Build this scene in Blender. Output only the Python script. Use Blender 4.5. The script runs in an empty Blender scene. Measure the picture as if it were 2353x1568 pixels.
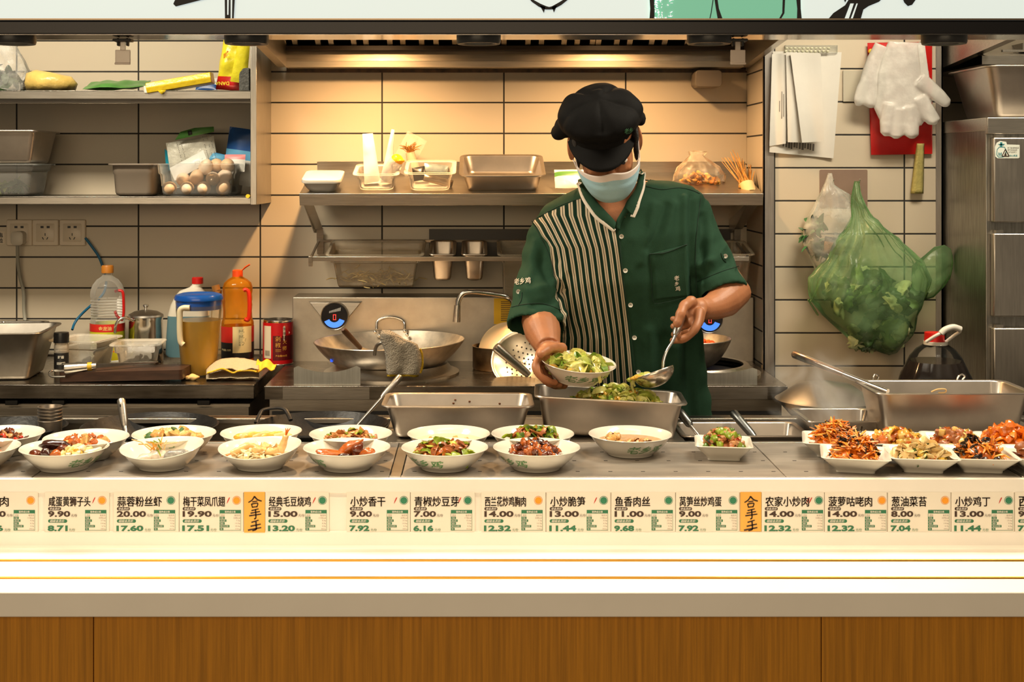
import bpy, bmesh, math, random
from mathutils import Vector, Matrix, Euler, noise
SC = bpy.context.scene
C = SC.collection
PI = math.pi
F, CX, CY, ZC = 3030.0, 1100.0, 385.0, 1.46     # focal length and principal point in photo pixels, eye height

# ---------------------------------------------------------------- camera, world, lights, exposure
cam = bpy.data.objects.new('camera', bpy.data.cameras.new('camera'))
C.objects.link(cam)
cam.location = (0, 0, ZC)
cam.rotation_euler = (PI/2, 0, 0)
cam.data.sensor_width = 36
cam.data.lens = F/2353*36
cam.data.shift_x = (1176.5-CX)/2353
cam.data.shift_y = (CY-784)/2353
cam.data.clip_start = .05
SC.camera = cam
SC.view_settings.view_transform = 'Standard'
SC.view_settings.look = 'None'
SC.view_settings.gamma = 1
SC.view_settings.use_curve_mapping = False
SC.view_settings.exposure = 0.0
SC.cycles.max_bounces = 10
SC.cycles.diffuse_bounces = 4
SC.cycles.glossy_bounces = 4
SC.cycles.transmission_bounces = 6
SC.cycles.transparent_max_bounces = 16
SC.cycles.caustics_reflective = False
SC.cycles.caustics_refractive = False
SC.cycles.sample_clamp_indirect = 4
SC.cycles.use_denoising = True

wd = bpy.data.worlds.new('world'); SC.world = wd; wd.use_nodes = True
wd.node_tree.nodes['Background'].inputs[0].default_value = (1.0, .82, .60, 1)
wd.node_tree.nodes['Background'].inputs[1].default_value = .16

def lamp(name, kind, loc, power, col, target=None, size=.05, spot=None, blend=1.0, size_y=None):
    d = bpy.data.lights.new(name, kind); d.energy = power; d.color = col
    if kind == 'AREA':
        d.size = size
        if size_y: d.shape = 'RECTANGLE'; d.size_y = size_y
    else:
        d.shadow_soft_size = size
    if kind == 'SPOT':
        d.spot_size = math.radians(spot); d.spot_blend = blend
    o = bpy.data.objects.new(name, d); C.objects.link(o); o.location = loc
    t = Vector(target) if target else Vector(loc)-Vector((0, 0, 1))
    o.rotation_euler = (t-Vector(loc)).to_track_quat('-Z', 'Y').to_euler()
    return o
WARM = (1, .77, .51); ORANGE = (1, .58, .25); NEUT = (1, .88, .68)
# recessed downlights in the soffit over the tray rail: x, power
DOWN = [(-1.25, 9), (-.83, 12), (-.414, 26), (0.0, 10), (.411, 25), (.83, 12), (1.25, 9)]
DY, DZ = 2.352, ZC+.222
for dx, dp in DOWN:
    lamp('downlight_beam', 'SPOT', (dx, DY, DZ-.012), dp*.80, WARM, (dx, DY+.10, DZ-1), .012, 96, 1.0)
# the two lamps inside the hood
lamp('hood_beam', 'SPOT', (-.335, 3.86, ZC+.50), 70, ORANGE, (-.335, 3.90, 0), .03, 150, 1.0)
lamp('hood_beam', 'SPOT', (.41, 3.86, ZC+.50), 54, ORANGE, (.41, 3.90, 0), .03, 150, 1.0)
# ceiling panels over the kitchen aisle, then an added fill lamp in the customers' room
lamp('aisle_panel_light', 'AREA', (-1.35, 2.98, 2.57), 54, NEUT, None, .9, size_y=.3)
lamp('aisle_panel_light', 'AREA', (1.35, 3.0, 2.57), 40, NEUT, None, .9, size_y=.3)
lamp('aisle_panel_light', 'AREA', (0.15, 2.72, 2.57), 4, NEUT, None, .9, size_y=.25)
lamp('hall_fill_light', 'AREA', (-1.2, -3.4, 2.55), 120, (1, .76, .48), (-.7, 4.2, 1.0), 5.0, size_y=2.4)  # added unseen fill, tilted in to brighten the counter front and back wall
lamp('hood_beam', 'SPOT', (1.9, 3.9, ZC+.5), 34, ORANGE, (1.9, 3.95, 0), .03, 130, .9)

# ---------------------------------------------------------------- helpers
def P(px, py, Y):                                   # the point at depth Y seen at a photo pixel
    return Vector(((px-CX)*Y/F, Y, ZC+(CY-py)*Y/F))
def PX(px, Y): return (px-CX)*Y/F
def PZ(py, Y): return ZC+(CY-py)*Y/F
def lin(c): return tuple(((v/255)/12.92 if v/255 <= .04045 else ((v/255+.055)/1.055)**2.4) for v in c)
def s(r, g, b): return lin((r, g, b))

MATS = {}
def mat(name, col, rough=.5, metal=0, var=0, scale=20, bump=0, bscale=None, emit=0, coat=0, spec=None,
        trans=0, alpha=1, sheen=0, stretch=None, sss=0, ior=None, col2=None):
    if name in MATS: return MATS[name]
    m = bpy.data.materials.new(name); m.use_nodes = True; MATS[name] = m
    nt = m.node_tree; N = nt.nodes; L = nt.links
    b = N['Principled BSDF']
    b.inputs['Base Color'].default_value = (*col, 1)
    b.inputs['Roughness'].default_value = rough
    b.inputs['Metallic'].default_value = metal
    if coat: b.inputs['Coat Weight'].default_value = coat; b.inputs['Coat Roughness'].default_value = .08
    if spec is not None: b.inputs['Specular IOR Level'].default_value = spec
    if trans: b.inputs['Transmission Weight'].default_value = trans
    if ior: b.inputs['IOR'].default_value = ior
    if sheen: b.inputs['Sheen Weight'].default_value = sheen
    if sss:
        b.inputs['Subsurface Weight'].default_value = sss
        b.inputs['Subsurface Radius'].default_value = (.012, .005, .002)
    if emit:
        b.inputs['Emission Color'].default_value = (*col, 1); b.inputs['Emission Strength'].default_value = emit
    if var or bump:
        tc = N.new('ShaderNodeTexCoord'); mp = N.new('ShaderNodeMapping')
        L.new(tc.outputs['Object'], mp.inputs[0])
        if stretch: mp.inputs['Scale'].default_value = stretch
        nz = N.new('ShaderNodeTexNoise'); nz.inputs['Scale'].default_value = scale; nz.inputs['Detail'].default_value = 5
        L.new(mp.outputs[0], nz.inputs['Vector'])
        if var:
            mx = N.new('ShaderNodeMix'); mx.data_type = 'RGBA'
            c2 = col2 or tuple(max(0, v*(1-var)) for v in col)
            c1 = col if col2 else tuple(min(1, v*(1+var)) for v in col)
            mx.inputs[6].default_value = (*c1, 1); mx.inputs[7].default_value = (*c2, 1)
            rp = N.new('ShaderNodeMapRange'); rp.inputs[1].default_value = .3; rp.inputs[2].default_value = .7
            L.new(nz.outputs[0], rp.inputs[0]); L.new(rp.outputs[0], mx.inputs[0])
            L.new(mx.outputs[2], b.inputs['Base Color'])
        if bump:
            n2 = nz
            if bscale:
                n2 = N.new('ShaderNodeTexNoise'); n2.inputs['Scale'].default_value = bscale; n2.inputs['Detail'].default_value = 4
                L.new(mp.outputs[0], n2.inputs['Vector'])
            bp = N.new('ShaderNodeBump'); bp.inputs['Strength'].default_value = bump; bp.inputs['Distance'].default_value = .01
            L.new(n2.outputs[0], bp.inputs['Height']); L.new(bp.outputs[0], b.inputs['Normal'])
    return m
def clear(name, col=(1, 1, 1), body=.08, rough=.08, fres=.2, var=0, vscale=30, tint=(1, 1, 1)):
    """thin transparent plastic: see-through, whiter at its edges, glossy"""
    if name in MATS: return MATS[name]
    m = bpy.data.materials.new(name); m.use_nodes = True; MATS[name] = m
    nt = m.node_tree; N = nt.nodes; L = nt.links
    b = N['Principled BSDF']; b.inputs['Base Color'].default_value = (*col, 1); b.inputs['Roughness'].default_value = rough
    tr = N.new('ShaderNodeBsdfTransparent'); tr.inputs[0].default_value = (*tint, 1)
    mx = N.new('ShaderNodeMixShader'); lw = N.new('ShaderNodeLayerWeight'); lw.inputs[0].default_value = fres*.55
    ma = N.new('ShaderNodeMath'); ma.operation = 'MULTIPLY_ADD'; ma.inputs[1].default_value = 1-body; ma.inputs[2].default_value = body
    L.new(lw.outputs['Fresnel'], ma.inputs[0])
    out = ma.outputs[0]
    if var:
        tc = N.new('ShaderNodeTexCoord'); nz = N.new('ShaderNodeTexNoise'); nz.inputs['Scale'].default_value = vscale
        nz.inputs['Detail'].default_value = 6; L.new(tc.outputs['Object'], nz.inputs['Vector'])
        rp = N.new('ShaderNodeMapRange'); rp.inputs[1].default_value = .45; rp.inputs[2].default_value = .75; rp.inputs[4].default_value = var
        L.new(nz.outputs[0], rp.inputs[0])
        ad = N.new('ShaderNodeMath'); ad.operation = 'ADD'; ad.use_clamp = True
        L.new(out, ad.inputs[0]); L.new(rp.outputs[0], ad.inputs[1]); out = ad.outputs[0]
        bp = N.new('ShaderNodeBump'); bp.inputs['Strength'].default_value = .5; bp.inputs['Distance'].default_value = .01
        L.new(nz.outputs[0], bp.inputs['Height']); L.new(bp.outputs[0], b.inputs['Normal'])
    L.new(out, mx.inputs[0]); L.new(tr.outputs[0], mx.inputs[1]); L.new(b.outputs[0], mx.inputs[2])
    L.new(mx.outputs[0], N['Material Output'].inputs[0])
    return m
def tile_mat(name, x0, tw, z0, th, col, g=.0042):
    m = bpy.data.materials.new(name); m.use_nodes = True
    nt = m.node_tree; N = nt.nodes; L = nt.links; b = N['Principled BSDF']
    geo = N.new('ShaderNodeNewGeometry'); sp = N.new('ShaderNodeSeparateXYZ'); L.new(geo.outputs['Position'], sp.inputs[0])
    def line(sock, o, w):
        a = N.new('ShaderNodeMath'); a.operation = 'SUBTRACT'; a.inputs[1].default_value = o; L.new(sock, a.inputs[0])
        d = N.new('ShaderNodeMath'); d.operation = 'DIVIDE'; d.inputs[1].default_value = w; L.new(a.outputs[0], d.inputs[0])
        f = N.new('ShaderNodeMath'); f.operation = 'FRACT'; L.new(d.outputs[0], f.inputs[0])
        h = N.new('ShaderNodeMath'); h.operation = 'SUBTRACT'; h.inputs[1].default_value = .5; L.new(f.outputs[0], h.inputs[0])
        ab = N.new('ShaderNodeMath'); ab.operation = 'ABSOLUTE'; L.new(h.outputs[0], ab.inputs[0])
        mr = N.new('ShaderNodeMapRange'); mr.inputs[1].default_value = .5-g*.75/w; mr.inputs[2].default_value = .5-g*.4/w
        L.new(ab.outputs[0], mr.inputs[0]); return mr.outputs[0], d.outputs[0]
    lz, iz = line(sp.outputs['Z'], z0, th)
    if tw:
        lx, ix = line(sp.outputs['X'], x0, tw)
        mxm = N.new('ShaderNodeMath'); mxm.operation = 'MAXIMUM'; L.new(lz, mxm.inputs[0]); L.new(lx, mxm.inputs[1]); mask = mxm.outputs[0]
    else: mask = lz
    nz = N.new('ShaderNodeTexNoise'); nz.inputs['Scale'].default_value = 3; L.new(geo.outputs['Position'], nz.inputs['Vector'])
    c0 = N.new('ShaderNodeMix'); c0.data_type = 'RGBA'; c0.inputs[6].default_value = (*col, 1)
    c0.inputs[7].default_value = (*[v*.90 for v in col], 1); L.new(nz.outputs[0], c0.inputs[0])
    mx = N.new('ShaderNodeMix'); mx.data_type = 'RGBA'; L.new(c0.outputs[2], mx.inputs[6]); mx.inputs[7].default_value = (.022, .02, .018, 1)
    L.new(mask, mx.inputs[0]); L.new(mx.outputs[2], b.inputs['Base Color'])
    rr = N.new('ShaderNodeMapRange'); rr.inputs[3].default_value = .38; rr.inputs[4].default_value = .9
    L.new(mask, rr.inputs[0]); L.new(rr.outputs[0], b.inputs['Roughness'])
    bp = N.new('ShaderNodeBump'); bp.invert = True; bp.inputs['Strength'].default_value = .6; bp.inputs['Distance'].default_value = .002
    L.new(mask, bp.inputs['Height']); L.new(bp.outputs[0], b.inputs['Normal'])
    return m
def steel_mat(name, col=(.50, .465, .41), rough=.30, stretch=(4, 60, 60), bump=.06, var=.10, rvar=.12):
    if name in MATS: return MATS[name]
    m = mat(name, col, rough, 1, var=var, scale=3.5, stretch=stretch)
    nt = m.node_tree; N = nt.nodes; L = nt.links; b = N['Principled BSDF']
    tc = N.new('ShaderNodeTexCoord'); mp = N.new('ShaderNodeMapping'); mp.inputs['Scale'].default_value = stretch
    L.new(tc.outputs['Object'], mp.inputs[0])
    n1 = N.new('ShaderNodeTexNoise'); n1.inputs['Scale'].default_value = 14; n1.inputs['Detail'].default_value = 6; L.new(mp.outputs[0], n1.inputs['Vector'])
    n2 = N.new('ShaderNodeTexNoise'); n2.inputs['Scale'].default_value = 9; n2.inputs['Detail'].default_value = 4; L.new(tc.outputs['Object'], n2.inputs['Vector'])
    r = N.new('ShaderNodeMapRange'); r.inputs[3].default_value = rough-rvar*.5; r.inputs[4].default_value = rough+rvar
    L.new(n2.outputs[0], r.inputs[0]); L.new(r.outputs[0], b.inputs['Roughness'])
    bp = N.new('ShaderNodeBump'); bp.inputs['Strength'].default_value = bump; bp.inputs['Distance'].default_value = .003
    L.new(n1.outputs[0], bp.inputs['Height']); L.new(bp.outputs[0], b.inputs['Normal'])
    return m

LOC = {}
class MB:
    def __init__(z): z.v = []; z.f = []; z.m = []; z.mi = 0
    def vert(z, p): z.v.append(Vector(p)); return len(z.v)-1
    def face(z, ids): z.f.append(tuple(ids)); z.m.append(z.mi)
    def poly(z, pts): z.face([z.vert(p) for p in pts])
    def box(z, x0, x1, y0, y1, z0, z1, M=None):
        ps = [Vector((x, y, w)) for w in (z0, z1) for x, y in ((x0, y0), (x1, y0), (x1, y1), (x0, y1))]
        if M: ps = [M @ p for p in ps]
        b = len(z.v); z.v += ps
        for q in ((3, 2, 1, 0), (4, 5, 6, 7), (0, 1, 5, 4), (1, 2, 6, 5), (2, 3, 7, 6), (3, 0, 4, 7)): z.face([b+i for i in q])
    def loft(z, rings, closed=True, cap0=True, cap1=True):
        n = len(rings[0]); b = len(z.v)
        for r in rings: z.v += [Vector(p) for p in r]
        for i in range(len(rings)-1):
            for j in range(n if closed else n-1):
                k = (j+1) % n
                z.face((b+i*n+j, b+i*n+k, b+(i+1)*n+k, b+(i+1)*n+j))
        if closed and cap0: z.face([b+j for j in reversed(range(n))])
        if closed and cap1: z.face([b+(len(rings)-1)*n+j for j in range(n)])
    def lathe(z, prof, c=(0, 0, 0), seg=32, M=None, sx=1, sy=1, cap0=False, cap1=False, fn=None):
        rings = []
        for r, h in prof:
            ring = []
            for j in range(seg):
                a = 2*PI*j/seg; p = Vector((r*math.cos(a)*sx, r*math.sin(a)*sy, h))
                if fn: p = fn(p, a)
                if M: p = M @ p
                ring.append(p+Vector(c))
            rings.append(ring)
        z.loft(rings, True, cap0 and prof[0][0] > 1e-6, cap1 and prof[-1][0] > 1e-6)
    def tube(z, pts, r, seg=10, cap=True, flat=1.0, up=None):
        pts = [Vector(p) for p in pts]; n = len(pts)
        rs = r if isinstance(r, (list, tuple)) else [r]*n
        t0 = (pts[1]-pts[0]).normalized()
        u = Vector(up) if up else (Vector((0, 0, 1)) if abs(t0.z) < .9 else Vector((1, 0, 0)))
        rings = []
        for i, p in enumerate(pts):
            t = (pts[min(i+1, n-1)]-pts[max(i-1, 0)]).normalized()
            a = t.cross(u)
            a = a.normalized() if a.length > 1e-6 else t.orthogonal().normalized()
            u = a.cross(t).normalized()
            rings.append([p+(a*math.cos(2*PI*j/seg)+u*math.sin(2*PI*j/seg)*flat)*rs[i] for j in range(seg)])
        z.loft(rings, True, cap, cap)
    def ell(z, c, r, M=None, seg=16, rings=10):
        prof = [(math.sin(PI*i/rings), -math.cos(PI*i/rings)) for i in range(1, rings)]
        rr = []
        for pr, ph in prof:
            ring = []
            for j in range(seg):
                a = 2*PI*j/seg; p = Vector((pr*math.cos(a)*r[0], pr*math.sin(a)*r[1], ph*r[2]))
                if M: p = M @ p
                ring.append(p+Vector(c))
            rr.append(ring)
        z.loft(rr)
    def prism(z, out, y0, y1, M=None):           # outline in (x, z), extruded along y
        a = [Vector((x, y0, w)) for x, w in out]; b = [Vector((x, y1, w)) for x, w in out]
        if M: a = [M @ p for p in a]; b = [M @ p for p in b]
        z.loft([a, b])
    def grid(z, fn, nu, nv):
        b = len(z.v)
        for i in range(nu+1):
            for j in range(nv+1): z.v.append(Vector(fn(i/nu, j/nv)))
        for i in range(nu):
            for j in range(nv):
                q = b+i*(nv+1)+j; z.face((q, q+1, q+nv+2, q+nv+1))
    def text(z, st, fn, h, sx=1.0, bold=0.0, center=False, font=None):
        """flat glyphs; fn maps (x right, y up) in metres to a point"""
        vs, fs, w = glyphs(st, bold)
        ox = -w*h*sx/2 if center else 0
        b = len(z.v); z.v += [Vector(fn(x*h*sx+ox, y*h)) for x, y in vs]
        for f in fs: z.face([b+i for i in f])
        return w*h*sx
    def mesh(z, name, mats, smooth=True, ang=40):
        me = bpy.data.meshes.new(name); me.from_pydata([tuple(p) for p in z.v], [], z.f)
        for m in (mats if isinstance(mats, (list, tuple)) else [mats]): me.materials.append(m)
        me.polygons.foreach_set('material_index', z.m)
        me.update()
        bm = bmesh.new(); bm.from_mesh(me)
        bmesh.ops.recalc_face_normals(bm, faces=bm.faces[:]); bm.to_mesh(me); bm.free()
        if smooth:
            me.polygons.foreach_set('use_smooth', [True]*len(me.polygons)); me.set_sharp_from_angle(angle=math.radians(ang))
        return me
    def build(z, name, mats, parent=None, smooth=True, ang=40, bevel=0, local=False, solid=0, sub=0):
        """one mesh object; points are world unless local, the origin goes to the parent's base or the mesh's own"""
        off = Vector((0, 0, 0))
        if not local:
            if parent is not None: off = LOC[parent.name]
            else:
                lo = [min(p[i] for p in z.v) for i in range(3)]; hi = [max(p[i] for p in z.v) for i in range(3)]
                off = Vector(((lo[0]+hi[0])/2, (lo[1]+hi[1])/2, lo[2]))
            z.v = [p-off for p in z.v]
        o = bpy.data.objects.new(name, z.mesh(name, mats, smooth, ang)); C.objects.link(o)
        if parent is not None: o.parent = parent; LOC[o.name] = LOC[parent.name]
        else: o.location = off; LOC[o.name] = off
        if sub:
            d = o.modifiers.new('sub', 'SUBSURF'); d.levels = d.render_levels = sub
        if solid:
            d = o.modifiers.new('solid', 'SOLIDIFY'); d.thickness = solid; d.offset = 0
        if bevel:
            d = o.modifiers.new('bevel', 'BEVEL'); d.width = bevel; d.segments = 2; d.limit_method = 'ANGLE'; d.angle_limit = math.radians(40)
        return o
def T(o, label, cat, group=None, kind=None):
    if label: o['label'] = label
    if cat: o['category'] = cat
    if group: o['group'] = group
    if kind: o['kind'] = kind
    return o
def thing(name, label, cat, loc=(0, 0, 0), group=None, rot=None, kind=None):
    o = bpy.data.objects.new(name, None); C.objects.link(o); o.location = loc; o.empty_display_size = .05
    LOC[o.name] = Vector(loc)
    if rot: o.rotation_euler = rot
    return T(o, label, cat, group, kind)
def struct(mb, name, m, **k):
    o = mb.build(name, m, **k); o['kind'] = 'structure'; return o
def copy_tree(o, parent=None):
    c = o.copy(); C.objects.link(c)
    if parent is not None: c.parent = parent
    LOC[c.name] = Vector(c.location)
    for ch in list(o.children): copy_tree(ch, c)
    return c
_G = {}
def glyphs(st, bold=0.0):
    k = (st, round(bold, 4))
    if k not in _G:
        cu = bpy.data.curves.new('glyph', 'FONT'); cu.body = st; cu.size = 1.0; cu.offset = bold; cu.resolution_u = 3
        o = bpy.data.objects.new('glyph', cu); C.objects.link(o)
        dg = bpy.context.evaluated_depsgraph_get(); dg.update()
        me = bpy.data.meshes.new_from_object(o.evaluated_get(dg), depsgraph=dg)
        vs = [(v.co.x, v.co.y) for v in me.vertices]; fs = [tuple(p.vertices) for p in me.polygons]
        if vs:
            x0 = min(x for x, y in vs); y0 = min(y for x, y in vs); y1 = max(y for x, y in vs)
            h = y1-y0; vs = [((x-x0)/h, (y-y0)/h) for x, y in vs]; w = max(x for x, y in vs)
        else: w = 0
        _G[k] = (vs, fs, w)
        bpy.data.objects.remove(o); bpy.data.curves.remove(cu); bpy.data.meshes.remove(me)
    return _G[k]
def rr(w, d, r, zz, n=4, cx=0, cy=0):
    """rounded rectangle ring"""
    out = []; r = min(r, w/2-1e-4, d/2-1e-4)
    for q, (sx, sy) in enumerate(((1, 1), (-1, 1), (-1, -1), (1, -1))):
        for i in range(n+1):
            a = PI/2*(q+i/n)
            out.append(Vector((cx+sx*(w/2-r)+r*math.cos(a), cy+sy*(d/2-r)+r*math.sin(a), zz)))
    return out
def tf(ring, M): return [M @ p for p in ring]
def smoothpath(pts, n=6):
    """Catmull-Rom through the points"""
    pts = [Vector(p) for p in pts]; out = []
    for i in range(len(pts)-1):
        p0 = pts[max(i-1, 0)]; p1 = pts[i]; p2 = pts[i+1]; p3 = pts[min(i+2, len(pts)-1)]
        for k in range(n):
            t = k/n
            out.append(.5*((2*p1)+(p2-p0)*t+(2*p0-5*p1+4*p2-p3)*t*t+(3*p1-p0-3*p2+p3)*t**3))
    return out+[pts[-1]]
def wob(p, f, a): return Vector(p)+noise.noise_vector(Vector(p)*f)*a
def remesh(mb, name, mats, voxel, smooth=6, fac=.5):
    """fuse the overlapping closed shells of mb into one continuous skin"""
    me = mb.mesh(name+'_raw', mats, False)
    o = bpy.data.objects.new(name+'_raw', me); C.objects.link(o)
    d = o.modifiers.new('r', 'REMESH'); d.mode = 'VOXEL'; d.voxel_size = voxel; d.adaptivity = 0
    if smooth:
        e = o.modifiers.new('s', 'SMOOTH'); e.factor = fac; e.iterations = smooth
    dg = bpy.context.evaluated_depsgraph_get(); dg.update()
    out = bpy.data.meshes.new_from_object(o.evaluated_get(dg), depsgraph=dg); out.name = name
    bpy.data.objects.remove(o); bpy.data.meshes.remove(me)
    out.materials.clear()
    for m in (mats if isinstance(mats, (list, tuple)) else [mats]): out.materials.append(m)
    out.polygons.foreach_set('use_smooth', [True]*len(out.polygons))
    return out
def obj(name, me, parent=None, world=True):
    o = bpy.data.objects.new(name, me); C.objects.link(o)
    if parent is not None:
        off = LOC[parent.name]
        if world: me.transform(Matrix.Translation(-off))
        o.parent = parent; LOC[o.name] = off
    else:
        lo = [min(v.co[i] for v in me.vertices) for i in range(3)]; hi = [max(v.co[i] for v in me.vertices) for i in range(3)]
        off = Vector(((lo[0]+hi[0])/2, (lo[1]+hi[1])/2, lo[2]))
        if world: me.transform(Matrix.Translation(-off)); o.location = off
        LOC[o.name] = Vector(o.location)
    return o

# ---------------------------------------------------------------- shared materials
M_steel = steel_mat('brushed_steel')
M_steel_v = steel_mat('brushed_steel_vertical', stretch=(60, 60, 4))
M_steel_dark = steel_mat('worn_dark_steel', (.30, .275, .24), .36)
M_steel_bright = steel_mat('polished_steel', (.72, .70, .66), .16, (20, 20, 20), .02)
M_pan = steel_mat('pan_steel', (.50, .445, .385), .33, (6, 6, 6), .03, .08, .1)
M_pan2 = steel_mat('pan_steel_dim', (.30, .275, .24), .40, (6, 6, 6), .03, .12, .1)  # darker copy of the pan steel, colour lowered to offset bright lamp reflection
M_black = mat('black_paint', (.012, .012, .012), .45)
M_dark = mat('dark_void', (.008, .007, .006), .8)
M_white = mat('white_quartz', s(251, 245, 234), .32, var=.03, scale=6)
M_porc = mat('white_porcelain', s(226, 220, 206), .14, coat=.4, var=.015, scale=12)
M_green = mat('print_green', s(38, 112, 76), .5)
M_ink = mat('print_ink', s(58, 36, 20), .5)
M_logo = mat('print_logo_green', s(100, 142, 92), .3)
M_clear = clear('clear_plastic', (.95, .95, .93), .05, .06, .28)
M_frost = clear('frosted_plastic', (.80, .79, .74), .36, .3, .3)
M_red = mat('red_plastic', s(200, 20, 14), .35)
# ================================================================ the room
TILE = s(216, 202, 178)
YB = 4.26; YR = 3.994
M_tile = tile_mat('wall_tile', PX(878, YB), .3935, PZ(449, YB), .09985, TILE)
M_tile_r = tile_mat('wall_tile_right', PX(2078, YR), .3935, PZ(461.9, YR), .1001, TILE)
M_floor = mat('floor_tile', s(90, 84, 76), .4, var=.2, scale=9)
M_ceil = mat('ceiling_paint', s(205, 200, 190), .8, var=.03, scale=4)
m = MB(); m.box(-3, 3, -1.5, 4.5, -.06, 0); struct(m, 'floor', M_floor)
m = MB(); m.box(-3, 3, 2.46, 4.5, 2.62, 2.70); struct(m, 'ceiling', M_ceil)
m = MB(); m.box(-3, 3, YB, 4.42, 0, 2.62); struct(m, 'wall_back', M_tile)
m = MB(); m.box(.866, 1.400, YR, YB, 0, 2.62); struct(m, 'wall_right', M_tile_r)
M_trim = steel_mat('trim_steel', (.40, .37, .34), .4, (60, 60, 4))
m = MB(); m.box(.862, PX(1778, YR), YR-.004, YR, 0, 2.62); m.box(.862, .866, YR-.004, YR+.012, 0, 2.62); struct(m, 'trim_1', M_trim)
m = MB(); m.box(PX(2150, YR), 1.404, YR-.004, YR, 0, 2.62); m.box(1.400, 1.404, YR-.004, YR+.2, 0, 2.62); struct(m, 'trim_2', M_trim)

# ---- lightbox menu, its frame and the polished soffit under it
ZL = ZC+.233
lb = thing('lightbox_sign', 'glowing white lightbox sign with ink brush drawings above the counter', 'sign', (0, 2.37, ZL))
M_glow = mat('lightbox_glow', s(224, 238, 236), .5, emit=.66)
M_frame = mat('frame_black', s(28, 27, 30), .35, .4)
m = MB(); m.box(-2.6, 2.6, 2.298, 2.390, ZL, ZL+.022); m.box(-2.6, 2.6, 2.298, 2.31, ZL+.022, ZL+.0245)
m.build('frame', M_frame, lb, bevel=.002)
M_tan = mat('frame_edge', s(150, 132, 110), .3, .8)
m = MB(); m.box(-2.6, 2.6, 2.300, 2.309, ZL+.0245, ZL+.0272); m.build('frame_bead', M_tan, lb)
YL = 2.306
def L_(px, py): return (PX(px, YL), YL, PZ(py, YL))
def ink(pts): m.poly([L_(*p) for p in pts])
def strokeink(pts, w):
    pts = [Vector((a, b)) for a, b in pts]
    ws = w if isinstance(w, list) else [w]*len(pts)
    lft, rgt = [], []
    for i, p in enumerate(pts):
        t = (pts[min(i+1, len(pts)-1)]-pts[max(i-1, 0)]).normalized(); n = Vector((-t.y, t.x))
        lft.append(p+n*ws[i]); rgt.append(p-n*ws[i])
    for i in range(len(pts)-1): ink([lft[i], lft[i+1], rgt[i+1], rgt[i]])
m = MB(); m.box(-2.6, 2.6, 2.31, 2.388, ZL+.026, ZL+.74)
M_mint = mat('lightbox_mint', s(128, 204, 172), .5, emit=.5)
m.mi = 1; ink([(1494, 48), (1838, 48), (1838, -60), (1494, -60)])
YL = 2.3045; m.mi = 2
ink([(398, 9), (404, 15), (470, -2), (520, -14), (520, -24), (420, -4), (402, 0)])
ink([(517, 45), (537, 45), (541, -30), (516, -30)])
strokeink([(1214, -10), (1224, 2), (1240, 12), (1254, 18), (1262, 19), (1270, 18), (1288, 8), (1302, -2), (1312, -14)], [3, 3, 4, 4, 3, 4, 4, 3, 3])
ink([(1240, 12), (1250, 30), (1253, 16)]); ink([(1268, 16), (1273, 29), (1280, 12)])
strokeink([(1498, 50), (1499, 20), (1497, -30)], [6, 5, 6])
strokeink([(1630, 48), (1634, 30), (1640, -10)], [1, 1, 1])
ink([(1650, 48), (1662, 48), (1652, 20), (1646, -20), (1639, -20), (1645, 20)])
strokeink([(1789, 49), (1800, 30), (1802, -20)], [2, 2.5, 3])
strokeink([(1837, 50), (1836, 20), (1833, -30)], [6, 4, 6])
ink([(1898, 50), (1915, 30), (1942, 12), (1956, -10), (1975, -20), (2030, -6), (2020, 4), (1996, 14), (1984, 22), (1976, 50)])
ink([(2072, -8), (2078, 6), (2086, 14), (2096, 11), (2108, -6)])
ink([(1936, -10), (1942, 6), (1950, -12)])
YL = 2.303; m.mi = 0
for a, b in (((1938, 50), (1948, 50)), ((1952, 50), (1957, 50))):
    ink([a, b, (b[0]+14, 8), (a[0]+16, 8)])
ink([(522, 34), (525, 34), (526, -20), (522, -20)]); ink([(530, 44), (533, 44), (534, -20), (530, -20)])
random.seed(4)
for i in range(46):
    px, py = 1506+random.random()**1.6*42, -4+random.random()*50
    a = random.random()*PI; ln = 1+random.random()*2.2; w = .8+random.random()
    dx, dy = math.cos(a), math.sin(a)
    ink([(px-dx*ln-dy*w, py-dy*ln+dx*w), (px+dx*ln-dy*w, py+dy*ln+dx*w), (px+dx*ln+dy*w, py+dy*ln-dx*w), (px-dx*ln+dy*w, py-dy*ln-dx*w)])
m.build('light_panel', [M_glow, M_mint, mat('lightbox_ink', (.012, .012, .016), .6)], lb, smooth=False)

M_mirror = steel_mat('mirror_steel', (.66, .62, .56), .10, (3, 40, 40), .012, .05, .04)
m = MB(); m.box(-2.6, 2.6, 2.305, 2.397, ZL-.0008, ZL-.0003)
so = m.build('soffit_panel', M_mirror); T(so, 'polished steel soffit strip under the lightbox holding the downlights', 'soffit')
m = MB(); m.box(-2.6, 2.6, 2.390, 2.40, ZL, 2.62); struct(m, 'wall_front_header', mat('header_paint', s(120, 116, 108), .6, var=.05))
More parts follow.
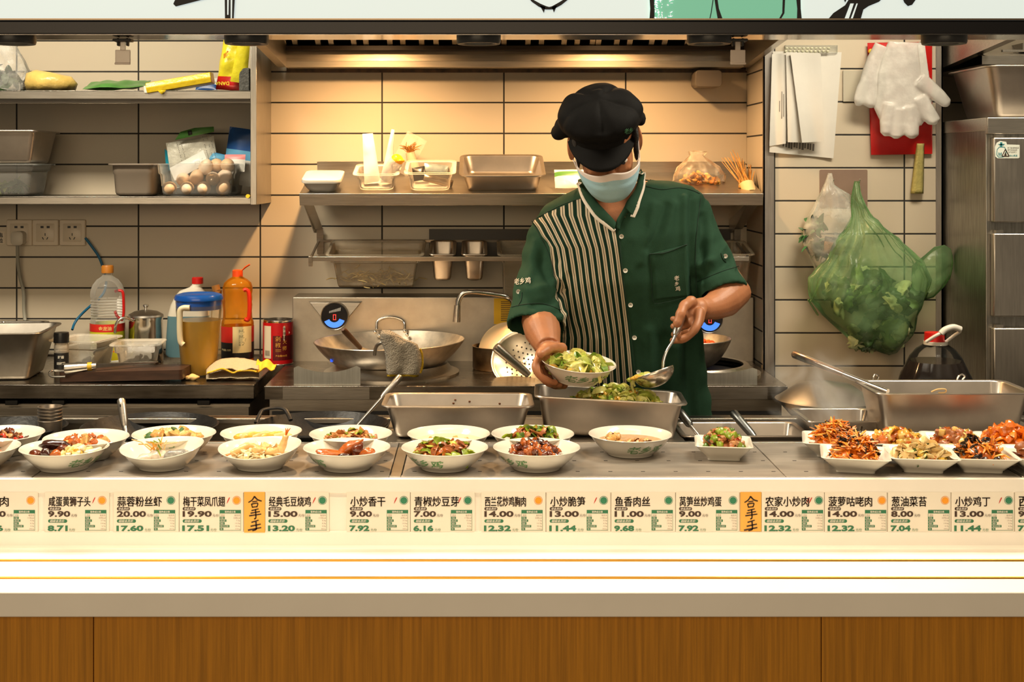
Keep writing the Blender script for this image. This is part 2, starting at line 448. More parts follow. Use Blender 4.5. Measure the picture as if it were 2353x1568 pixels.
# downlights
M_lens = mat('downlight_lens', (1, .78, .5), .3, emit=1.6)
M_lens_off = mat('downlight_ring', (.02, .02, .02), .35)
for i, (dx, dp) in enumerate(DOWN):
    nm = ['at the far left end', 'above the second bowl column', 'above the orange card on the left', 'in the middle of the soffit', 'above the lone bowl and square plate', 'above the square plates', 'at the far right end'][i]
    t = thing('downlight', 'round recessed black-ringed downlight '+nm, 'downlight', (dx, DY, ZL-.012), 'downlights in the soffit')
    m = MB(); m.lathe([(.026, .012), (.026, .0), (.030, -.001), (.038, -.001), (.0395, .0035), (.0395, .012)], seg=32, cap0=False, cap1=False); m.build('ring', M_lens_off, t, local=True)
    m = MB(); m.lathe([(.0, .0105), (.025, .0105), (.025, .012), (0, .012)], seg=24, cap0=False, cap1=False); m.build('lens', M_lens, t, local=True)
# hanging clips under the soffit
for px, w, nm, col in ((283, 34, 'clear plastic ticket clip hanging at the left end of the soffit', s(190, 165, 140)), (1695, 36, 'clear plastic ticket clip hanging right of the cap', s(222, 200, 180))):
    Y = 2.36; k = Y/F; x = PX(px, Y)
    t = thing('ticket_clip', nm, 'clip', (x, Y, PZ(150, Y)), 'ticket clips under the soffit')
    m = MB(); m.box(x-21*k, x+21*k, Y-.012, Y+.012, PZ(90, Y), ZL-.008); m.box(x-13*k, x-8*k, Y-.006, Y+.006, PZ(106, Y), PZ(88, Y)); m.box(x+8*k, x+13*k, Y-.006, Y+.006, PZ(106, Y), PZ(88, Y))
    m.build('holder', M_black, t, bevel=.0015)
    cm = clear('clip_plastic', (.78, .66, .56), .62, .25, .3)
    m = MB(); m.box(x-6*k, x+6*k, Y-.003, Y+.001, PZ(118, Y), PZ(92, Y)); m.box(x-17*k, x+17*k, Y-.004, Y+.001, PZ(148, Y), PZ(115, Y)); m.box(x-18*k, x+18*k, Y-.006, Y-.002, PZ(149, Y), PZ(144, Y))
    m.build('clip', cm, t, bevel=.001)

# ---- extractor hood
hood = thing('extractor_hood', 'wide stainless extractor hood above the stove with dark baffle slots', 'hood', (.11, 3.8, ZC+.32))
XL, XR = -.640, .862
zr = lambda y: ZC+.319+(4.2-y)*.075
m = MB()
for x0, x1, sg in ((XL, XL+.028, 1), (XR-.022, XR, -1)):
    m.loft([[(x0, y, zr(y)), (x1, y, zr(y)), (x1, y, zr(y)+.02), (x1-.0*sg, y, zr(y)+.30), (x0, y, zr(y)+.36)] for y in (3.2, 3.7, 4.2)])
m.box(XL, XR, 3.19, 3.21, zr(3.2), zr(3.2)+.36)
m.build('side_rim', M_steel, hood)
m = MB(); z0 = ZC+.319
m.loft([[(x, 4.185, z0), (x, 4.185, z0+.0185), (x, 4.199, z0+.0205), (x, 4.206, z0+.052), (x, 4.255, z0+.052), (x, 4.255, z0)] for x in (XL+.026, XR-.02)])
m.build('grease_trough', steel_mat('trough_steel', (.66, .58, .46), .42, (3, 40, 40), .04), hood)
m = MB(); m.box(XL+.02, XR-.02, 4.175, 4.255, z0+.053, z0+.067); m.build('gutter', mat('grease_dark', (.03, .017, .007), .35), hood)
xs = [652, 678, 731, 761, 813, 841, 896, 926, 969, 1002, 1045, 1074, 1128, 1158, 1213, 1244, 1296, 1326, 1361, 1375, 1417, 1447, 1497, 1527, 1579, 1607, 1660, 1690]
m = MB()
def fil(x, w, d0, d1):
    a = Vector((0, 4.18, z0+.068)); b = Vector((0, 3.45, z0+.46)); n = Vector((0, .5, .866))
    ps = []
    for q in (a, b):
        for xx, dd in ((x-w/2, d0), (x+w/2, d0), (x+w/2, d1), (x-w/2, d1)): ps.append(Vector((xx, q.y, q.z))-n*dd*0+Vector((0, -.5*dd, .8*dd)))
    m.loft([ps[:4], ps[4:]])
for px in xs: fil(PX(px, 4.17), .0165, 0, .018)
m.build('baffle_slats', M_steel_v, hood)
m = MB(); m.loft([[(x, 4.235, z0+.07), (x, 3.45, z0+.50), (x, 3.45, z0+.51), (x, 4.25, z0+.08)] for x in (XL+.02, XR-.02)])
m.box(XL+.02, XR-.02, 3.2, 3.46, z0+.49, z0+.51)
m.build('filter_back', mat('filter_gap_shade', (.006, .0045, .003), .9, spec=.05), hood)  # near-black sheet: the shade of the gaps between slats is in its colour
for x in (-.335, .41):
    t = MB(); t.lathe([(.0, .012), (.028, .012), (.034, .03), (.034, .06), (0, .06)], (x, 3.86, ZC+.50), 20); t.build('hood_lamp', M_lens, hood)
m = MB(); m.box(XL+.02, XR, YB-.006, YB-.0005, ZC+.3065, ZC+.3225); struct(m, 'trim_3', mat('grease_seal', (.06, .032, .012), .4, var=.7, scale=40))
m = MB(); x0, x1 = PX(1594, 4.2), PX(1655, 4.2)
m.loft([tf(rr(x1-x0, PZ(163, 4.2)-PZ(201, 4.2), .012, zz), Matrix.Translation(((x0+x1)/2, 4.2, (PZ(163, 4.2)+PZ(201, 4.2))/2)) @ Matrix.Rotation(PI/2, 4, 'X')) for zz in (-.055, .03, .034)])
o = m.build('junction_box', mat('box_grey', s(128, 116, 102), .45), bevel=.002); T(o, 'small grey box with rounded corners fixed below the hood edge', 'box')
# second hood at the right
h2 = thing('extractor_hood', 'second steel hood at the right edge above the steam cabinet', 'hood', (1.95, 3.9, ZC+.3))
m = MB()
m.loft([[(x, 3.72, PZ(148, 3.72)), (x, 3.72, PZ(128, 3.72)), (x, 3.80, PZ(122, 3.8)), (x, 4.0, ZC+.42), (x, 4.2, ZC+.42), (x, 4.2, PZ(148, 3.72))] for x in (1.42, 2.6)], cap0=False, cap1=False)
m.loft([[(1.414, 3.3, ZC+.36), (1.44, 3.3, ZC+.36), (1.44, 3.3, ZC+.7), (1.414, 3.3, ZC+.7)], [(1.414, 4.2, ZC+.29), (1.44, 4.2, ZC+.29), (1.44, 4.2, ZC+.7), (1.414, 4.2, ZC+.7)]])
m.build('rim', M_steel, h2)
m = MB()
for i in range(9):
    m.box(1.56+i*.06, 1.58+i*.06, 3.78, 3.96, PZ(118, 3.8), PZ(100, 3.8))
m.box(1.5, 2.6, 3.775, 3.785, PZ(121, 3.8), PZ(116, 3.8))
m.build('baffle_slats', M_steel_v, h2)
# ================================================================ serving counter
ZS = ZC-.623          # top of the display plates
ct = thing('serving_counter', 'long white serving counter with tray rail and wood front', 'counter', (0, 2.7, 0))
ZT = ZC-.767          # tray ledge top
XA, XB = -2.4, 2.4
# wood front
M_wood = mat('oak_veneer', s(192, 130, 30), .5, var=.22, scale=9, stretch=(22, 22, .55), bump=.12, bscale=40)
xs = [XA, PX(215, 2.405), PX(1887, 2.405), XB]
for a, b in zip(xs, xs[1:]):
    m = MB(); m.box(a+.0009, b-.0009, 2.405, 2.43, .06, ZT-.046); m.build('wood_panel', M_wood, ct)
m = MB(); m.box(XA, XB, 2.43, 2.62, 0, ZT-.046); m.box(XA, XB, 2.62, 3.30, 0, .50); m.build('plinth', mat('counter_carcass', (.05, .045, .04), .6), ct)
# ledge slab
m = MB(); m.box(XA, XB, 2.38, 2.655, ZT-.0456, ZT); m.build('tray_ledge', M_white, ct, bevel=.0025)
M_brass = mat('brass_strip', s(214, 160, 70), .28, .9)
for y in (2.568, 2.459):
    m = MB(); m.tube([(XA, y, ZT+.0006), (XB, y, ZT+.0006)], .0034, 8); m.build('brass_rail', M_brass, ct)
# upstand, cove and fascia: cross-section swept along x
prof = [(2.655, ZS-.003), (2.652, ZS-.001), (2.6485, ZS-.004), (2.648, ZS-.010), (2.648, ZS-.030), (2.650, ZS-.031), (2.6515, ZS-.032), (2.6515, ZS-.1075),
        (2.648, ZS-.109), (2.647, ZS-.113), (2.646, ZS-.126), (2.642, ZS-.1345), (2.636, ZS-.1375), (2.628, ZS-.1385), (2.627, ZT-.002), (2.68, ZT-.002), (2.68, ZS-.003)]
m = MB(); m.loft([[(x, y, w) for y, w in prof] for x in (XA, XB)]); m.build('fascia', M_white, ct, ang=30)
# display plates
M_plate = mat('hot_plate', (.34, .305, .265), .42, .5, var=.22, scale=7, stretch=(1, 4, 4), bump=.03, bscale=160)
def xat(px, py, z=ZS): Y = (ZC-z)*F/(py-CY); return PX(px, Y)
DIV = [(xat(905, 1060)-.35*3, xat(905, 1060)), ]
xd1 = (PX(912, 2.98)+PX(898, 2.655))/2; xd1b = PX(926, 2.7); xd2 = (PX(1740, 2.98)+PX(1793, 2.66))/2
cuts = [XA, -.93, xd1, xd1b, xd2, 1.04, XB]
for a, b, w in ((XA, -.9, 0), (-.897, xd1, 0), (xd1b, xd2-.001, 0), (xd2+.001, PX(2325, 2.7), 0), (PX(2338, 2.7), XB, 0)):
    m = MB(); m.box(a, b, 2.655, 2.976, ZS-.012, ZS); m.build('hot_plate', M_plate, ct, bevel=.001)
m = MB()
for a, b in ((xd1+.002, xd1b-.002), (PX(2325, 2.7)+.002, PX(2338, 2.7)-.002)): m.box(a, b, 2.655, 2.99, ZS-.012, ZS+.0006)
m.box(XA, XB, 2.976, 2.992, ZS-.03, ZS+.002)
m.build('steel_divider', M_steel, ct, bevel=.0008)
m = MB()
random.seed(7)
x = -1.2
while x < 1.2:
    for y in (2.70, 2.80, 2.885):
        m.box(x-.004, x+.004, y-.0016, y+.0016, ZS-.001, ZS+.0004)
    x += .0668
m.build('vent_slots', M_dark, ct, smooth=False)
# the well behind the plates: rear rail and floor, cover plates
m = MB(); m.box(XA, XB, 3.29, 3.31, .06, ZS); m.box(XA, XB, 3.268, 3.30, ZS-.012, ZS); m.build('rear_rail', M_steel, ct, bevel=.001)
m = MB(); m.box(XA, XB, 2.992, 3.29, ZS-.13, ZS-.12); m.box(XA, XB, 2.985, 2.992, ZS-.13, ZS-.03); m.build('well_floor', M_steel_dark, ct)
for a, b in ((PX(880, 3.0), PX(1575, 3.0)), (PX(1985, 3.0), PX(2345, 3.0)+.1)):
    m = MB(); m.box(a, b, 2.992, 3.27, ZS-.006, ZS-.001); m.build('well_cover', M_steel, ct)

# ================================================================ price tags
YT = 2.6485
M_card = mat('tag_card', s(242, 234, 218), .45)
M_cream = mat('tag_card_print', s(232, 226, 214), .45)
M_orange = mat('card_orange', s(240, 178, 76), .5)
M_dot_o = mat('dot_orange', s(244, 158, 30), .5); M_dot_g = mat('dot_green', s(40, 122, 88), .5)
M_chili = mat('chili_red', s(196, 44, 26), .5)
M_grey = mat('print_grey', s(150, 132, 116), .5)
TAGM = [M_card, M_ink, M_green, M_dot_o, M_dot_g, M_chili, M_cream, M_grey]
kT = YT/F
def tag(x0, x1, title, old, new, dot, chili, row, lab, dy=0):
    m = MB(); x1 = x1-1
    def q(px, py, e=0): return (PX(px, YT), YT-.0012-e, PZ(py+dy, YT))
    m.box(PX(x0, YT), PX(x1, YT), YT-.0012, YT+.002, PZ(1222, YT), PZ(1131, YT))
    def rect(a, b, c, d, e=.0003): m.poly([q(a, d, e), q(c, d, e), q(c, b, e), q(a, b, e)])
    def disc(cx, cy, r, e): m.poly([q(cx+r*math.cos(2*PI*i/28), cy-r*math.sin(2*PI*i/28), e) for i in range(28)])
    def pill(a, b, c, d, e=.0003):
        r = (d-b)/2; cy = (b+d)/2
        m.poly([q(a+r-r*math.sin(PI*i/8)*1, cy+r*math.cos(PI*i/8), e) for i in range(9)]+[q(c-r+r*math.sin(PI*i/8), cy-r*math.cos(PI*i/8), e) for i in range(9)])
    def tx(st, px, py, h, w=None, bold=0, e=.0006, shear=0):
        vs, fs, ww = glyphs(st, bold)
        sx = (w/(ww*h)) if w else 1
        m.text(st, lambda x, y: q(px+x+y*shear, py-y, e), h, sx, bold)
    m.mi = 1
    tw = {3: 72, 4: 80, 5: 100, 6: 96, 7: 94}.get(len(title), 24*len(title))
    if len(title) == 1: tw = 26
    if title in ('蒜蓉粉丝虾', '青椒炒豆芽'): tw = 102
    tx(title, x0+8, 1164, 23, tw, .003); tx(title, x0+8.8, 1164.2, 23, tw, .003)
    nd = 4 if len(old) == 4 else 5
    pill(x0+7, 1165.5, x0+37, 1173)
    tx(old, x0+7, 1188, 13.5, 51 if nd == 4 else 67, .035)
    tx('元/份', x0+7+(53 if nd == 4 else 69), 1188, 7, 14)
    m.mi = 6; tx('非会员价', x0+10, 1172, 5.6, 24, .015, .0008, .25)
    m.mi = 2; pill(x0+7, 1193.5, x0+51, 1201.5)
    nd = 4 if len(new) == 4 else 5
    tx(new, x0+6, 1221 if dy == 0 else 1220, 13.5, 46 if nd == 4 else 62, .045)
    tx('元/份', x0+7+(48 if nd == 4 else 64), 1221, 7, 14)
    m.mi = 6; tx('超级会员价', x0+11, 1200.5, 6.2, 33, .015, .0008, .25)
    X0 = x0+92; X1 = x0+141
    m.mi = 2; rect(X0, 1172, X1, 1180)
    for a, b, c, d in ((X0, 1180, X0+.7, 1219), (X1-.7, 1180, X1, 1219), (X0, 1218.4, X1, 1219.2)): rect(a, b, c, d)
    for i, wd in enumerate((11, 15, 11, 22, 8)): rect(X0+.7, 1187.5+i*6.4, X0+.7+wd, 1192.8+i*6.4)
    m.mi = 6; tx('营养成分表', X0+12, 1178.8, 5.2, 25, .015, .0008)
    for i, st in enumerate(('热量', '蛋白质', '脂肪', '碳水化合物', '钠')): tx(st, X0+2, 1192+i*6.4, 4, (7, 11, 7, 18, 4)[i], 0, .0008)
    m.mi = 7; tx('项目', X0+3, 1186.5, 4.2, 8); tx('每百克', X1-15, 1186.5, 4.2, 13)
    for i in range(5): tx(row[i], X1-2-len(row[i])*2.2, 1192+i*6.4, 3.6, len(row[i])*2.2)
    cx = x0+131; m.mi = 3 if dot == 'o' else 4
    disc(cx, 1150, 10, .0003); m.mi = 6; disc(cx, 1150, 8.9, .0006); m.mi = 3 if dot == 'o' else 4; disc(cx, 1150, 7.9, .0009)
    m.mi = 5
    for i in range(chili):
        ox = cx-19-i*6
        m.poly([q(ox-4, 1158, .0006), q(ox-1, 1154, .0006), q(ox+3, 1146, .0006), q(ox+4, 1142.5, .0006), q(ox+1.4, 1144, .0006), q(ox-1.6, 1150, .0006)])
    o = m.build('price_tag', TAGM, smooth=False)
    T(o, lab, 'price tag', 'price tags along the counter')
    return o
R0 = [('110kcal', '9.4g', '6.3g', '4.2g', '302mg'), ('259kcal', '27.0g', '14.6g', '2.7g', '440mg'), ('172kcal', '15.6g', '9.2g', '6.2g', '661mg'), ('228kcal', '7.2g', '12.5g', '22.6g', '310mg')]
tags = [(-60, 88, '红烧肉', '22.00', '19.36', 'o', 0, 'at the far left edge, its name cut off'),
 (104, 252, '咸蛋黄狮子头', '9.90', '8.71', 'o', 1, 'reading 9.90 with an orange dot'),
 (262, 412, '蒜蓉粉丝虾', '20.00', '17.60', 'g', 0, 'reading 20.00 with a green dot'),
 (413, 560, '梅干菜凤爪翅', '19.90', '17.51', 'o', 1, 'reading 19.90, left of the first orange card'),
 (610, 757, '经典毛豆烧鸡', '15.00', '13.20', 'g', 1, 'reading 15.00, right of the first orange card'),
 (797, 943, '小炒香干', '9.00', '7.92', 'g', 1, 'reading 9.00 with one red chili'),
 (944, 1092, '青椒炒豆芽', '7.00', '6.16', 'g', 1, 'reading 7.00 and 6.16'),
 (1106, 1254, '西兰花炒鸡胸肉', '14.00', '12.32', 'o', 0, 'with a seven-character dish name and an orange dot'),
 (1256, 1403, '小炒脆笋', '13.00', '11.44', 'g', 1, 'reading 13.00 below the round noodle bowl'),
 (1405, 1552, '鱼香肉丝', '11.00', '9.68', 'g', 0, 'reading 11.00 and 9.68'),
 (1553, 1699, '莴笋丝炒鸡蛋', '9.00', '7.92', 'g', 0, 'reading 9.00, left of the second orange card'),
 (1750, 1894, '农家小炒肉', '14.00', '12.32', 'g', 2, 'with two red chilies, right of the second orange card'),
 (1895, 2038, '菠萝咕咾肉', '14.00', '12.32', 'o', 0, 'reading 14.00 under the square plates with an orange dot'),
 (2040, 2184, '葱油菜苔', '8.00', '7.04', 'o', 0, 'reading 8.00 and 7.04'),
 (2186, 2330, '小炒鸡丁', '13.00', '11.44', 'g', 1, 'reading 13.00 near the right edge'),
 (2332, 2480, '西', '9.00', '7.92', 'g', 0, 'cut off by the right edge of the frame')]
for i, t in enumerate(tags):
    tag(t[0], t[1], t[2], t[3], t[4], t[5], t[6], R0[i % 4], 'white printed price tag '+t[7])
for x0, x1, nm in ((561, 609, 'left'), (1701, 1749, 'right')):
    m = MB(); m.box(PX(x0, YT), PX(x1, YT), YT-.0016, YT+.002, PZ(1224 if nm == 'left' else 1221, YT), PZ(1131, YT))
    m.mi = 1; Yt = YT-.002
    W = x1-x0
    def stroke(pts, w):
        pp = smoothpath([(a, b, 0) for a, b in pts], 4); n = len(pp)
        for i in range(n-1):
            a, b = pp[i], pp[i+1]; t = (b-a).normalized(); nn = Vector((-t.y, t.x, 0))*w*(1-.25*i/n)
            m.poly([(PX(x0+v.x, Yt), Yt, PZ(v.y, Yt)) for v in (a-nn-t*.4, b-nn+t*.4, b+nn+t*.4, a+nn-t*.4)])
    # brush characters 拿手
    stroke([(24, 1141), (18, 1150), (10, 1155)], 1.6); stroke([(24, 1142), (31, 1149), (40, 1152)], 1.8)
    stroke([(19, 1154), (30, 1152)], 1.3); stroke([(17, 1159), (19, 1167)], 1.4); stroke([(17, 1159), (31, 1157), (29, 1166)], 1.5); stroke([(19, 1166), (30, 1165)], 1.3)
    stroke([(17, 1174), (33, 1170)], 1.4); stroke([(15, 1180), (36, 1176)], 1.5); stroke([(12, 1186), (39, 1182)], 1.6); stroke([(26, 1171), (27, 1190), (23, 1193)], 1.6)
    stroke([(17, 1201), (33, 1196)], 1.6); stroke([(15, 1210), (38, 1205)], 1.7); stroke([(9, 1219), (39, 1213)], 1.8); stroke([(27, 1199), (28, 1214), (26, 1226-8), (19, 1220)], 1.9)
    o = m.build('special_card', [M_orange, M_ink], smooth=False)
    T(o, 'orange vertical card with black brush lettering, the '+nm+' one of two', 'sign card', 'orange cards among the price tags')
# ================================================================ generic builders for the things
def gn(m, w, d, h, M=Matrix(), r=.022, fl=.011, t=.0016, tap=.90, band=0, n=4):
    """catering pan: flanged rim, tapering walls, rounded corners"""
    dd = w*(1-tap)
    def R(ins, zz): return tf(rr(w-2*ins, d-2*ins, max(r-ins*.3, .004), zz, n), M)
    ib = fl+dd/2
    rings = [R(ib+.012, 0), R(ib+.003, .004), R(ib, .012)]
    if band: rings += [R(fl+dd*.28, h-band-.002), R(fl+dd*.10, h-band+.002)]
    rings += [R(fl+.0005, h-.004), R(.001, h-.0035), R(0, h-.001), R(.001, h+.0012), R(fl, h+.0008), R(fl+.002, h-.002)]
    if band: rings += [R(fl+t+dd*.10, h-band+.002), R(fl+t+dd*.28, h-band-.002)]
    rings += [R(ib+t, .013), R(ib+t+.003, .006), R(ib+t+.012, .003)]
    m.loft(rings)
def pouch(m, M, w, h, t, bands=((1, 0),), nu=14, nv=16, wr=.2, seed=0, slump=0, taper=0):
    """filled flat pouch: local x across, z up, y thickness; bands = (upper end v, material index)"""
    def sh(sg):
        def fn(u, v):
            e = (math.sin(PI*min(max(u, 0), 1))**.55)*(math.sin(PI*min(max(v*.94+.02, 0), 1))**.6)
            if u in (0, 1) or v in (0, 1): e = 0
            ww = w*(1-taper*v)
            p = Vector(((u-.5)*ww*(1-.05*e), sg*t*.5*e, v*h))
            nz = noise.noise_vector(Vector((p.x*18+seed, p.z*18, seed*1.7+sg)))
            p += Vector((nz.x*.12, nz.y*sg, nz.z*.12))*wr*t*(.35+.65*e)
            p.y += slump*v*v*h
            return M @ p
        return fn
    for sg in (-1, 1):
        b = len(m.f); m.grid(sh(sg), nu, nv)
        for i in range(nu):
            for j in range(nv):
                v = (j+.5)/nv
                for ve, mi in bands:
                    if v <= ve: m.m[b+i*nv+j] = mi; break
def TR(p, rx=0, ry=0, rz=0): return Matrix.Translation(Vector(p)) @ Euler((math.radians(rx), math.radians(ry), math.radians(rz))).to_matrix().to_4x4()
def lump(m, c, r, seed, a=.35, f=2.2, M=None, seg=14, rings=10):
    """irregular rounded chunk"""
    c = Vector(c); b = len(m.v); m.ell((0, 0, 0), (1, 1, 1), None, seg, rings)
    for i in range(b, len(m.v)):
        p = m.v[i]; k = 1+a*noise.noise(p*f*.6+Vector((seed*3.1, seed*1.7, -seed)))
        q = Vector((p.x*r[0]*k, p.y*r[1]*k, p.z*r[2]*k))
        m.v[i] = (M @ q if M else q)+c
def leafy(m, c, r, seed, n=8, cols=(0, 1)):
    rnd = random.Random(seed)
    for k in range(n):
        a = rnd.random()*2*PI; t = rnd.random()*.6
        M = Matrix.Translation(Vector(c)+Vector((rnd.gauss(0, r*.45), rnd.gauss(0, r*.35), abs(rnd.gauss(0, r*.3))))) @ Euler((rnd.gauss(0, .7), rnd.gauss(0, .7), a)).to_matrix().to_4x4()
        m.mi = cols[k % len(cols)]; ln = r*(.7+rnd.random()*.8); wd = r*(.22+.25*rnd.random()); ph = rnd.random()*6
        m.grid(lambda u, v: M @ Vector(((u-.5)*2*ln, (v-.5)*2*wd*math.sin(PI*min(max(u*.9+.07, 0), 1))**.7, .25*ln*math.sin(PI*u)+.12*wd*math.sin(9*u+ph+5*v))), 7, 3)
def stringy(m, c, r, ln, w, seed, hgt=0, mi=0, curl=.5, flat=.6, seg=6, npt=4):
    """one bent strip of food"""
    rnd = random.Random(seed); d = Vector((rnd.gauss(0, 1), rnd.gauss(0, 1), rnd.gauss(0, .45))).normalized()
    s2 = Vector((rnd.gauss(0, 1), rnd.gauss(0, 1), rnd.gauss(0, .8))).normalized()
    pts = []
    for k in range(npt+1):
        t = k/npt-.5
        pts.append(Vector(c)+d*ln*t+s2*curl*ln*(t*t-.08))
    m.mi = mi; m.tube(pts, [w*.55]+[w]*(npt-1)+[w*.5], seg, True, flat)

# ================================================================ left wall shelves
YF = 3.98
sh = thing('wall_shelf', 'two-tier stainless wall shelf at the left with a side panel', 'shelf', (-1.4, 4.12, PZ(470, YF)))
for a, b in ((208, 228), (452, 470)):
    m = MB(); m.box(-2.3, -.688, YF, YF+.004, PZ(b, YF), PZ(a, YF)); m.box(-2.3, -.688, YF, YB-.002, PZ(a, YF)-.004, PZ(a, YF)); m.box(-2.3, -.688, YF, YF+.02, PZ(b, YF), PZ(b, YF)+.003)
    m.box(-2.3, -.688, YB-.012, YB-.003, PZ(b, YF), PZ(a, YF)); m.build('shelf_board', M_steel, sh, bevel=.0012)
m = MB(); m.box(-.689, -.670, YF-.002, YB-.002, PZ(471, YF), ZC+.40); m.build('side_panel', M_steel_v, sh, bevel=.0015)
m = MB(); p = P(570, 451, YF-.004); m.lathe([(0, 0), (.006, 0), (.006, .008), (0, .008)], p, 12, Matrix.Rotation(PI/2, 4, 'X')); m.build('corner_plug', mat('yellow_plug', s(226, 196, 40), .4), sh)
ZU, ZW = PZ(208, YF), PZ(452, YF)
M_yel = mat('bag_yellow', s(232, 200, 40), .28, var=.05, scale=30, bump=.25, bscale=60)
M_yel2 = mat('bag_lemon', s(226, 214, 48), .26, var=.08, scale=40, bump=.25, bscale=50)
M_bagred = mat('bag_red', s(190, 28, 22), .3, bump=.2, bscale=50)
M_tan = mat('bag_tan', s(222, 190, 104), .3, var=.14, scale=22, bump=.3, bscale=45)
M_leafd = mat('leaf_dark', s(54, 84, 40), .45, var=.4, scale=40); M_leafm = mat('leaf_mid', s(112, 142, 66), .45, var=.3, scale=30)
M_leafl = mat('leaf_light', s(170, 186, 100), .4, var=.2, scale=30)
M_grn = mat('packet_green', s(78, 132, 62), .35, var=.2, scale=25)
M_wht = mat('packet_white', s(226, 224, 216), .35, var=.04, scale=30, bump=.15, bscale=40)
M_blue = mat('packet_blue', s(24, 74, 138), .35, var=.25, scale=14)
M_teal = mat('packet_teal', s(26, 140, 166), .4); M_lblue = mat('packet_light_blue', s(96, 166, 206), .4)
M_pink = mat('packet_pink', s(226, 140, 140), .4)
# upper board, left to right
bg = thing('plastic_bag', 'clear plastic bag of dark greens at the left end of the top shelf', 'bag', P(10, 208, 4.10))
m = MB()
rows = [(206, -60, 58, .06), (190, -62, 62, .07), (165, -60, 66, .075), (140, -50, 56, .06), (118, -38, 40, .04), (98, -25, 36, .025), (88, -18, 34, .012)]
m.loft([[wob((PX((a+b)/2, 4.1)+(b-a)/2*4.1/F*math.cos(t), 4.1+d*math.sin(t), PZ(y, 4.1)), 40, .012) for t in [2*PI*i/24 for i in range(24)]] for y, a, b, d in rows])
m.build('film', clear('bag_film', (.9, .9, .87), .16, .18, .3, var=.35, vscale=26), bg)
m = MB(); [leafy(m, P(-15+i*14, 196-(i % 2)*16, 4.1), .03, i+3, 7, (0, 1)) for i in range(5)]
T(m.build('leafy_greens', [M_leafd, mat('leaf_grey', s(84, 96, 80), .5, var=.3)], ang=80), 'dark leafy greens inside the clear bag at the left of the top shelf', 'vegetable', kind='stuff')
m = MB(); rows = [(206, 62, 170, .05), (192, 57, 178, .06), (178, 60, 165, .055), (168, 64, 128, .035), (164, 72, 100, .015)]
m.loft([[wob((PX((a+b)/2, 4.06)+(b-a)/2*4.06/F*math.cos(t), 4.06+d*math.sin(t), PZ(y, 4.06)), 45, .006) for t in [2*PI*i/28 for i in range(28)]] for y, a, b, d in rows])
T(m.build('food_bag', M_tan, ang=80), 'tan knotted food bag on the top shelf beside the clear bag of greens', 'bag')
m = MB(); pouch(m, TR(P(260, 202, 4.02), -78, -2, 4), .185, .13, .022, ((1, 0),), wr=.6, seed=3)
T(m.build('green_packet', [M_grn], ang=80), 'flat green packet lying over the edge of the top shelf', 'packet')
t = thing('yellow_packet', 'long yellow packet tilted on the top shelf', 'packet', P(412, 210, 4.02))
m = MB(); Mp = TR(P(415, 192, 4.02), 0, -10, 4)
m.loft([[Mp @ Vector((x, y*(1-.0*abs(x)), w)) for y, w in ((-.04, -.016), (-.045, .0), (-.038, .016), (.04, .02), (.045, 0), (.04, -.016))] for x in (-.098, -.096, -.05, 0, .05, .094, .098)])
m.build('box_body', M_yel, t, bevel=.003)
m = MB(); Mf = TR(P(348, 203, 3.98), 0, -6, 8); m.box(-.022, .022, -.002, .002, -.012, .009, Mf); m.build('white_end', M_wht, t)
m = MB(); m.poly([P(362, 208, 3.972), P(381, 207, 3.972), P(379, 211, 3.97), P(371, 217, 3.97)]); m.build('torn_flap', M_yel, t, solid=.0008)
t = thing('snack_bag', 'upright lemon yellow bag with red base at the end of the top shelf', 'bag', P(535, 208, 4.06))
m = MB(); pouch(m, TR(P(532, 208, 4.05), -3, 4, -6), .098, .165, .05, ((.27, 1), (1, 0)), 16, 20, .45, 5, taper=.25)
m.mi = 2
m.text('面包糠', lambda x, y: (PX(512, 4.0)+x*.3-y*.0, 4.012+x*.1, PZ(135, 4.0)+y+x*.25), .016, 1, .03)
m.mi = 3; m.text('DANA', lambda x, y: (PX(525, 4.0)-x, 4.012, PZ(187, 4.0)-y), .011, 1, .02)
m.build('pouch', [M_yel2, M_bagred, mat('bag_red_print', s(206, 60, 24), .4), M_yel2], t, ang=80)
m = MB(); pouch(m, TR(P(548, 190, 4.02), 6, 8, 10), .05, .135, .012, ((1, 0),), 8, 14, .5, 8, taper=.3); m.build('folded_top', M_yel2, t, ang=80)
m = MB(); m.box(PX(549, 4.01), PX(573, 4.01), 4.01, 4.07, ZU, PZ(156, 4.01))
T(m.build('sponge', mat('sponge_grey', s(92, 92, 88), .95, var=.3, scale=120, bump=.6, bscale=140), bevel=.003), 'dark grey scouring sponge standing against the shelf side panel', 'sponge')
m = MB(); pouch(m, TR(P(474, 207, 4.14), -40, 0, -6), .07, .05, .02, ((.4, 1), (1, 0)), wr=.4, seed=9)
T(m.build('small_packet', [M_wht, M_blue], ang=80), 'small white and blue packet behind the yellow packet', 'packet')
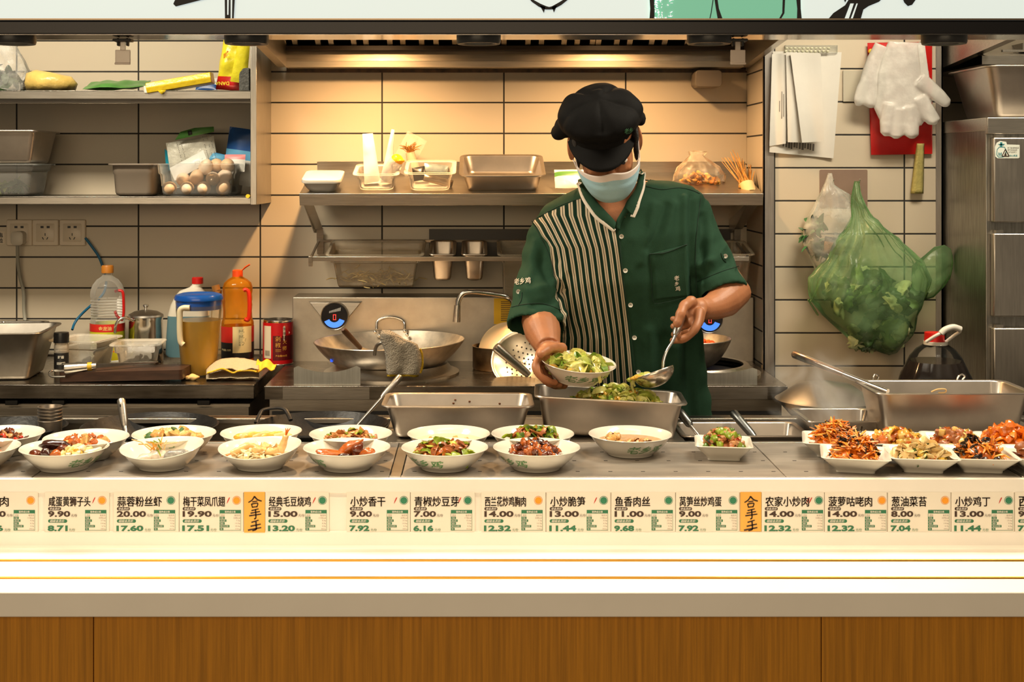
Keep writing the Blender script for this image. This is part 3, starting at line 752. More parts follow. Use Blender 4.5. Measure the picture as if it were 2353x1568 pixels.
# lower board
Y0 = 4.08
def pan_at(name, lab, cat, cx, base, Y, w, d, h, material, group=None, M=None, **k):
    m = MB(); p = P(cx, base, Y) if M is None else None
    MM = Matrix.Translation(p) if M is None else M
    gn(m, w, d, h, MM, **k); o = m.build(name, material, ang=50); T(o, lab, cat, group); return o
W1 = P(0, 0, 1)
def on(px, Y, zz): return Vector((PX(px, Y), Y, zz))
pan_at('food_container', 'clear container of chopped greens at the left of the lower shelf', 'container', 0, 0, 0, .36, .21, .098, clear('box_plastic', (.78, .78, .74), .14, .12, .32), M=Matrix.Translation(on(-25, 4.11, ZW)), band=.022)
m = MB(); [leafy(m, on(i*14-22, 4.07+.015*(i % 3), ZW+.010+.016*(i % 2)), .021, 30+i, 8, (0, 1, 2)) for i in range(6)]
T(m.build('chopped_greens', [M_leafd, M_leafm, M_leafl], ang=80), 'chopped green leaves inside the clear container on the lower shelf', 'vegetable', kind='stuff')
pan_at('steel_pan', 'deep steel pan stacked on the clear container of greens', 'pan', 0, 0, 0, .36, .24, .10, M_pan, M=Matrix.Translation(on(-18, 4.10, ZW+.0995)))
pan_at('food_container', 'small empty frosted container between the stacked pan and the eggs', 'container', 0, 0, 0, .152, .17, .098, clear('box_grey', (.72, .71, .66), .32, .2, .3), M=Matrix.Translation(on(318, 4.10, ZW+.0004)), band=.03)
eggbox = pan_at('food_container', 'clear container holding eggs and packets on the lower shelf', 'container', 0, 0, 0, .262, .235, .098, MATS['box_plastic'], M=Matrix.Translation(on(466, 4.115, ZW+.0004)), band=.03)
M_egg = mat('egg_shell', s(226, 190, 150), .5, var=.08, scale=9); M_egg2 = mat('egg_shell_pale', s(236, 212, 184), .5, var=.06, scale=9)
def egg(x, y, zz, r, rx, mm, lab):
    m = MB(); M = TR((x, y, zz), rx, rx*1.3, 0)
    m.lathe([(math.sin(PI*i/14)*.0215*(1+.10*math.cos(PI*i/14)), -.027*math.cos(PI*i/14)) for i in range(15)], (0, 0, 0), 18, M)
    T(m.build('egg', mm), lab, 'egg', 'eggs in the clear container')
for i, (px, py, dy, rx, mm, lab) in enumerate(((390, 433, 0, 60, M_egg, 'brown egg at the lower left of the clear container'), (430, 433, 0, 75, M_egg2, 'egg second from the left in the bottom row'), (468, 434, 0, 95, M_egg2, 'egg third from the left in the bottom row'), (514, 432, 0, 30, M_egg, 'egg at the right end of the bottom row'),
        (421, 413, .028, 80, M_egg2, 'half hidden egg above the left pair of the bottom row'), (452, 408, .024, 15, M_egg, 'brown egg in the middle of the second row'), (489, 411, .006, 85, M_egg2, 'pale egg lying on the gap in the bottom row'), (517, 405, .02, 40, M_egg2, 'pale egg at the right end of the second row'),
        (473, 384, .03, 20, M_egg2, 'pale egg showing above the container rim'), (498, 380, .05, 60, M_egg, 'small visible egg behind the two top eggs'), (523, 380, .022, 70, M_egg, 'brown egg topmost at the right of the container'))):
    Y = 4.038+dy; q = P(px, py, Y); egg(q.x, Y, max(q.z, ZW+.024), 0, rx, mm, lab)
t = thing('bubble_packet', 'pale packet with a green header standing behind the eggs', 'packet', P(440, 440, 4.13))
m = MB(); pouch(m, TR(P(452, 425, 4.13), -3, -9, 3), .150, .145, .03, ((1, 0),), 16, 16, .5, 12)
m.build('pouch', mat('bag_pale', s(200, 198, 184), .3, var=.1, scale=60, bump=.4, bscale=70), t, ang=80)
m = MB(); m.poly([P(402, 322, 4.105), P(492, 303, 4.105), P(491, 291, 4.105), P(447, 294, 4.105), P(415, 303, 4.105)]); m.build('header_card', M_grn, t, solid=.002)
m = MB(); m.poly([P(433, 312, 4.1035), P(442, 309, 4.1035), P(440, 299, 4.1035), P(431, 301, 4.1035)]); m.build('tape', M_black, t, solid=.001)
m = MB(); random.seed(3)
for c in (406, 415, 465, 474, 481):
    for r in range(16):
        if random.random() < .75:
            a = P(c+r*1.0, 328+r*3.6-(c-406)*.25, 4.098); b = P(c+r*1.0+1.2, 328+r*3.6+2.2-(c-406)*.25, 4.098)
            m.poly([(a.x, a.y, a.z), (b.x, a.y, a.z), (b.x, a.y, b.z), (a.x, a.y, b.z)])
m.build('small_print', mat('print_dark', s(70, 66, 60), .6), t, smooth=False)
m = MB(); pouch(m, TR(P(546, 425, 4.14), -2, 8, -8), .105, .178, .025, ((.45, 0), (.62, 2), (1, 1)), 12, 18, .5, 14)
T(m.build('blue_packet', [M_wht, M_blue, M_lblue], ang=80), 'blue and white packet leaning on the shelf side panel', 'packet')
m = MB(); pouch(m, TR(P(440, 395, 4.07), -28, -28, 0), .118, .05, .018, ((1, 0),), 12, 8, .4, 15)
m.mi = 1
for i in range(9):
    a, b = P(447+i*2.2, 380-i*.9, 4.045), P(448.2+i*2.2, 370-i*.9, 4.05); m.poly([(a.x, a.y, a.z), (b.x, a.y, a.z), (b.x, b.y, b.z), (a.x, b.y, b.z)])
T(m.build('white_packet', [M_wht, M_ink], ang=80), 'white packet with a barcode lying over the eggs', 'packet')
m = MB(); pouch(m, TR(P(498, 372, 4.12), -30, 12, 0), .05, .03, .03, ((1, 0),), 8, 8, .4, 16)
T(m.build('light_blue_packet', [M_lblue], ang=80), 'crumpled light blue packet behind the top eggs', 'packet')
m = MB(); pouch(m, TR(P(538, 395, 4.09), -12, 0, -6), .066, .055, .014, ((.72, 0), (1, 1)), 10, 10, .3, 17)
T(m.build('pink_packet', [M_wht, M_pink], ang=80), 'small white packet with a pink border right of the eggs', 'packet')
m = MB(); m.loft([[P(382, 392, 4.16), P(404, 392, 4.15), P(388, 350, 4.15), P(378, 342, 4.16)], [P(382, 392, 4.19), P(404, 392, 4.18), P(388, 350, 4.18), P(378, 342, 4.19)]])
T(m.build('teal_carton', M_teal), 'narrow teal carton at the left back of the egg container', 'carton')

# ================================================================ tilted centre shelf
YC = 3.95; TH = 12.5
MS = Matrix.Translation((0, YC, PZ(445, YC))) @ Matrix.Rotation(math.radians(TH), 4, 'X')
X0, X1 = PX(688, YC), .852
cs = thing('wall_shelf', 'long tilted stainless shelf over the stove on two slanted brackets', 'shelf', (0, 4.1, PZ(525, 4.1)))
m = MB(); D = (YB-YC)/math.cos(math.radians(TH))-.004
m.box(X0, X1, 0, D-.01, -.003, 0, MS); m.box(X0, X1, -.003, 0, -.036, .001, MS); m.box(X0, X1, -.005, 0, -.010, .001, MS); m.box(X0, X1, 0, .02, -.036, -.033, MS)
m.box(X0, X0+.003, 0, D-.01, -.02, .0, MS); m.box(X1-.003, X1, 0, D-.01, -.02, 0, MS)
m.build('shelf_board', M_steel, cs, bevel=.001)
m = MB(); m.box(X0+.02, X1, D-.03, D-.026, 0, .036, MS); m.build('upstand', M_steel, cs)
for x in (X0+.012, X1-.045):
    m = MB()
    prof = [(YC+.012, PZ(472, YC)-.001), (YC+.05, PZ(472, YC)), (YB-.012, PZ(505, YB)), (YB-.012, PZ(535, YB)), (YB-.06, PZ(533, YB))]
    m.loft([[(xx, y, w) for y, w in prof] for xx in (x, x+.0025)])
    m.loft([[(xx, YC+.010+dy, PZ(472, YC)-.001) for xx, dy in ((x, 0), (x+.03, 0), (x+.03, .003), (x, .003))], [(xx, YB-.07+dy, PZ(527, YB-.07)) for xx, dy in ((x, 0), (x+.03, 0), (x+.03, .003), (x, .003))]])
    m.build('bracket', M_steel, cs)
# white lidded tray
def onS(px, dy, dz=0):          # point on the tilted shelf under a pixel column, dy behind the front edge
    q = MS @ Vector((0, dy, dz)); return Matrix.Translation((PX(px, q.y), q.y, q.z)) @ Matrix.Rotation(math.radians(TH), 4, 'X')
m = MB(); M = onS(744, .07, .0005)
m.loft([tf(rr(w, d, .022, zz, 6), M) for w, d, zz in ((.080, .10, 0), (.098, .118, .012), (.112, .132, .027), (.120, .14, .030), (.121, .141, .034), (.118, .138, .040), (.095, .115, .042))])
T(m.build('melamine_tray', M_porc), 'small white upturned tray at the left end of the tilted shelf', 'tray')
def contents(M, pieces): pass
fc1 = pan_at('food_container', 'clear container with paper sleeves and a capped tube on the tilted shelf', 'container', 0, 0, 0, .142, .15, .055, clear('box_warm', (.82, .76, .66), .22, .15, .32), M=onS(868, .085, .0005), band=.018)
for px, py, h, w, ry, rz, nm in ((856, 422, .155, .05, -5, 10, 'left one, squared off at the top'), (886, 420, .165, .04, 6, -20, 'right one, pointed at the top')):
    m = MB(); pouch(m, TR(P(px, py, 4.03), -6, ry, rz), w, h, .018, ((1, 0),), 8, 16, .4, px, taper=(.35 if ry < 0 else .75))
    T(m.build('paper_sleeve', mat('paper_white', s(238, 232, 220), .6, bump=.2, bscale=30), ang=80), 'white paper sleeve in the clear container, '+nm, 'paper bag', 'paper sleeves in the clear container')
t = thing('squeeze_tube', 'translucent tube with a yellow cap leaning in the clear container', 'tube', P(890, 415, 4.02))
a, b = P(882, 412, 4.03), P(915, 364, 4.0)
m = MB(); m.tube([a, a.lerp(b, .3), a.lerp(b, .75), a.lerp(b, .92)], [.012, .021, .022, .021], 16); m.build('tube_body', clear('tube_plastic', (.86, .86, .86), .5, .2, .3), t)
m = MB(); m.tube([a.lerp(b, .9), b, b.lerp(a, -.08)], [.02, .019, .013], 14); c = P(921, 370, 3.985); m.ell(c, (.012, .012, .007)); m.build('cap', mat('cap_yellow', s(244, 172, 24), .35), t)
t = thing('spring_onion_bundle', 'wrapped bundle with brown roots behind the clear containers', 'vegetable', P(950, 410, 4.16))
m = MB(); a, b = P(955, 405, 4.17), P(942, 350, 4.16); m.tube([a, b], [.02, .014], 12); m.build('stems', mat('stem_cream', s(226, 204, 168), .5), t)
m = MB(); rnd = random.Random(5)
for k in range(60):
    q = b+Vector((rnd.gauss(0, .006), rnd.gauss(0, .004), 0)); d = Vector((rnd.gauss(0, 1), rnd.gauss(0, .6), .6+rnd.random())).normalized()*(.02+.02*rnd.random())
    m.tube([q, q+d*.5+Vector((0, 0, .003)), q+d+Vector((rnd.gauss(0, .006), 0, -.004))], .0008, 4)
o = m.build('roots', mat('root_brown', s(176, 120, 44), .7), t); o['kind'] = 'stuff'
m = MB(); pouch(m, TR(P(915, 395, 4.185), -4, 28, 0), .07, .13, .01, ((1, 0),), 8, 12, .5, 2); m.build('wrapper', clear('wrap_film', (.9, .84, .74), .14, .15, .3, var=.2), t, ang=80)
pan_at('food_container', 'clear container of small packets beside the steel pan on the tilted shelf', 'container', 0, 0, 0, .158, .19, .060, MATS['box_warm'], M=onS(990, .10, .0005), band=.018)
for px, py, Y, w, h, ry, mm, nm in ((1000, 398, 4.10, .075, .03, 8, 'sl', 'silver blue packet in the clear container'), (966, 415, 4.06, .04, .045, -10, 'bk', 'black packet at the left of the clear container'), (1005, 424, 4.03, .09, .024, 14, 'gr', 'grey foil packet across the front of the clear container')):
    m = MB(); pouch(m, TR(P(px, py, Y), -20, ry, 0), w, h, .014, ((1, 0),), 10, 8, .5, px)
    T(m.build('foil_packet', {'sl': mat('foil_blue', s(150, 164, 166), .3, .4, var=.3, scale=40), 'bk': mat('foil_black', (.02, .02, .02), .3), 'gr': mat('foil_grey', s(150, 136, 118), .25, .7, var=.3, scale=50)}[mm], ang=80), nm, 'packet')
pan_at('steel_pan', 'shallow open steel pan on the tilted shelf left of the cook', 'pan', 0, 0, 0, .262, .25, .058, M_pan, M=onS(1153, .135, .0005) @ Matrix.Rotation(math.radians(3), 4, 'X'), r=.03)
m = MB(); pouch(m, onS(1310, .02, .012) @ TR((0, 0, 0), -55, 0, 0), .09, .075, .02, ((.6, 0), (.85, 1), (1, 0)), 12, 12, .3, 21)
T(m.build('green_band_packet', [M_wht, M_grn], ang=80), 'white packet with a green band beside the cook\'s shoulder', 'packet')
# bag of dried crisps
t = thing('plastic_bag', 'clear knotted bag of golden dried slices on the tilted shelf', 'bag', P(1605, 425, 4.1))
rows = [(428, 1556, 1652, .035), (418, 1545, 1664, .055), (402, 1546, 1668, .06), (385, 1556, 1655, .05), (368, 1572, 1632, .035), (356, 1584, 1618, .02), (348, 1580, 1626, .012)]
m = MB(); m.loft([[wob((PX((a+b)/2, 4.1)+(b-a)/2*4.1/F*math.cos(t_), 4.1+d*math.sin(t_), PZ(y, 4.1)), 42, .007) for t_ in [2*PI*i/30 for i in range(30)]] for y, a, b, d in rows])
m.build('film', clear('bag_film_warm', (.95, .82, .6), .1, .12, .3, var=.3, vscale=34), t)
m = MB(); rnd = random.Random(8)
for k in range(70):
    f = rnd.random(); x = 1560+rnd.random()*92; y = 424-rnd.random()*28*(1-abs(x-1605)/80)
    q = P(x, y, 4.1+rnd.gauss(0, .02)); m.mi = k % 2
    lump(m, q, (.009, .009, .004), k, .5, 2, Euler((rnd.random()*3, rnd.random()*3, 0)).to_matrix().to_4x4(), 9, 6)
T(m.build('dried_slices', [mat('crisp_gold', s(222, 160, 66), .5, var=.3, scale=60), mat('crisp_amber', s(206, 130, 40), .5, var=.3, scale=60)], ang=80), 'golden dried slices inside the knotted bag', 'food', kind='stuff')
# bundle of skewers
t = thing('skewer_bundle', 'bundle of bamboo skewers with a paper band at the right shelf end', 'skewers', P(1720, 440, 4.03))
a = P(1714, 432, 4.02); rnd = random.Random(2)
for k in range(26):
    u = (k+.5)/26; tip = P(1658+u*76+rnd.gauss(0, 3), 392-36*math.sin(PI*(u*.75+.22))+rnd.gauss(0, 8)+6*u, 4.10+rnd.gauss(0, .02))
    if k == 14: tip = P(1690, 362, 4.1)
    q = a+Vector((rnd.gauss(0, .009), rnd.gauss(0, .008), 0))
    mm = MB(); mm.tube([q, q.lerp(tip, .5), tip], [.0021, .0019, .0009], 6); mm.build('skewer', mat('bamboo', s(190, 132, 56), .5, var=.25, scale=50), t)
m = MB(); d = (P(1704, 400, 4.06)-a).normalized(); m.tube([P(1722, 446, 4.01), P(1714, 424, 4.03)], [.023, .024], 20); m.build('paper_band', mat('paper_band', s(228, 190, 130), .6), t)

# ================================================================ rack of small pans under the shelf
MR = Matrix.Translation((0, 4.045, PZ(590, 4.045))) @ Matrix.Rotation(math.radians(11), 4, 'X')
def onR(px, dy, dz=0):
    q = MR @ Vector((0, dy, dz)); return Matrix.Translation((PX(px, q.y), q.y, q.z)) @ Matrix.Rotation(math.radians(11), 4, 'X')
rk = thing('pan_rack', 'steel rail rack of hanging pans under the tilted shelf', 'rack', (0, 4.15, PZ(615, 4.2)))
xa, xb = PX(712, 4.045), .83
m = MB(); m.box(xa, xb, -.002, .002, -.014, .0, MR); m.box(xa-.004, xa+.008, -.006, .006, -.03, .002, MR); m.build('front_rail', M_steel, rk, bevel=.001)
for x in (xa, xb-.006):
    m = MB(); m.box(x, x+.006, 0, .205, -.006, 0.0, MR); m.box(x-.003, x+.018, .20, .206, -.045, .04, MR); m.build('side_arm', M_steel_dark, rk)
m = MB(); m.box(xa, xb, .195, .2, -.004, .004, MR); m.build('back_rail', M_steel_dark, rk)
m = MB(); m.box(PX(985, 4.2), xb-.02, YB-.022, YB-.002, PZ(588, 4.24), PZ(527, 4.24)); m.build('shade_plate', mat('rack_shade', (.03, .022, .014), .45), rk)  # dark sheet put in for the shade behind the hanging pans
hang = [(867, .305, .195, .115, 'box_rack', 'food_container', 'long clear container of shredded food hanging in the rack', 'container'),
        (1018, .085, .18, .09, None, 'small_pan', 'left of the two small steel pans in the rack', 'pan'),
        (1090, .082, .18, .09, None, 'small_pan', 'right of the two small steel pans in the rack', 'pan'),
        (1192, .14, .19, .15, 'box_rack', 'food_container', 'deep clear container in the rack behind the cook\'s sleeve', 'container'),
        (1690, .085, .18, .10, 'box_rack', 'food_container', 'narrow clear container at the right end of the rack', 'container')]
clear('box_rack', (.78, .66, .48), .22, .14, .32, var=.1, vscale=12)
for px, w, d, h, mm, nm, lab, cat in hang:
    m = MB(); gn(m, w, d, h, onR(px, .10, -h+.003), r=.018, fl=.009, tap=.84, band=0 if mm is None else .03)
    o = m.build(nm, MATS[mm] if mm else M_pan, ang=50); T(o, lab, cat, 'pans in the hanging rack')
m = MB(); rnd = random.Random(11)
for k in range(150):
    q = onR(867+rnd.gauss(0, 42), .10+rnd.gauss(0, .035), -.105+abs(rnd.gauss(0, .016))).to_translation(); stringy(m, q, 0, .03, .0024, k, 0, k % 2, .4, .7, 5, 3)
T(m.build('shredded_food', [mat('shred_cream', s(214, 190, 130), .5), mat('shred_tan', s(190, 160, 96), .5)], ang=80), 'pale shredded food in the long clear container', 'food', kind='stuff')
m = MB()
for px in (1018, 1090):
    pass
# ================================================================ back counter on the left
ZK = ZC-.607
bc = thing('work_counter', 'stainless work counter along the left back wall', 'counter', (-1.4, 3.97, 0))
xr = -.6255
m = MB(); m.box(-2.4, xr, 3.68, YB-.001, ZK-.004, ZK); m.box(-2.4, xr, 3.68, 3.684, ZK-.039, ZK); m.box(xr-.004, xr, 3.68, YB-.001, ZK-.039, ZK); m.box(-2.4, xr, 3.68, 3.70, ZK-.039, ZK-.036)
m.build('worktop', steel_mat('worktop_steel', (.30, .27, .23), .22, (3, 40, 40), .03, .25, .16), bc, bevel=.0015)
m = MB(); m.box(-2.4, xr, YB-.012, YB-.001, ZK, ZK+.004); m.box(-2.4, xr-.02, 3.72, 4.2, .12, ZK-.06); m.build('cabinet', M_steel_dark, bc)
m = MB(); m.box(-2.4, xr-.02, 3.70, 3.72, .12, PZ(937, 3.7)); m.build('front_panel', M_steel, bc, bevel=.001)
for px in (30, 137, 470):
    m = MB(); q = P(px, 923, 3.715); m.box(q.x-.018, q.x+.018, 3.70, 3.72, q.z-.008, q.z+.006); m.build('hinge', M_black, bc, bevel=.002)
for px in (-1.9, -1.3, -.72):
    m = MB(); m.box(px-.02, px+.02, 3.76, 3.80, 0, .12); m.build('leg', M_steel, bc)
# ================================================================ stove
sv = thing('wok_stove', 'stainless wok stove with a tall back panel and round control displays', 'stove', (.13, 3.95, 0))
xl, xv = -.5955, .857
YS = 3.657
m = MB(); m.box(xl, xv, YS, 4.13, ZK-.004, ZK); m.box(xl, xv, YS, YS+.004, ZK-.037, ZK); m.box(xl, xl+.004, YS, 4.13, ZK-.037, ZK); m.box(xv-.004, xv, YS, 4.13, ZK-.037, ZK)
m.build('cooktop', MATS['worktop_steel'], sv, bevel=.0015)
m = MB(); m.box(xl+.012, xv-.012, YS+.02, 4.13, .1, ZK-.004); m.build('body', M_steel, sv, bevel=.001)
for x in (PX(650, YS), PX(1730, YS)-.2):
    m = MB(); m.box(x, x+.24, YS-.0015, YS, ZK-.036, ZK-.004); m.build('front_plate', M_steel_dark, sv)
m = MB(); m.box(xl+.02, xv-.02, YS+.012, YS+.02, PZ(955, YS), PZ(948, YS)); m.build('shadow_strip', M_dark, sv)  # near-black strip painted in for a shaded gap on the stove front
m = MB(); m.box(PX(672, 4.13), .862, 4.13, YB-.002, ZK-.3, PZ(683, 4.13)); m.build('back_panel', steel_mat('panel_steel', (.43, .385, .32), .42, (6, 6, 6), .02, .1, .1), sv, bevel=.003)
for x in (xl+.08, xv-.08):
    m = MB(); m.box(x-.02, x+.02, 3.72, 3.76, 0, .1); m.build('leg', M_steel, sv)
M_glassk = mat('display_black', (.006, .006, .008), .15)
M_blu = mat('display_blue', s(70, 130, 255), .5, emit=1.1); M_redl = mat('display_red', (1, .05, .04), .5, emit=1.8)
for px, py in ((771, 724), (1626, 745-14)):
    Yd = 4.128; c = P(px, py, Yd); k = Yd/F
    m = MB(); q = P(px, 693, 4.12)
    if px < 1000:
        m.loft([[(c.x+a*k, Yd+.001, PZ(b, Yd)), (c.x+a*k*.92, Yd-.028, PZ(b+1.5, Yd))] [::1] for a, b in ()] or [[(c.x-62*k, Yd, PZ(692, Yd)), (c.x+62*k, Yd, PZ(692, Yd)), (c.x+20*k, Yd, PZ(742, Yd)), (c.x-20*k, Yd, PZ(742, Yd))], [(c.x-58*k, Yd-.012, PZ(695, Yd)), (c.x+58*k, Yd-.012, PZ(695, Yd)), (c.x+20*k, Yd-.02, PZ(742, Yd)), (c.x-20*k, Yd-.02, PZ(742, Yd))]])
        m.build('display_mount', M_steel_dark, sv, bevel=.001)
    m = MB(); m.lathe([(0, .012), (.040, .012), (.0425, .014), (.0435, .010), (.0435, -.03), (0, -.03)], (c.x, Yd-.022, c.z), 36, Matrix.Rotation(PI/2, 4, 'X')); m.build('display_bezel', M_steel, sv)
    m = MB(); yy = Yd-.0365; m.lathe([(0, .001), (.0395, .001), (.0395, 0)], (c.x, yy+.001, c.z), 36, Matrix.Rotation(PI/2, 4, 'X')); m.build('display', M_glassk, sv)
    m = MB(); yy -= .0012
    arc = [(math.radians(205+i*9)) for i in range(16)]
    for a, b in zip(arc, arc[1:]): m.poly([(c.x+r*math.cos(t_), yy, c.z+r*math.sin(t_)-.002) for r, t_ in ((.017, a), (.034, a), (.034, b), (.017, b))])
    m.build('level_bar', M_blu, sv, smooth=False)
    m = MB(); dx, dz, hh, ww, t_ = c.x+.001, c.z-.003, .0085, .0046, .0016
    for x0, x1, z0, z1 in ((-ww, ww, hh-t_, hh), (-ww, ww, -hh, -hh+t_), (-ww, -ww+t_, -hh, hh), (ww-t_, ww, -hh, hh)): m.poly([(dx+x0, yy-.0008, dz+z0), (dx+x1, yy-.0008, dz+z0), (dx+x1, yy-.0008, dz+z1), (dx+x0, yy-.0008, dz+z1)])
    m.build('digit', M_redl, sv, smooth=False)
    m = MB()
    for i in range(8):
        x0 = c.x-.016+i*.0046; z0 = c.z+.010+i*.0009; h_ = .006+.0006*i
        m.poly([(x0, yy, z0), (x0+.0032, yy, z0+.0005), (x0+.0042, yy, z0+h_+.0008), (x0+.001, yy, z0+h_)])
    m.build('scale_marks', mat('display_grey', (.5, .48, .45), .5), sv, smooth=False)
# burner rings
for px in (900, 1590):
    x = PX(px, 3.9)
    m = MB(); m.lathe([(.155, 0), (.20, 0), (.20, .006), (.182, .010), (.165, .030), (.150, .030), (.150, .026), (.155, .02)], (x, 3.9, ZK), 40, cap0=False, cap1=False); m.build('burner_ring', M_steel, sv)
    m = MB(); m.lathe([(0, .004), (.15, .004), (.15, 0), (0, 0)], (x, 3.9, ZK), 32); m.build('burner_well', mat('burner_black', (.015, .012, .01), .6), sv)
m = MB(); q = P(762, 832, 3.8); m.lathe([(0, 0), (.004, 0), (.004, .014), (0, .018)], q, 10); m.build('pilot_flame', mat('flame_blue', s(50, 100, 255), .5, emit=.8), sv)
for px0, px1, ytop, ydip, ybot, nm in ((675, 828, 841, 856, 886, 'left of the cloth, below the wok'), (1560, 1740, 845, 858, 887, 'at the right end of the stove behind the cook')):
    Y = 3.672; out = []
    x0, x1 = PX(px0, Y), PX(px1, Y)
    n = 16
    for i in range(n+1):
        u = i/n; e = min(u, 1-u); rr_ = .05
        zt = PZ(ytop+(ydip-ytop)*math.sin(PI*min(max((u-.06)/.88, 0), 1))**.8, Y)
        if e < .03: zt -= .006*(1-e/.03)
        out.append((x0+(x1-x0)*u, zt))
    m = MB(); m.prism([(x0, ZK+.001)]+out+[(x1, ZK+.001)], Y, Y+.0025)
    T(m.build('splash_guard', steel_mat('guard_steel', (.52, .54, .52), .3, (60, 60, 4)), ang=30), 'curved-top steel splash guard '+nm, 'splash guard')
# swing tap
tp = thing('swing_tap', 'bent steel swing tap on the stove back panel', 'tap', P(1180, 720, 4.13))
m = MB(); m.tube(smoothpath([P(1182, 715, 4.12), P(1176, 695, 4.08), P(1165, 683, 4.05), P(1130, 676, 4.04), P(1085, 671, 4.03), P(1064, 675, 4.03), P(1054, 690, 4.03), P(1051, 706, 4.03)]), .0085, 14); m.build('spout', M_steel_bright, tp)
m = MB(); m.tube([P(1051, 702, 4.03), P(1050, 716, 4.03), P(1049, 740, 4.03)], [.0095, .0105, .0118], 16); m.build('nozzle', M_steel, tp)
st = P(1160, 715, 4.128); k = 4.128/F
m = MB(); m.box(PX(1135, 4.13), PX(1215, 4.13), 4.1280, 4.1296, PZ(745, 4.13), PZ(686, 4.13)); m.mi = 1
for i in range(11):
    m.box(PX(1151, 4.13), PX(1200-(i*7) % 12, 4.13), 4.1276, 4.1280, PZ(694.5+i*4.3, 4.13), PZ(693+i*4.3, 4.13))
T(m.build('notice_sticker', [mat('sticker_yellow', s(226, 172, 20), .5), M_ink], smooth=False), 'yellow printed notice stuck to the stove back panel', 'sticker')

# ---- wok, cloth, ladle
M_wok = steel_mat('wok_iron', (.42, .38, .33), .34, (8, 8, 8), .10, .35, .2)
M_wokin = steel_mat('wok_inner', (.70, .62, .50), .46, (8, 8, 8), .12, .25, .2)
def wok(cx, cy, zr_, R, H, lab, tilt=0):
    t = thing('wok', lab, 'wok', (cx, cy, zr_-H))
    prof_o = [(R*math.sin(a), -math.cos(a)*R) for a in ()]
    M = Matrix.Translation((cx, cy, zr_)) @ Matrix.Rotation(math.radians(tilt), 4, 'Y')
    outp = []; n = 12
    for i in range(n+1):
        u = i/n; outp.append((R*u**.72 if u else 0, -H*(1-u**2.5)))
    inn = [(max(r-.0022, 0), h+.0024) for r, h in reversed(outp)]
    m = MB(); m.lathe(outp+[(R+.0012, .001), (R, .0026), (R-.002, .0024)], (0, 0, 0), 56, M); b = len(m.f)
    m.mi = 1; m.lathe(inn, (0, 0, 0), 56, M)
    m.build('pan', [M_wok, M_wokin], t, ang=50)
    return t, M
w1, MW = wok(PX(895, 3.9), 3.9, PZ(783, 3.9), .2225, .0945, 'big steel wok on the burner with a grey cloth on its handle', -1.0)
m = MB(); m.tube(smoothpath([P(866, 758, 4.10), P(866, 742, 4.115), P(876, 733, 4.12), P(897, 729, 4.12), P(918, 733, 4.12), P(929, 742, 4.115), P(930, 758, 4.10)]), .0042, 10); m.build('handle', M_steel_bright, w1)
m = MB(); m.tube(smoothpath([P(861, 815, 3.69), P(864, 798, 3.67), P(874, 789, 3.66), P(895, 786, 3.655), P(915, 790, 3.66), P(922, 812, 3.69)]), .0052, 10); m.build('handle', M_steel, w1)
for x, y in ((862, 764), (872, 772), (930, 762), (935, 770)):
    m = MB(); m.ell(P(x, y, 4.085), (.006, .004, .006), None, 10, 8); m.build('rivet', M_steel_bright, w1)
t = thing('wok_ladle', 'ladle with a dark wooden handle lying in the wok', 'ladle', P(820, 800, 3.8))
a, b = P(788, 757, 3.72), P(828, 800, 3.80)
m = MB(); m.tube([a, a.lerp(b, .08), a.lerp(b, .5), b], [.005, .0085, .008, .0065], 12); m.build('wooden_handle', mat('wood_dark', s(74, 46, 26), .5, var=.4, scale=30), t)
e = P(880, 818, 3.92)
m = MB(); m.tube([b, b.lerp(e, .6), e], .004, 8); m.lathe([(.038*math.sin(PI/2*i/6), -.025*math.cos(PI/2*i/6)) for i in range(7)], e+Vector((.02, .02, .012)), 20); m.build('scoop', M_wokin, t)
M_cloth = mat('towel_grey', s(164, 152, 132), .95, var=.14, scale=120, bump=.9, bscale=260, sheen=.3)
M_hem = mat('towel_yellow', s(206, 172, 36), .9, var=.2, scale=90, bump=.6, bscale=200)
t = thing('cloth', 'grey towel with yellow hem hanging over the wok handle', 'cloth', P(930, 870, 3.65))
EL = [(760, 878, 896), (768, 875, 912), (780, 874, 930), (790, 878, 958), (805, 884, 964), (825, 887, 968), (845, 888, 967), (858, 889, 963), (866, 890, 961)]
def cl(sg):
    def fn(u, v):
        i = min(int(u*(len(EL)-1)), len(EL)-2); f = u*(len(EL)-1)-i
        y = EL[i][0]*(1-f)+EL[i+1][0]*f; a = EL[i][1]*(1-f)+EL[i+1][1]*f; b = EL[i][2]*(1-f)+EL[i+1][2]*f
        x = a+(b-a)*v; Y = 3.652-.014*sg*math.sin(PI*v)**.5*min(1, u*6+.2)*(1 if u < .96 else .5)+.004*math.sin(v*9+u*4)*(.3+u)
        p = P(x, y, Y); return p+noise.noise_vector(p*60)*.002
    return fn
m = MB(); m.grid(cl(1), 26, 16)
for j in range(16): m.m[25*16+j] = 1; m.m[24*16+j] = 1
m.grid(cl(-.4), 26, 16)
m.build('towel', [M_cloth, M_hem], t, ang=80, solid=.002)
m = MB(); m.tube(smoothpath([P(965, 802, 3.657), P(970, 815, 3.657), P(971, 840, 3.657), P(966, 858, 3.657)]), .0028, 8); m.build('side_hem', M_hem, t)
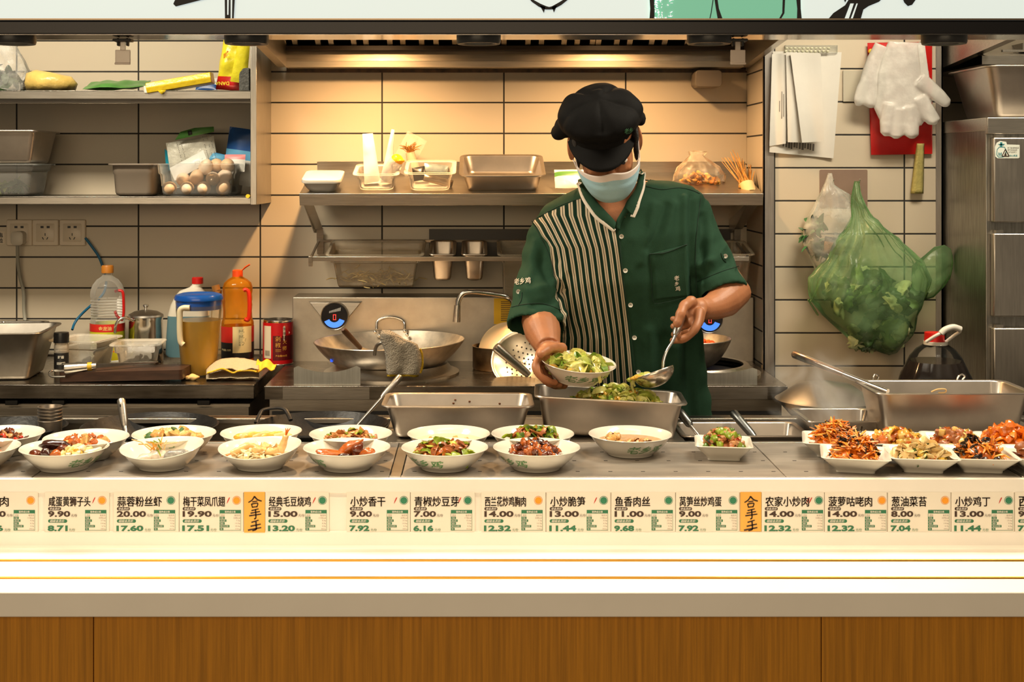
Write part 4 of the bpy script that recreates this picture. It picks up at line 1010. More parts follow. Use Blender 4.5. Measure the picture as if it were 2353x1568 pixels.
# ---- saucepan, lid, skimmer behind the cook's elbow
t = thing('saucepan', 'dark worn saucepan behind the skimmer', 'pot', P(1135, 855, 3.98))
m = MB(); c = P(1150, 0, 3.98); zb = PZ(850, 3.98); zt = PZ(795, 3.98); R = .084
m.lathe([(0, 0), (R*.92, 0), (R, .008), (R, zt-zb), (R+.003, zt-zb+.001), (R-.002, zt-zb+.001), (R-.003, .01), (0, .006)], (c.x, 3.98, zb), 36); m.build('pot', steel_mat('pot_burnt', (.22, .16, .10), .4, (6, 6, 6), .08, .5, .2), t)
m = MB(); zz = ZK+.001; m.lathe([(.06, 0), (.075, 0), (.075, zb-zz-.001), (.06, zb-zz-.001)], (c.x, 3.98, zz), 24, cap0=False, cap1=False); m.lathe([(.06, 0), (.0601, zb-zz-.001)], (c.x, 3.98, zz), 24, cap0=False, cap1=False); T(m.build('pot_stand', M_steel_dark), 'dark ring stand under the worn saucepan', 'stand')
m = MB(); M = TR(P(1160, 800, 3.99), 62, 0, -22); m.lathe([(0, .012), (.03, .011), (.06, .006), (.082, 0), (.084, .001), (.08, -.003), (0, .009)], (0, 0, 0), 40, M)
o = m.build('lid', mat('lid_cream', s(206, 176, 132), .35, .2), t); o['label'] = 'pale round lid tilted in the pot'
t = thing('skimmer', 'long-handled perforated skimmer resting beside the burner', 'skimmer', P(1190, 850, 3.8))
a, b = P(1139, 797, 3.72), P(1215, 862, 3.74)
m = MB(); m.tube([a+(a-b).normalized()*.002, a, a.lerp(b, .04), a.lerp(b, .9), b], [.009, .0135, .0145, .0115, .009], 18); m.build('handle', M_steel, t)
m = MB(); Mk = TR(P(1206, 836, 3.86), 56, 8, -24)
def bowlp(p, a): return p
m.lathe([(.092*math.sin(PI/2*.62*i/8)/math.sin(PI/2*.62), .040*(1-math.cos(PI/2*i/8))) for i in range(9)], (0, 0, 0), 36, Mk); m.build('strainer_bowl', steel_mat('strainer_steel', (.78, .70, .56), .3, (8, 8, 8), .04), t, solid=.0015)
m = MB()
for i in range(-4, 5):
    for j in range(-4, 5):
        x, y = i*.0145+(j % 2)*.007, j*.0145
        if x*x+y*y < .0039:
            r_ = math.sqrt(x*x+y*y); zz = .040*(1-math.cos(math.asin(min(1, r_/.092*math.sin(PI/2*.62)))/.62))
            m.lathe([(0, 0), (.0026, 0), (.0026, .0012), (0, .0012)], (0, 0, 0), 8, Mk @ Matrix.Translation((x, y, zz+.0008)))
m.build('holes', M_dark, t)
m = MB(); m.lathe([(.066, 0), (.070, .002), (.066, .004), (.062, .002), (.066, 0)], P(1225, 874, 3.82), 40, cap0=False, cap1=False); T(m.build('wire_ring', M_steel_bright), 'steel ring lying on the cooktop under the skimmer', 'ring')
# second wok at the right
w2, MW2 = wok(PX(1575, 3.92), 3.92, PZ(778, 3.92), .135, .092, 'smaller steel wok of red food on the right burner behind the cook', 0)
m = MB(); rnd = random.Random(6)
for k in range(60):
    r_ = .09*math.sqrt(rnd.random()); a_ = rnd.random()*6.28
    m.mi = k % 2; lump(m, Vector((PX(1575, 3.92)+r_*math.cos(a_), 3.92+r_*math.sin(a_), PZ(778, 3.92)-.042+rnd.random()*.016+r_*.2)), (.012, .012, .007), k, .4)
T(m.build('red_braise', [mat('braise_red', s(214, 84, 24), .3, var=.3, scale=50), mat('braise_amber', s(196, 120, 30), .3)], ang=80), 'red and orange food cooking in the smaller wok', 'food', kind='stuff')

# ================================================================ things on the left counter
pan_at('steel_pan', 'deep steel pan at the left front of the work counter', 'pan', 0, 0, 0, .32, .27, .138, M_pan2, M=TR(on(-8, 3.84, ZK+.0004), 0, 0, 4), tap=.80, r=.03)
pan_at('steel_pan', 'shallow steel pan behind the deep pan on the work counter', 'pan', 0, 0, 0, .30, .16, .12, M_pan2, M=TR(on(-12, 4.10, ZK+.0004), 0, 0, 0))
t = thing('steel_spoon', 'polished rounded handle end standing in the shallow pan at the far left', 'utensil', on(8, 4.05, ZK+.1))
m = MB(); m.tube([P(8, 772, 4.02), P(8, 760, 4.02), P(8, 745, 4.02), P(8, 739, 4.02)], [.008, .0085, .0085, .004], 14); m.build('handle', M_steel_bright, t)
# pepper shaker
t = thing('spice_shaker', 'small clear spice shaker with black cap and black label', 'shaker', on(141, 3.84, ZK))
c = on(141, 3.84, ZK+.0004); H = .125
m = MB(); m.lathe([(0, 0), (.018, 0), (.0205, .003), (.0205, .088), (.0185, .093), (.0185, .100)], c, 28); m.build('jar', clear('shaker_glass', (.75, .68, .55), .25, .08, .3), t)
m = MB(); m.lathe([(0, .003), (.0185, .003), (.0185, .024), (0, .024)], c, 24); m.build('spice', mat('spice_brown', s(120, 84, 50), .8, var=.3, scale=200), t)
m = MB(); m.lathe([(.0208, .022), (.0208, .068)], c, 28); m.mi = 1
def cylmap(c, R, a0, z0, e=.0004): return lambda x, y: (c.x+(R+e)*math.sin(a0+x/R), c.y-(R+e)*math.cos(a0+x/R), c.z+z0+y)
m.text('鲜香', cylmap(c, .0208, -.2, .052), .009, 1, .03); m.text('胡椒粉', cylmap(c, .0208, -.35, .034), .0085, 1, .03)
m.build('label', [M_black, mat('label_print', s(210, 206, 190), .5)], t)
m = MB(); m.lathe([(0, .097), (.0222, .097), (.0222, .118), (.021, .126), (0, .127)], c, 28); m.build('cap', mat('cap_black', (.008, .008, .008), .3), t)
M_box2 = clear('box_cloudy', (.70, .68, .60), .34, .22, .3, var=.1, vscale=10)
M_peel = mat('dark_spice', s(44, 34, 26), .8, var=.4, scale=60)
for px, Y, w, d, h, rz, nm, nn in ((198, 3.94, .165, .17, .097, -14, 'left of the two cloudy containers behind the cutting board', 'flat heap of dark dried spice in the left cloudy container'), (318, 3.95, .150, .15, .083, 4, 'right of the two cloudy containers behind the cutting board', 'loose dark dried spice in the right cloudy container')):
    pan_at('food_container', nm, 'container', 0, 0, 0, w, d, h, M_box2, 'cloudy containers on the work counter', M=TR(on(px, Y, ZK+.0004), 0, 0, rz), band=.026, tap=.78, r=.02)
    m = MB(); rnd = random.Random(px)
    for k in range(110):
        x, y = rnd.uniform(-.05, .05), rnd.uniform(-.045, .045); zz = .006+max(0, .03*(1+x/.05 if px < 250 else 1.2-abs(x)/.06))*rnd.random()
        lump(m, on(px, Y, ZK)+Vector((x, y, zz)), (.007, .007, .006), k, .6, 2, None, 8, 6)
    T(m.build('dried_spice', M_peel, ang=80), nn, 'spice', kind='stuff')
# PET bottle with red handle
M_pet = clear('pet_clear', (.92, .90, .84), .10, .06, .55)
t = thing('oil_bottle', 'empty clear oil bottle with orange cap and red handle', 'bottle', on(247, 4.10, ZK))
c = on(247, 4.10, ZK+.0004); R = .0525
prof_ = [(0, 0), (R*.9, 0), (R, .006), (R, .128)]
for i in range(8): prof_ += [(R-.0004, .134+i*.0085), (R-.0036, .138+i*.0085)]
prof_ += [(R, .206), (R*.98, .222), (R*.86, .242), (R*.62, .258), (R*.36, .267), (.0155, .271), (.0155, .285)]
m = MB(); m.lathe(prof_, c, 40); m.build('bottle_body', M_pet, t)
m = MB(); m.lathe([(0, .279), (.0185, .279), (.0185, .298), (.0165, .302), (0, .302)], c, 24); m.build('cap', mat('cap_amber', s(186, 116, 34), .4), t)
m = MB(); m.lathe([(R+.0006, .012), (R+.0006, .124)], c, 40); m.mi = 1; m.lathe([(R+.0009, .100), (R+.0009, .124)], c, 40); m.mi = 2
m.text('金龙油', cylmap(c, R, -.25, .105, .0014), .013, 1, .02); m.mi = 3; m.lathe([(R+.0009, .038), (R+.0009, .042)], c, 40)
m.build('label', [mat('label_lime', s(206, 206, 40), .5), mat('label_red', s(206, 40, 28), .45), mat('label_gold', s(236, 196, 120), .5), mat('label_orange', s(230, 120, 40), .5)], t)
m = MB(); q = lambda x, y: P(x, y, 4.075); m.tube(smoothpath([q(264, 670), q(274, 668), q(282, 672), q(284, 690), q(284, 722), q(280, 735), q(270, 728), q(264, 715)]), .0045, 8); m.build('handle', M_red, t)
# kettle
t = thing('kettle', 'small steel kettle with a curved spout and lid knob', 'kettle', on(335, 4.12, ZK))
c = on(335, 4.12, ZK+.0004); m = MB(); KS = Matrix.Diagonal((1.06, 1.06, 1.17, 1)); m.lathe([(0, 0), (.05, 0), (.052, .004), (.049, .112), (.0515, .118), (.052, .120), (.050, .122)], c, 40, KS); m.build('kettle_body', M_steel_bright, t)
m = MB(); m.lathe([(.052, .121), (.050, .126), (.034, .134), (.01, .138), (0, .138)], c, 40, KS); m.build('lid', M_steel, t)
m = MB(); m.lathe([(0, .138), (.005, .138), (.0045, .144), (.009, .149), (.008, .152), (0, .153)], c, 20, KS); m.build('knob', M_steel_bright, t)
m = MB(); q = lambda x, y, Y=4.07: P(x, y, Y); m.tube(smoothpath([q(306, 738), q(292, 731, 4.05), q(276, 734, 4.04), q(266, 748, 4.04), q(264, 765, 4.05)]), .0048, 10); m.build('spout', M_steel_bright, t)
# bleach jug
t = thing('detergent_jug', 'translucent jug of blue liquid with a red cap behind the pitcher', 'jug', on(440, 4.12, ZK))
prof_ = [(378, 'z')]
rows = [(818, 386, 470), (812, 382, 476), (770, 384, 478), (725, 387, 480), (700, 394, 478), (680, 404, 474), (668, 414, 468), (660, 436, 462), (654, 442, 465), (648, 442, 466)]
def slab(rows, Y, d, mi_fn=None):
    m = MB(); rings = []
    for y, a, b in rows: 
        w = (b-a)*Y/F; rings.append(rr(w, min(d, w), min(.03, w*.45), PZ(y, Y), 5, PX((a+b)/2, Y), Y))
    m.loft(rings); return m
m = slab(rows, 4.12, .075); nr = 24
for i, f in enumerate(m.f):
    zc_ = sum((m.v[j].z for j in f))/len(f)
    if zc_ < PZ(725, 4.12)+.001: m.m[i] = 1
m.build('jug_body', [mat('jug_white', s(226, 218, 200), .35), mat('jug_blue', s(92, 128, 138), .3)], t)
m = MB(); m.lathe([(0, 0), (.0175, 0), (.0175, .018), (.0155, .020), (0, .020)], (PX(454, 4.12), 4.12, PZ(652, 4.12)), 24); m.build('cap', mat('cap_red', s(196, 26, 20), .35), t)
# pitcher with blue lid
t = thing('pitcher', 'plastic pitcher of yellow broth with a blue lid', 'pitcher', on(457, 3.86, ZK))
c = on(457, 3.86, ZK+.0004)
m = MB(); zt = PZ(690, 3.86)-c.z; pf = [(0, 0), (.048, 0), (.050, .003), (.066, zt-.03), (.0665, zt)]; m.lathe(pf, c, 44)
m.build('pitcher_body', clear('pitcher_plastic', (.88, .80, .55), .06, .2, .2), t)
m = MB(); zl = PZ(735, 3.86)-c.z; m.lathe([(0, .004), (.047, .004), (.0478, .006), (.0622, zl), (0, zl)], c, 44); m.build('broth', mat('broth_yellow', s(214, 166, 22), .25, var=.06, scale=10), t)
m = MB(); z1 = PZ(714, 3.83)-c.z; m.lathe([(.0655, z1+.002), (.0672, zt+.001), (.0705, zt+.002), (.071, zt+.008), (.067, zt+.016), (.052, zt+.0205), (.045, zt+.018), (.03, zt+.0165), (0, zt+.0165)], c, 44)
m.build('lid', mat('lid_blue', s(8, 74, 160), .25, coat=.3), t)
m = MB(); q = lambda x, y, Y=3.79: P(x, y, Y); m.tube(smoothpath([q(436, 708), q(422, 708), q(414, 714), q(413, 735), q(413, 760), q(415, 785), q(421, 793)]), [.006]*3+[.0075]*100 if False else .0085, 10); m.build('handle', mat('handle_cream', s(222, 206, 170), .35), t)
# small bottle with cork
t = thing('vinegar_bottle', 'slim clear bottle with a tilted brown cap behind the pitcher', 'bottle', on(500, 4.08, ZK))
c = on(500, 4.08, ZK+.0004); m = MB(); m.lathe([(0, 0), (.020, 0), (.0205, .003), (.0205, .15), (.017, .19), (.0125, .21), (.0125, .222)], c, 24); m.build('bottle_body', clear('bottle_amberish', (.66, .5, .26), .3, .08, .3), t)
m = MB(); m.lathe([(0, 0), (.013, 0), (.013, .012), (0, .012)], c+Vector((0, 0, .214)), 20); m.lathe([(0, 0), (.0125, 0), (.0125, .016), (0, .017)], c+Vector((-.003, 0, .226)), 20, Matrix.Rotation(-.25, 4, 'Y')); m.build('cap', mat('cap_brown', s(150, 100, 44), .5), t)
# amber oil bottle
t = thing('cooking_oil_bottle', 'amber cooking oil bottle with a flipped orange cap and red handle', 'bottle', on(546, 4.07, ZK))
c = on(546, 4.07, ZK+.0004); zz = lambda y: PZ(y, 4.07)-c.z
M_oil = clear('oil_amber', s(206, 130, 22), .30, .08, .25, tint=(1, .74, .30))
k = 4.07/F
pf = [(0, 0), (.046, 0), (.050, .004), (37*k, zz(815)), (37*k, zz(742)), (36*k, zz(737)), (33.5*k, zz(733)), (32.5*k, zz(715)), (33.5*k, zz(700)), (32.5*k, zz(694)), (33.5*k, zz(688)), (32.8*k, zz(676)), (34*k, zz(668)), (34*k, zz(660)), (31*k, zz(650)), (22*k, zz(642)), (13*k, zz(637)), (11*k, zz(634)), (11*k, zz(632))]
m = MB(); m.lathe(pf, c, 40); m.build('bottle_body', M_oil, t)
m = MB(); m.lathe([(0, zz(636)), (12*k, zz(636)), (12*k, zz(622)), (9*k, zz(620)), (0, zz(620))], c, 24); m.build('cap', mat('cap_orange', s(228, 76, 20), .35), t)
m = MB(); m.tube([P(556, 622, 4.05), P(563, 615, 4.05), P(574, 608, 4.05)], [.003, .0055, .005], 8, True, .5); m.build('flip_lid', MATS['cap_orange'], t)
m = MB(); Rl = 37.4*k; m.lathe([(Rl, zz(822)), (Rl, zz(784))], c, 48); m.mi = 1; m.lathe([(Rl, zz(784)), (Rl, zz(748))], c, 48); m.mi = 2
a0, a1 = -.12, 1.15; n = 12
for i in range(n):
    u, v = a0+(a1-a0)*i/n, a0+(a1-a0)*(i+1)/n
    m.poly([(c.x+(Rl+.0006)*math.sin(a), c.y-(Rl+.0006)*math.cos(a), c.z+w) for a, w in ((u, zz(807)), (v, zz(806)), (v, zz(747)), (u, zz(747)))])
m.mi = 0; rnd = random.Random(4)
for i in range(13):
    zz0 = zz(755+i*2.4+(6 if i > 2 else 0)); wdt = .012+.012*rnd.random(); f = cylmap(c, Rl+.0006, .25, 0, .0004)
    m.poly([f(0, zz0), f(wdt, zz0), f(wdt, zz0+.0011), f(0, zz0+.0011)])
m.mi = 2; m.text('净含量1.75升', cylmap(c, Rl, -1.0, zz(803), .0008), .0068, 1, .02)
m.build('label', [mat('label_black', (.012, .01, .01), .4), MATS['label_red'], mat('label_cream', s(236, 216, 160), .5)], t)
m = MB(); q = lambda x, y: P(x, y, 4.01); m.tube(smoothpath([q(560, 668), q(565, 666), q(571, 672), q(573, 690), q(573, 715), q(570, 735), q(562, 733)]), .0062, 8); m.build('handle', mat('handle_red', s(214, 44, 20), .35), t)
# red chili can
t = thing('tin_can', 'red printed tin can without lid beside the stove panel', 'can', on(639, 4.08, ZK))
c = on(639, 4.08, ZK+.0004); k = 4.08/F; zz = lambda y: PZ(y, 4.08)-c.z; R = 34.5*k
m = MB(); m.lathe([(0, 0), (R, 0), (R+.0008, .001), (R, .003), (R, zz(737)), (R+.0008, zz(735)), (R, zz(733.5)), (R-.0015, zz(733.5)), (R-.0018, zz(745)), (R-.0018, .004), (0, .004)], c, 44); m.build('tin', M_steel_bright, t)
m = MB(); m.lathe([(R+.0003, .004), (R+.0003, zz(739))], c, 44)
def band(a0, a1, y0, y1, e=.0006, n=8):
    for i in range(n):
        u, v = a0+(a1-a0)*i/n, a0+(a1-a0)*(i+1)/n
        m.poly([(c.x+(R+e)*math.sin(a), c.y-(R+e)*math.cos(a), c.z+w) for a, w in ((u, zz(y1)), (v, zz(y1)), (v, zz(y0)), (u, zz(y0)))])
m.mi = 1; band(-.2, 1.4, 768, 824); m.mi = 2; band(-.95, -.32, 746, 820, .0008)
m.mi = 3
for i in range(7): band(-.82+i*.06, -.79+i*.06, 802, 814, .001, 1)
m.mi = 2; f = cylmap(c, R, .56, zz(765), .0009)
m.poly([f(0, -.021), f(.021, .004), f(0, .027), f(-.021, .004)]); m.mi = 3
m.text('贺', cylmap(c, R, .48, zz(756), .0012), .009); m.text('福', cylmap(c, R, .48, zz(766), .0012), .009); m.text('记', cylmap(c, R, .48, zz(776), .0012), .009)
m.mi = 0; f2 = cylmap(c, R, .36, zz(765), .0012); m.poly([f2(-.012, .004), f2(.002, -.012), f2(.002, .018)])
m.mi = 4; m.text('剁', cylmap(c, R, -.03, zz(781), .001), .016, 1, .01); m.text('椒', cylmap(c, R, -.03, zz(795), .001), .016, 1, .01); m.text('大', cylmap(c, R, .45, zz(787), .001), .013, 1, .01); m.text('师', cylmap(c, R, .45, zz(802), .001), .014, 1, .01)
band(-.02, .34, 799, 800.5, .001, 3); band(-.02, .34, 803, 804, .001, 3); m.text('净含量500克', cylmap(c, R, -.02, zz(816), .001), .0065, 1, .02)
m.build('label', [mat('can_red', s(206, 14, 22), .35), mat('can_maroon', s(98, 14, 18), .35), mat('can_cream', s(232, 216, 186), .45), M_ink, mat('can_gold', s(216, 150, 60), .4)], t)
# cutting board, knife, ginger, glove
t = thing('cutting_board', 'thick dark cutting board with a steel ring handle', 'board', on(290, 3.77, ZK))
m = MB(); Mb = TR(on(290, 3.775, ZK+.0195), 0, -1.5, -2)
m.loft([tf(rr(.352, .115, .012, w, 4), Mb) for w in (-.0145, -.0125, .0105, .0125)]); m.build('slab', mat('board_dark', s(62, 40, 28), .42, var=.35, scale=14, stretch=(1, 6, 6)), t, ang=30)
m = MB(); m.tube(smoothpath([P(150, 853, 3.73), P(122, 852, 3.73), P(113, 858, 3.71), P(120, 866, 3.70), P(150, 866, 3.70)]), .0032, 8); m.build('ring_handle', M_steel_bright, t)
t = thing('cleaver', 'knife with a steel handle and yellow band lying on the cutting board', 'knife', P(250, 845, 3.74))
a, b = P(150, 848, 3.728), P(222, 841, 3.735)
m = MB(); m.tube([a-(b-a)*.02, a, a.lerp(b, .05), a.lerp(b, .5), b], [.011, .0155, .016, .0135, .0095], 16); m.build('handle', M_steel, t)
m = MB(); m.tube([a.lerp(b, .72), a.lerp(b, .86)], [.0122, .0118], 16); m.build('band', mat('band_yellow', s(222, 176, 36), .5), t)
m = MB(); q = P(360, 833, 3.80); m.loft([[b+Vector((0, 0, .006)), b+Vector((.0, .006, .005)), b+Vector((0, .006, -.006)), b+Vector((0, 0, -.006))], [q+Vector((0, -.002, .001)), q+Vector((0, .02, .001)), q+Vector((0, .02, -.001)), q+Vector((0, -.002, -.001))]]); m.build('blade', M_steel_bright, t)
m = MB(); q = P(444, 847, 3.755); lump(m, (q.x, q.y, ZK+.0085), (.0165, .011, .0085), 3, .5, 2.4); lump(m, (q.x-.012, q.y, ZK+.008), (.010, .008, .007), 5, .5)
T(m.build('ginger_root', mat('ginger', s(222, 184, 118), .6, var=.1, scale=50), ang=80), 'small piece of ginger right of the cutting board', 'vegetable')
m = MB(); q = P(492, 838, 3.80); m.box(q.x-.008, q.x+.02, q.y-.006, q.y+.006, ZK, ZK+.004); T(m.build('carrot_scrap', mat('carrot', s(214, 90, 20), .5)), 'orange carrot scrap at the pitcher foot', 'vegetable')
t = thing('work_glove', 'white cotton glove with yellow trim lying on the work counter', 'glove', P(560, 850, 3.76))
GL = [(474, 849, 859), (484, 838, 858), (505, 826, 852), (530, 823, 846), (545, 823, 853), (560, 824, 852), (578, 828, 846), (595, 832, 850)]
def gl(sg):
    def fn(u, v):
        i = min(int(u*(len(GL)-1)), len(GL)-2); f = u*(len(GL)-1)-i
        x, t_, b_ = [GL[i][k]*(1-f)+GL[i+1][k]*f for k in range(3)]
        Y = 3.84-.10*v; p = P(x, t_+(b_-t_)*v, Y); p.z = max(p.z, ZK+.0015)
        if sg < 0: p.z = ZK+.0008+.25*(p.z-ZK)
        return p+noise.noise_vector(p*70)*.0012
    return fn
m = MB(); m.grid(gl(1), 22, 12); m.grid(gl(-1), 22, 12)
m.build('glove_body', mat('glove_cotton', s(196, 178, 146), .95, var=.06, scale=150, bump=.6, bscale=300), t, ang=80, solid=.002)
m = MB(); M_trimy = mat('glove_yellow', s(240, 190, 48), .9, bump=.4, bscale=200)
m.tube(smoothpath([P(476, 858, 3.742), P(490, 854, 3.742), P(512, 848, 3.742), P(535, 857, 3.74), P(548, 853, 3.742), P(575, 852, 3.742), P(590, 855, 3.74)]), .0028, 8); m.build('edge_trim', M_trimy, t)
m = MB(); m.grid(lambda u, v: (lambda p: Vector((p.x, p.y, max(p.z, ZK+.001))) + noise.noise_vector(p*55)*.002)(P(592+u*44-6*v, 826+9*u+v*26-u*v*14+5*math.sin(u*9), 3.83-.085*v)), 14, 8); m.build('cuff', M_trimy, t, ang=80, solid=.003)
# ---- sockets, plug, cables
M_sock = mat('socket_ivory', s(226, 210, 186), .35)
for px, nm in ((44, 'left of three, with a plug in it'), (104, 'middle of three'), (166, 'right of three, above the empty bottle')):
    c = P(px, 535, 4.25); k = 4.25/F; t = thing('wall_socket', 'ivory wall socket on the tiles, '+nm, 'socket', (c.x, 4.259, c.z-30*k), 'wall sockets in a row')
    m = MB(); Mq = Matrix.Translation((c.x, YB-.001, c.z)) @ Matrix.Rotation(PI/2, 4, 'X')
    m.loft([tf(rr(60*k, 60*k, .004, w, 3), Mq) for w in (0, .006)]+[tf(rr(57*k, 57*k, .004, .009, 3), Mq)]); m.build('plate', M_sock, t)
    m = MB(); m.loft([tf(rr(42*k, 42*k, .003, .0092, 3), Mq), tf(rr(40*k, 40*k, .003, .0105, 3), Mq)]); m.build('face', M_sock, t)
    m = MB(); y = YB-.0118
    def slot(x, z0, w, h, a):
        M = Matrix.Translation((c.x+x*k, y, c.z+z0*k)) @ Matrix.Rotation(math.radians(a), 4, 'Y'); m.box(-w*k/2, w*k/2, 0, .001, -h*k/2, h*k/2, M)
    slot(-7, 13, 7, 5, 0); slot(7, 13, 7, 5, 0)
    if px > 60: slot(0, -4, 2, 6, 0); slot(-5, -13, 2, 6, -28); slot(5, -13, 2, 6, 28)
    m.build('slots', M_black, t)
t = thing('power_cable', 'grey cable with a rounded plug in the left wall socket', 'cable', P(50, 760, 4.22))
m = MB(); c = P(40, 548, 4.22); k = 4.22/F; m.loft([tf(rr(28*k, 32*k, .012, w, 5), Matrix.Translation((c.x, 4.247, c.z)) @ Matrix.Rotation(PI/2, 4, 'X')) for w in (0, .025, .033)]+[tf(rr(22*k, 26*k, .01, .036, 5), Matrix.Translation((c.x, 4.247, c.z)) @ Matrix.Rotation(PI/2, 4, 'X'))]); m.build('plug', mat('plug_grey', s(206, 196, 178), .4), t)
m = MB(); m.tube(smoothpath([P(40, 562, 4.225), P(41, 600, 4.235), P(46, 638, 4.24), P(54, 670, 4.24), P(55, 710, 4.24), P(58, 740, 4.23), P(62, 775, 4.2)]), .0058, 8); m.build('cord', mat('cord_grey', s(150, 146, 132), .5), t)
m = MB(); m.tube(smoothpath([P(196, 547, 4.245), P(212, 568, 4.245), P(228, 592, 4.245), P(238, 620, 4.24), P(244, 645, 4.22), P(240, 670, 4.21), P(225, 690, 4.20), P(205, 706, 4.20), P(185, 725, 4.20), P(172, 742, 4.19), P(166, 758, 4.17)]), .0042, 8)
T(m.build('blue_cable', mat('cable_blue', s(14, 98, 138), .4)), 'blue cable running from the right wall socket behind the empty bottle', 'cable')
m = MB(); f = lambda x, y: (PX(-6, 4.25)+x, YB-.0012, PZ(546, 4.25)+y)
m.box(PX(-40, 4.25), PX(9, 4.25), YB-.001, YB, PZ(562, 4.25), PZ(532, 4.25)); m.mi = 1; m.text('电', f, .0155, 1, .02); m.text('险', lambda x, y: (PX(-6, 4.25)+x, YB-.0012, PZ(559, 4.25)+y), .0155, 1, .02)
T(m.build('warning_label', [M_sock, M_black], smooth=False), 'small label with two black characters left of the sockets', 'label')
# ================================================================ right wall: receipts, gloves, towel, hook plate, bags
t = thing('receipt_holder', 'clear ticket rail with rows of marbles on the right wall', 'holder', P(1860, 118, YR))
m = MB(); m.box(PX(1802, YR), PX(1922, YR), YR-.014, YR-.001, PZ(122, YR), PZ(105, YR)); m.build('rail', clear('rail_plastic', (.7, .7, .6), .3, .2, .3), t)
m = MB(); rnd = random.Random(1)
for i in range(11):
    m.ell(P(1806+i*9.6, 118, YR-.015), (.0045, .003, .0045), None, 8, 6); m.ell(P(1808+i*9.6, 111, YR-.014), (.0055, .003, .004), None, 8, 6)
m.build('marbles', mat('marble_glass', s(206, 204, 176), .15), t)
M_paper = mat('receipt_paper', s(226, 222, 212), .7, var=.03, scale=14, bump=.08, bscale=20)
def sheet(name, pts, Y, lab, group, marks=()):
    """hanging paper through four corners (px): top-left, top-right, bottom-right, bottom-left"""
    m = MB()
    def fn(u, v):
        a = Vector(pts[0]).lerp(Vector(pts[1]), u); b = Vector(pts[3]).lerp(Vector(pts[2]), u); q = a.lerp(b, v)
        return P(q.x, q.y, Y-.012*math.sin(PI*v*.9)*v-.004*math.sin(5*u+Y*900))
    m.grid(fn, 8, 12); m.mi = 1
    for (u0, v0, u1, v1) in marks:
        q = [fn(u, v)+Vector((0, -.0012, 0)) for u, v in ((u0, v0), (u1, v0), (u1, v1), (u0, v1))]; m.poly(q)
    o = m.build(name, [M_paper, mat('receipt_ink', s(110, 106, 100), .7)], ang=80); T(o, lab, 'receipt', group); return o
G = 'receipts hanging from the ticket rail'
mk = [(.2+i*.042, .88, .2+i*.042+.022+(i*37 % 5)*.003, .93+(i*13 % 4)*.006) for i in range(12)]
sheet('receipt', ((1776, 118), (1934, 120), (1915, 364), (1768, 350)), YR-.006, 'widest receipt at the back of the ticket rail, barcode at its foot', G, mk)
mk = [(.80-.1*(i % 3), .42+i*.02, .96-.12*((i*7) % 3)*.5, .428+i*.02) for i in range(14)]
sheet('receipt', ((1774, 124), (1806, 122), (1806, 330), (1768, 336)), YR-.018, 'narrow printed receipt at the left edge of the ticket rail', G, [(.7, .42, .74, .72), (.82, .45, .86, .7), (.56, .52, .6, .64)])
sheet('receipt', ((1806, 120), (1884, 122), (1850, 328), (1810, 327)), YR-.028, 'blank receipt hanging second from the front', G)
sheet('receipt', ((1816, 120), (1886, 124), (1894, 325), (1843, 328)), YR-.040, 'blank narrow receipt in front of all the others', G)
m = MB(); m.loft([tf(rr(PX(1986, YR)-PX(1936, YR), PZ(162, YR)-PZ(234, YR), .003, w, 3), Matrix.Translation((PX(1961, YR), YR, PZ(198, YR))) @ Matrix.Rotation(PI/2, 4, 'X')) for w in (0, .006)]); T(m.build('wall_plate', mat('plate_ivory', s(196, 188, 168), .4), bevel=.001), 'pale square wall plate half hidden between the receipts and the gloves', 'wall plate')
t = thing('glove_package', 'red plastic package hanging on the right wall behind the clear gloves', 'package', P(2070, 355, YR-.01))
m = MB(); pouch(m, TR(P(2072, 355, YR-.012), 0, -1, 0), PX(2140, YR)-PX(2000, YR), PZ(98, YR)-PZ(355, YR), .014, ((1, 0),), 14, 18, .3, 3, taper=-.06)
m.mi = 1; q = P(2001, 118, YR-.022); m.ell(q, (.008, .003, .008), None, 10, 8)
m.build('package', [mat('glove_red', s(196, 22, 18), .3, bump=.15, bscale=30), M_yel], t, ang=80)
m = MB(); m.lathe([(0, 0), (.004, 0), (.004, .01), (0, .01)], P(2112, 100, YR-.03), 10, Matrix.Rotation(PI/2, 4, 'X')); m.build('hook', M_steel_bright, t)
M_gl = clear('glove_film', (.90, .87, .80), .58, .22, .3, var=.25, vscale=22)
def glovept(m, pts, ws, Y, d, sc=1):
    rings = []
    for i, (p, w) in enumerate(zip(pts, ws)):
        a = Vector(pts[max(i-1, 0)]); b = Vector(pts[min(i+1, len(pts)-1)]); tt = (b-a).normalized(); n = Vector((-tt.y, tt.x))
        ring = []
        for k in range(14):
            an = 2*PI*k/14; q = Vector(p)+n*w*math.cos(an); ring.append(wob(P(q.x, q.y, Y-d*math.sin(an)*min(1, w/14)), 40, .003))
        rings.append(ring)
    m.loft(rings)
t = thing('plastic_gloves', 'stack of clear disposable gloves hanging over the red package', 'gloves', P(2070, 310, YR-.06))
m = MB()
glovept(m, [(2080, 97), (2078, 130), (2074, 170), (2078, 215), (2072, 255), (2070, 285)], [40, 52, 62, 68, 66, 48], YR-.055, .024)
for a in ([(2046, 240), (2040, 280), (2038, 305)], [(2066, 250), (2062, 290), (2060, 312)], [(2090, 245), (2094, 290), (2096, 312)], [(2112, 225), (2134, 262), (2146, 280)]):
    glovept(m, a+[(a[2][0], a[2][1]+7)], [19, 19, 16, 6], YR-.068, .018)
glovept(m, [(2112, 185), (2140, 205), (2160, 222), (2176, 238), (2181, 244)], [22, 18, 16, 12, 4], YR-.070, .016)
mm = remesh(m, 'front_glove', M_gl, .0035, 4); o = obj('front_glove', mm, t)
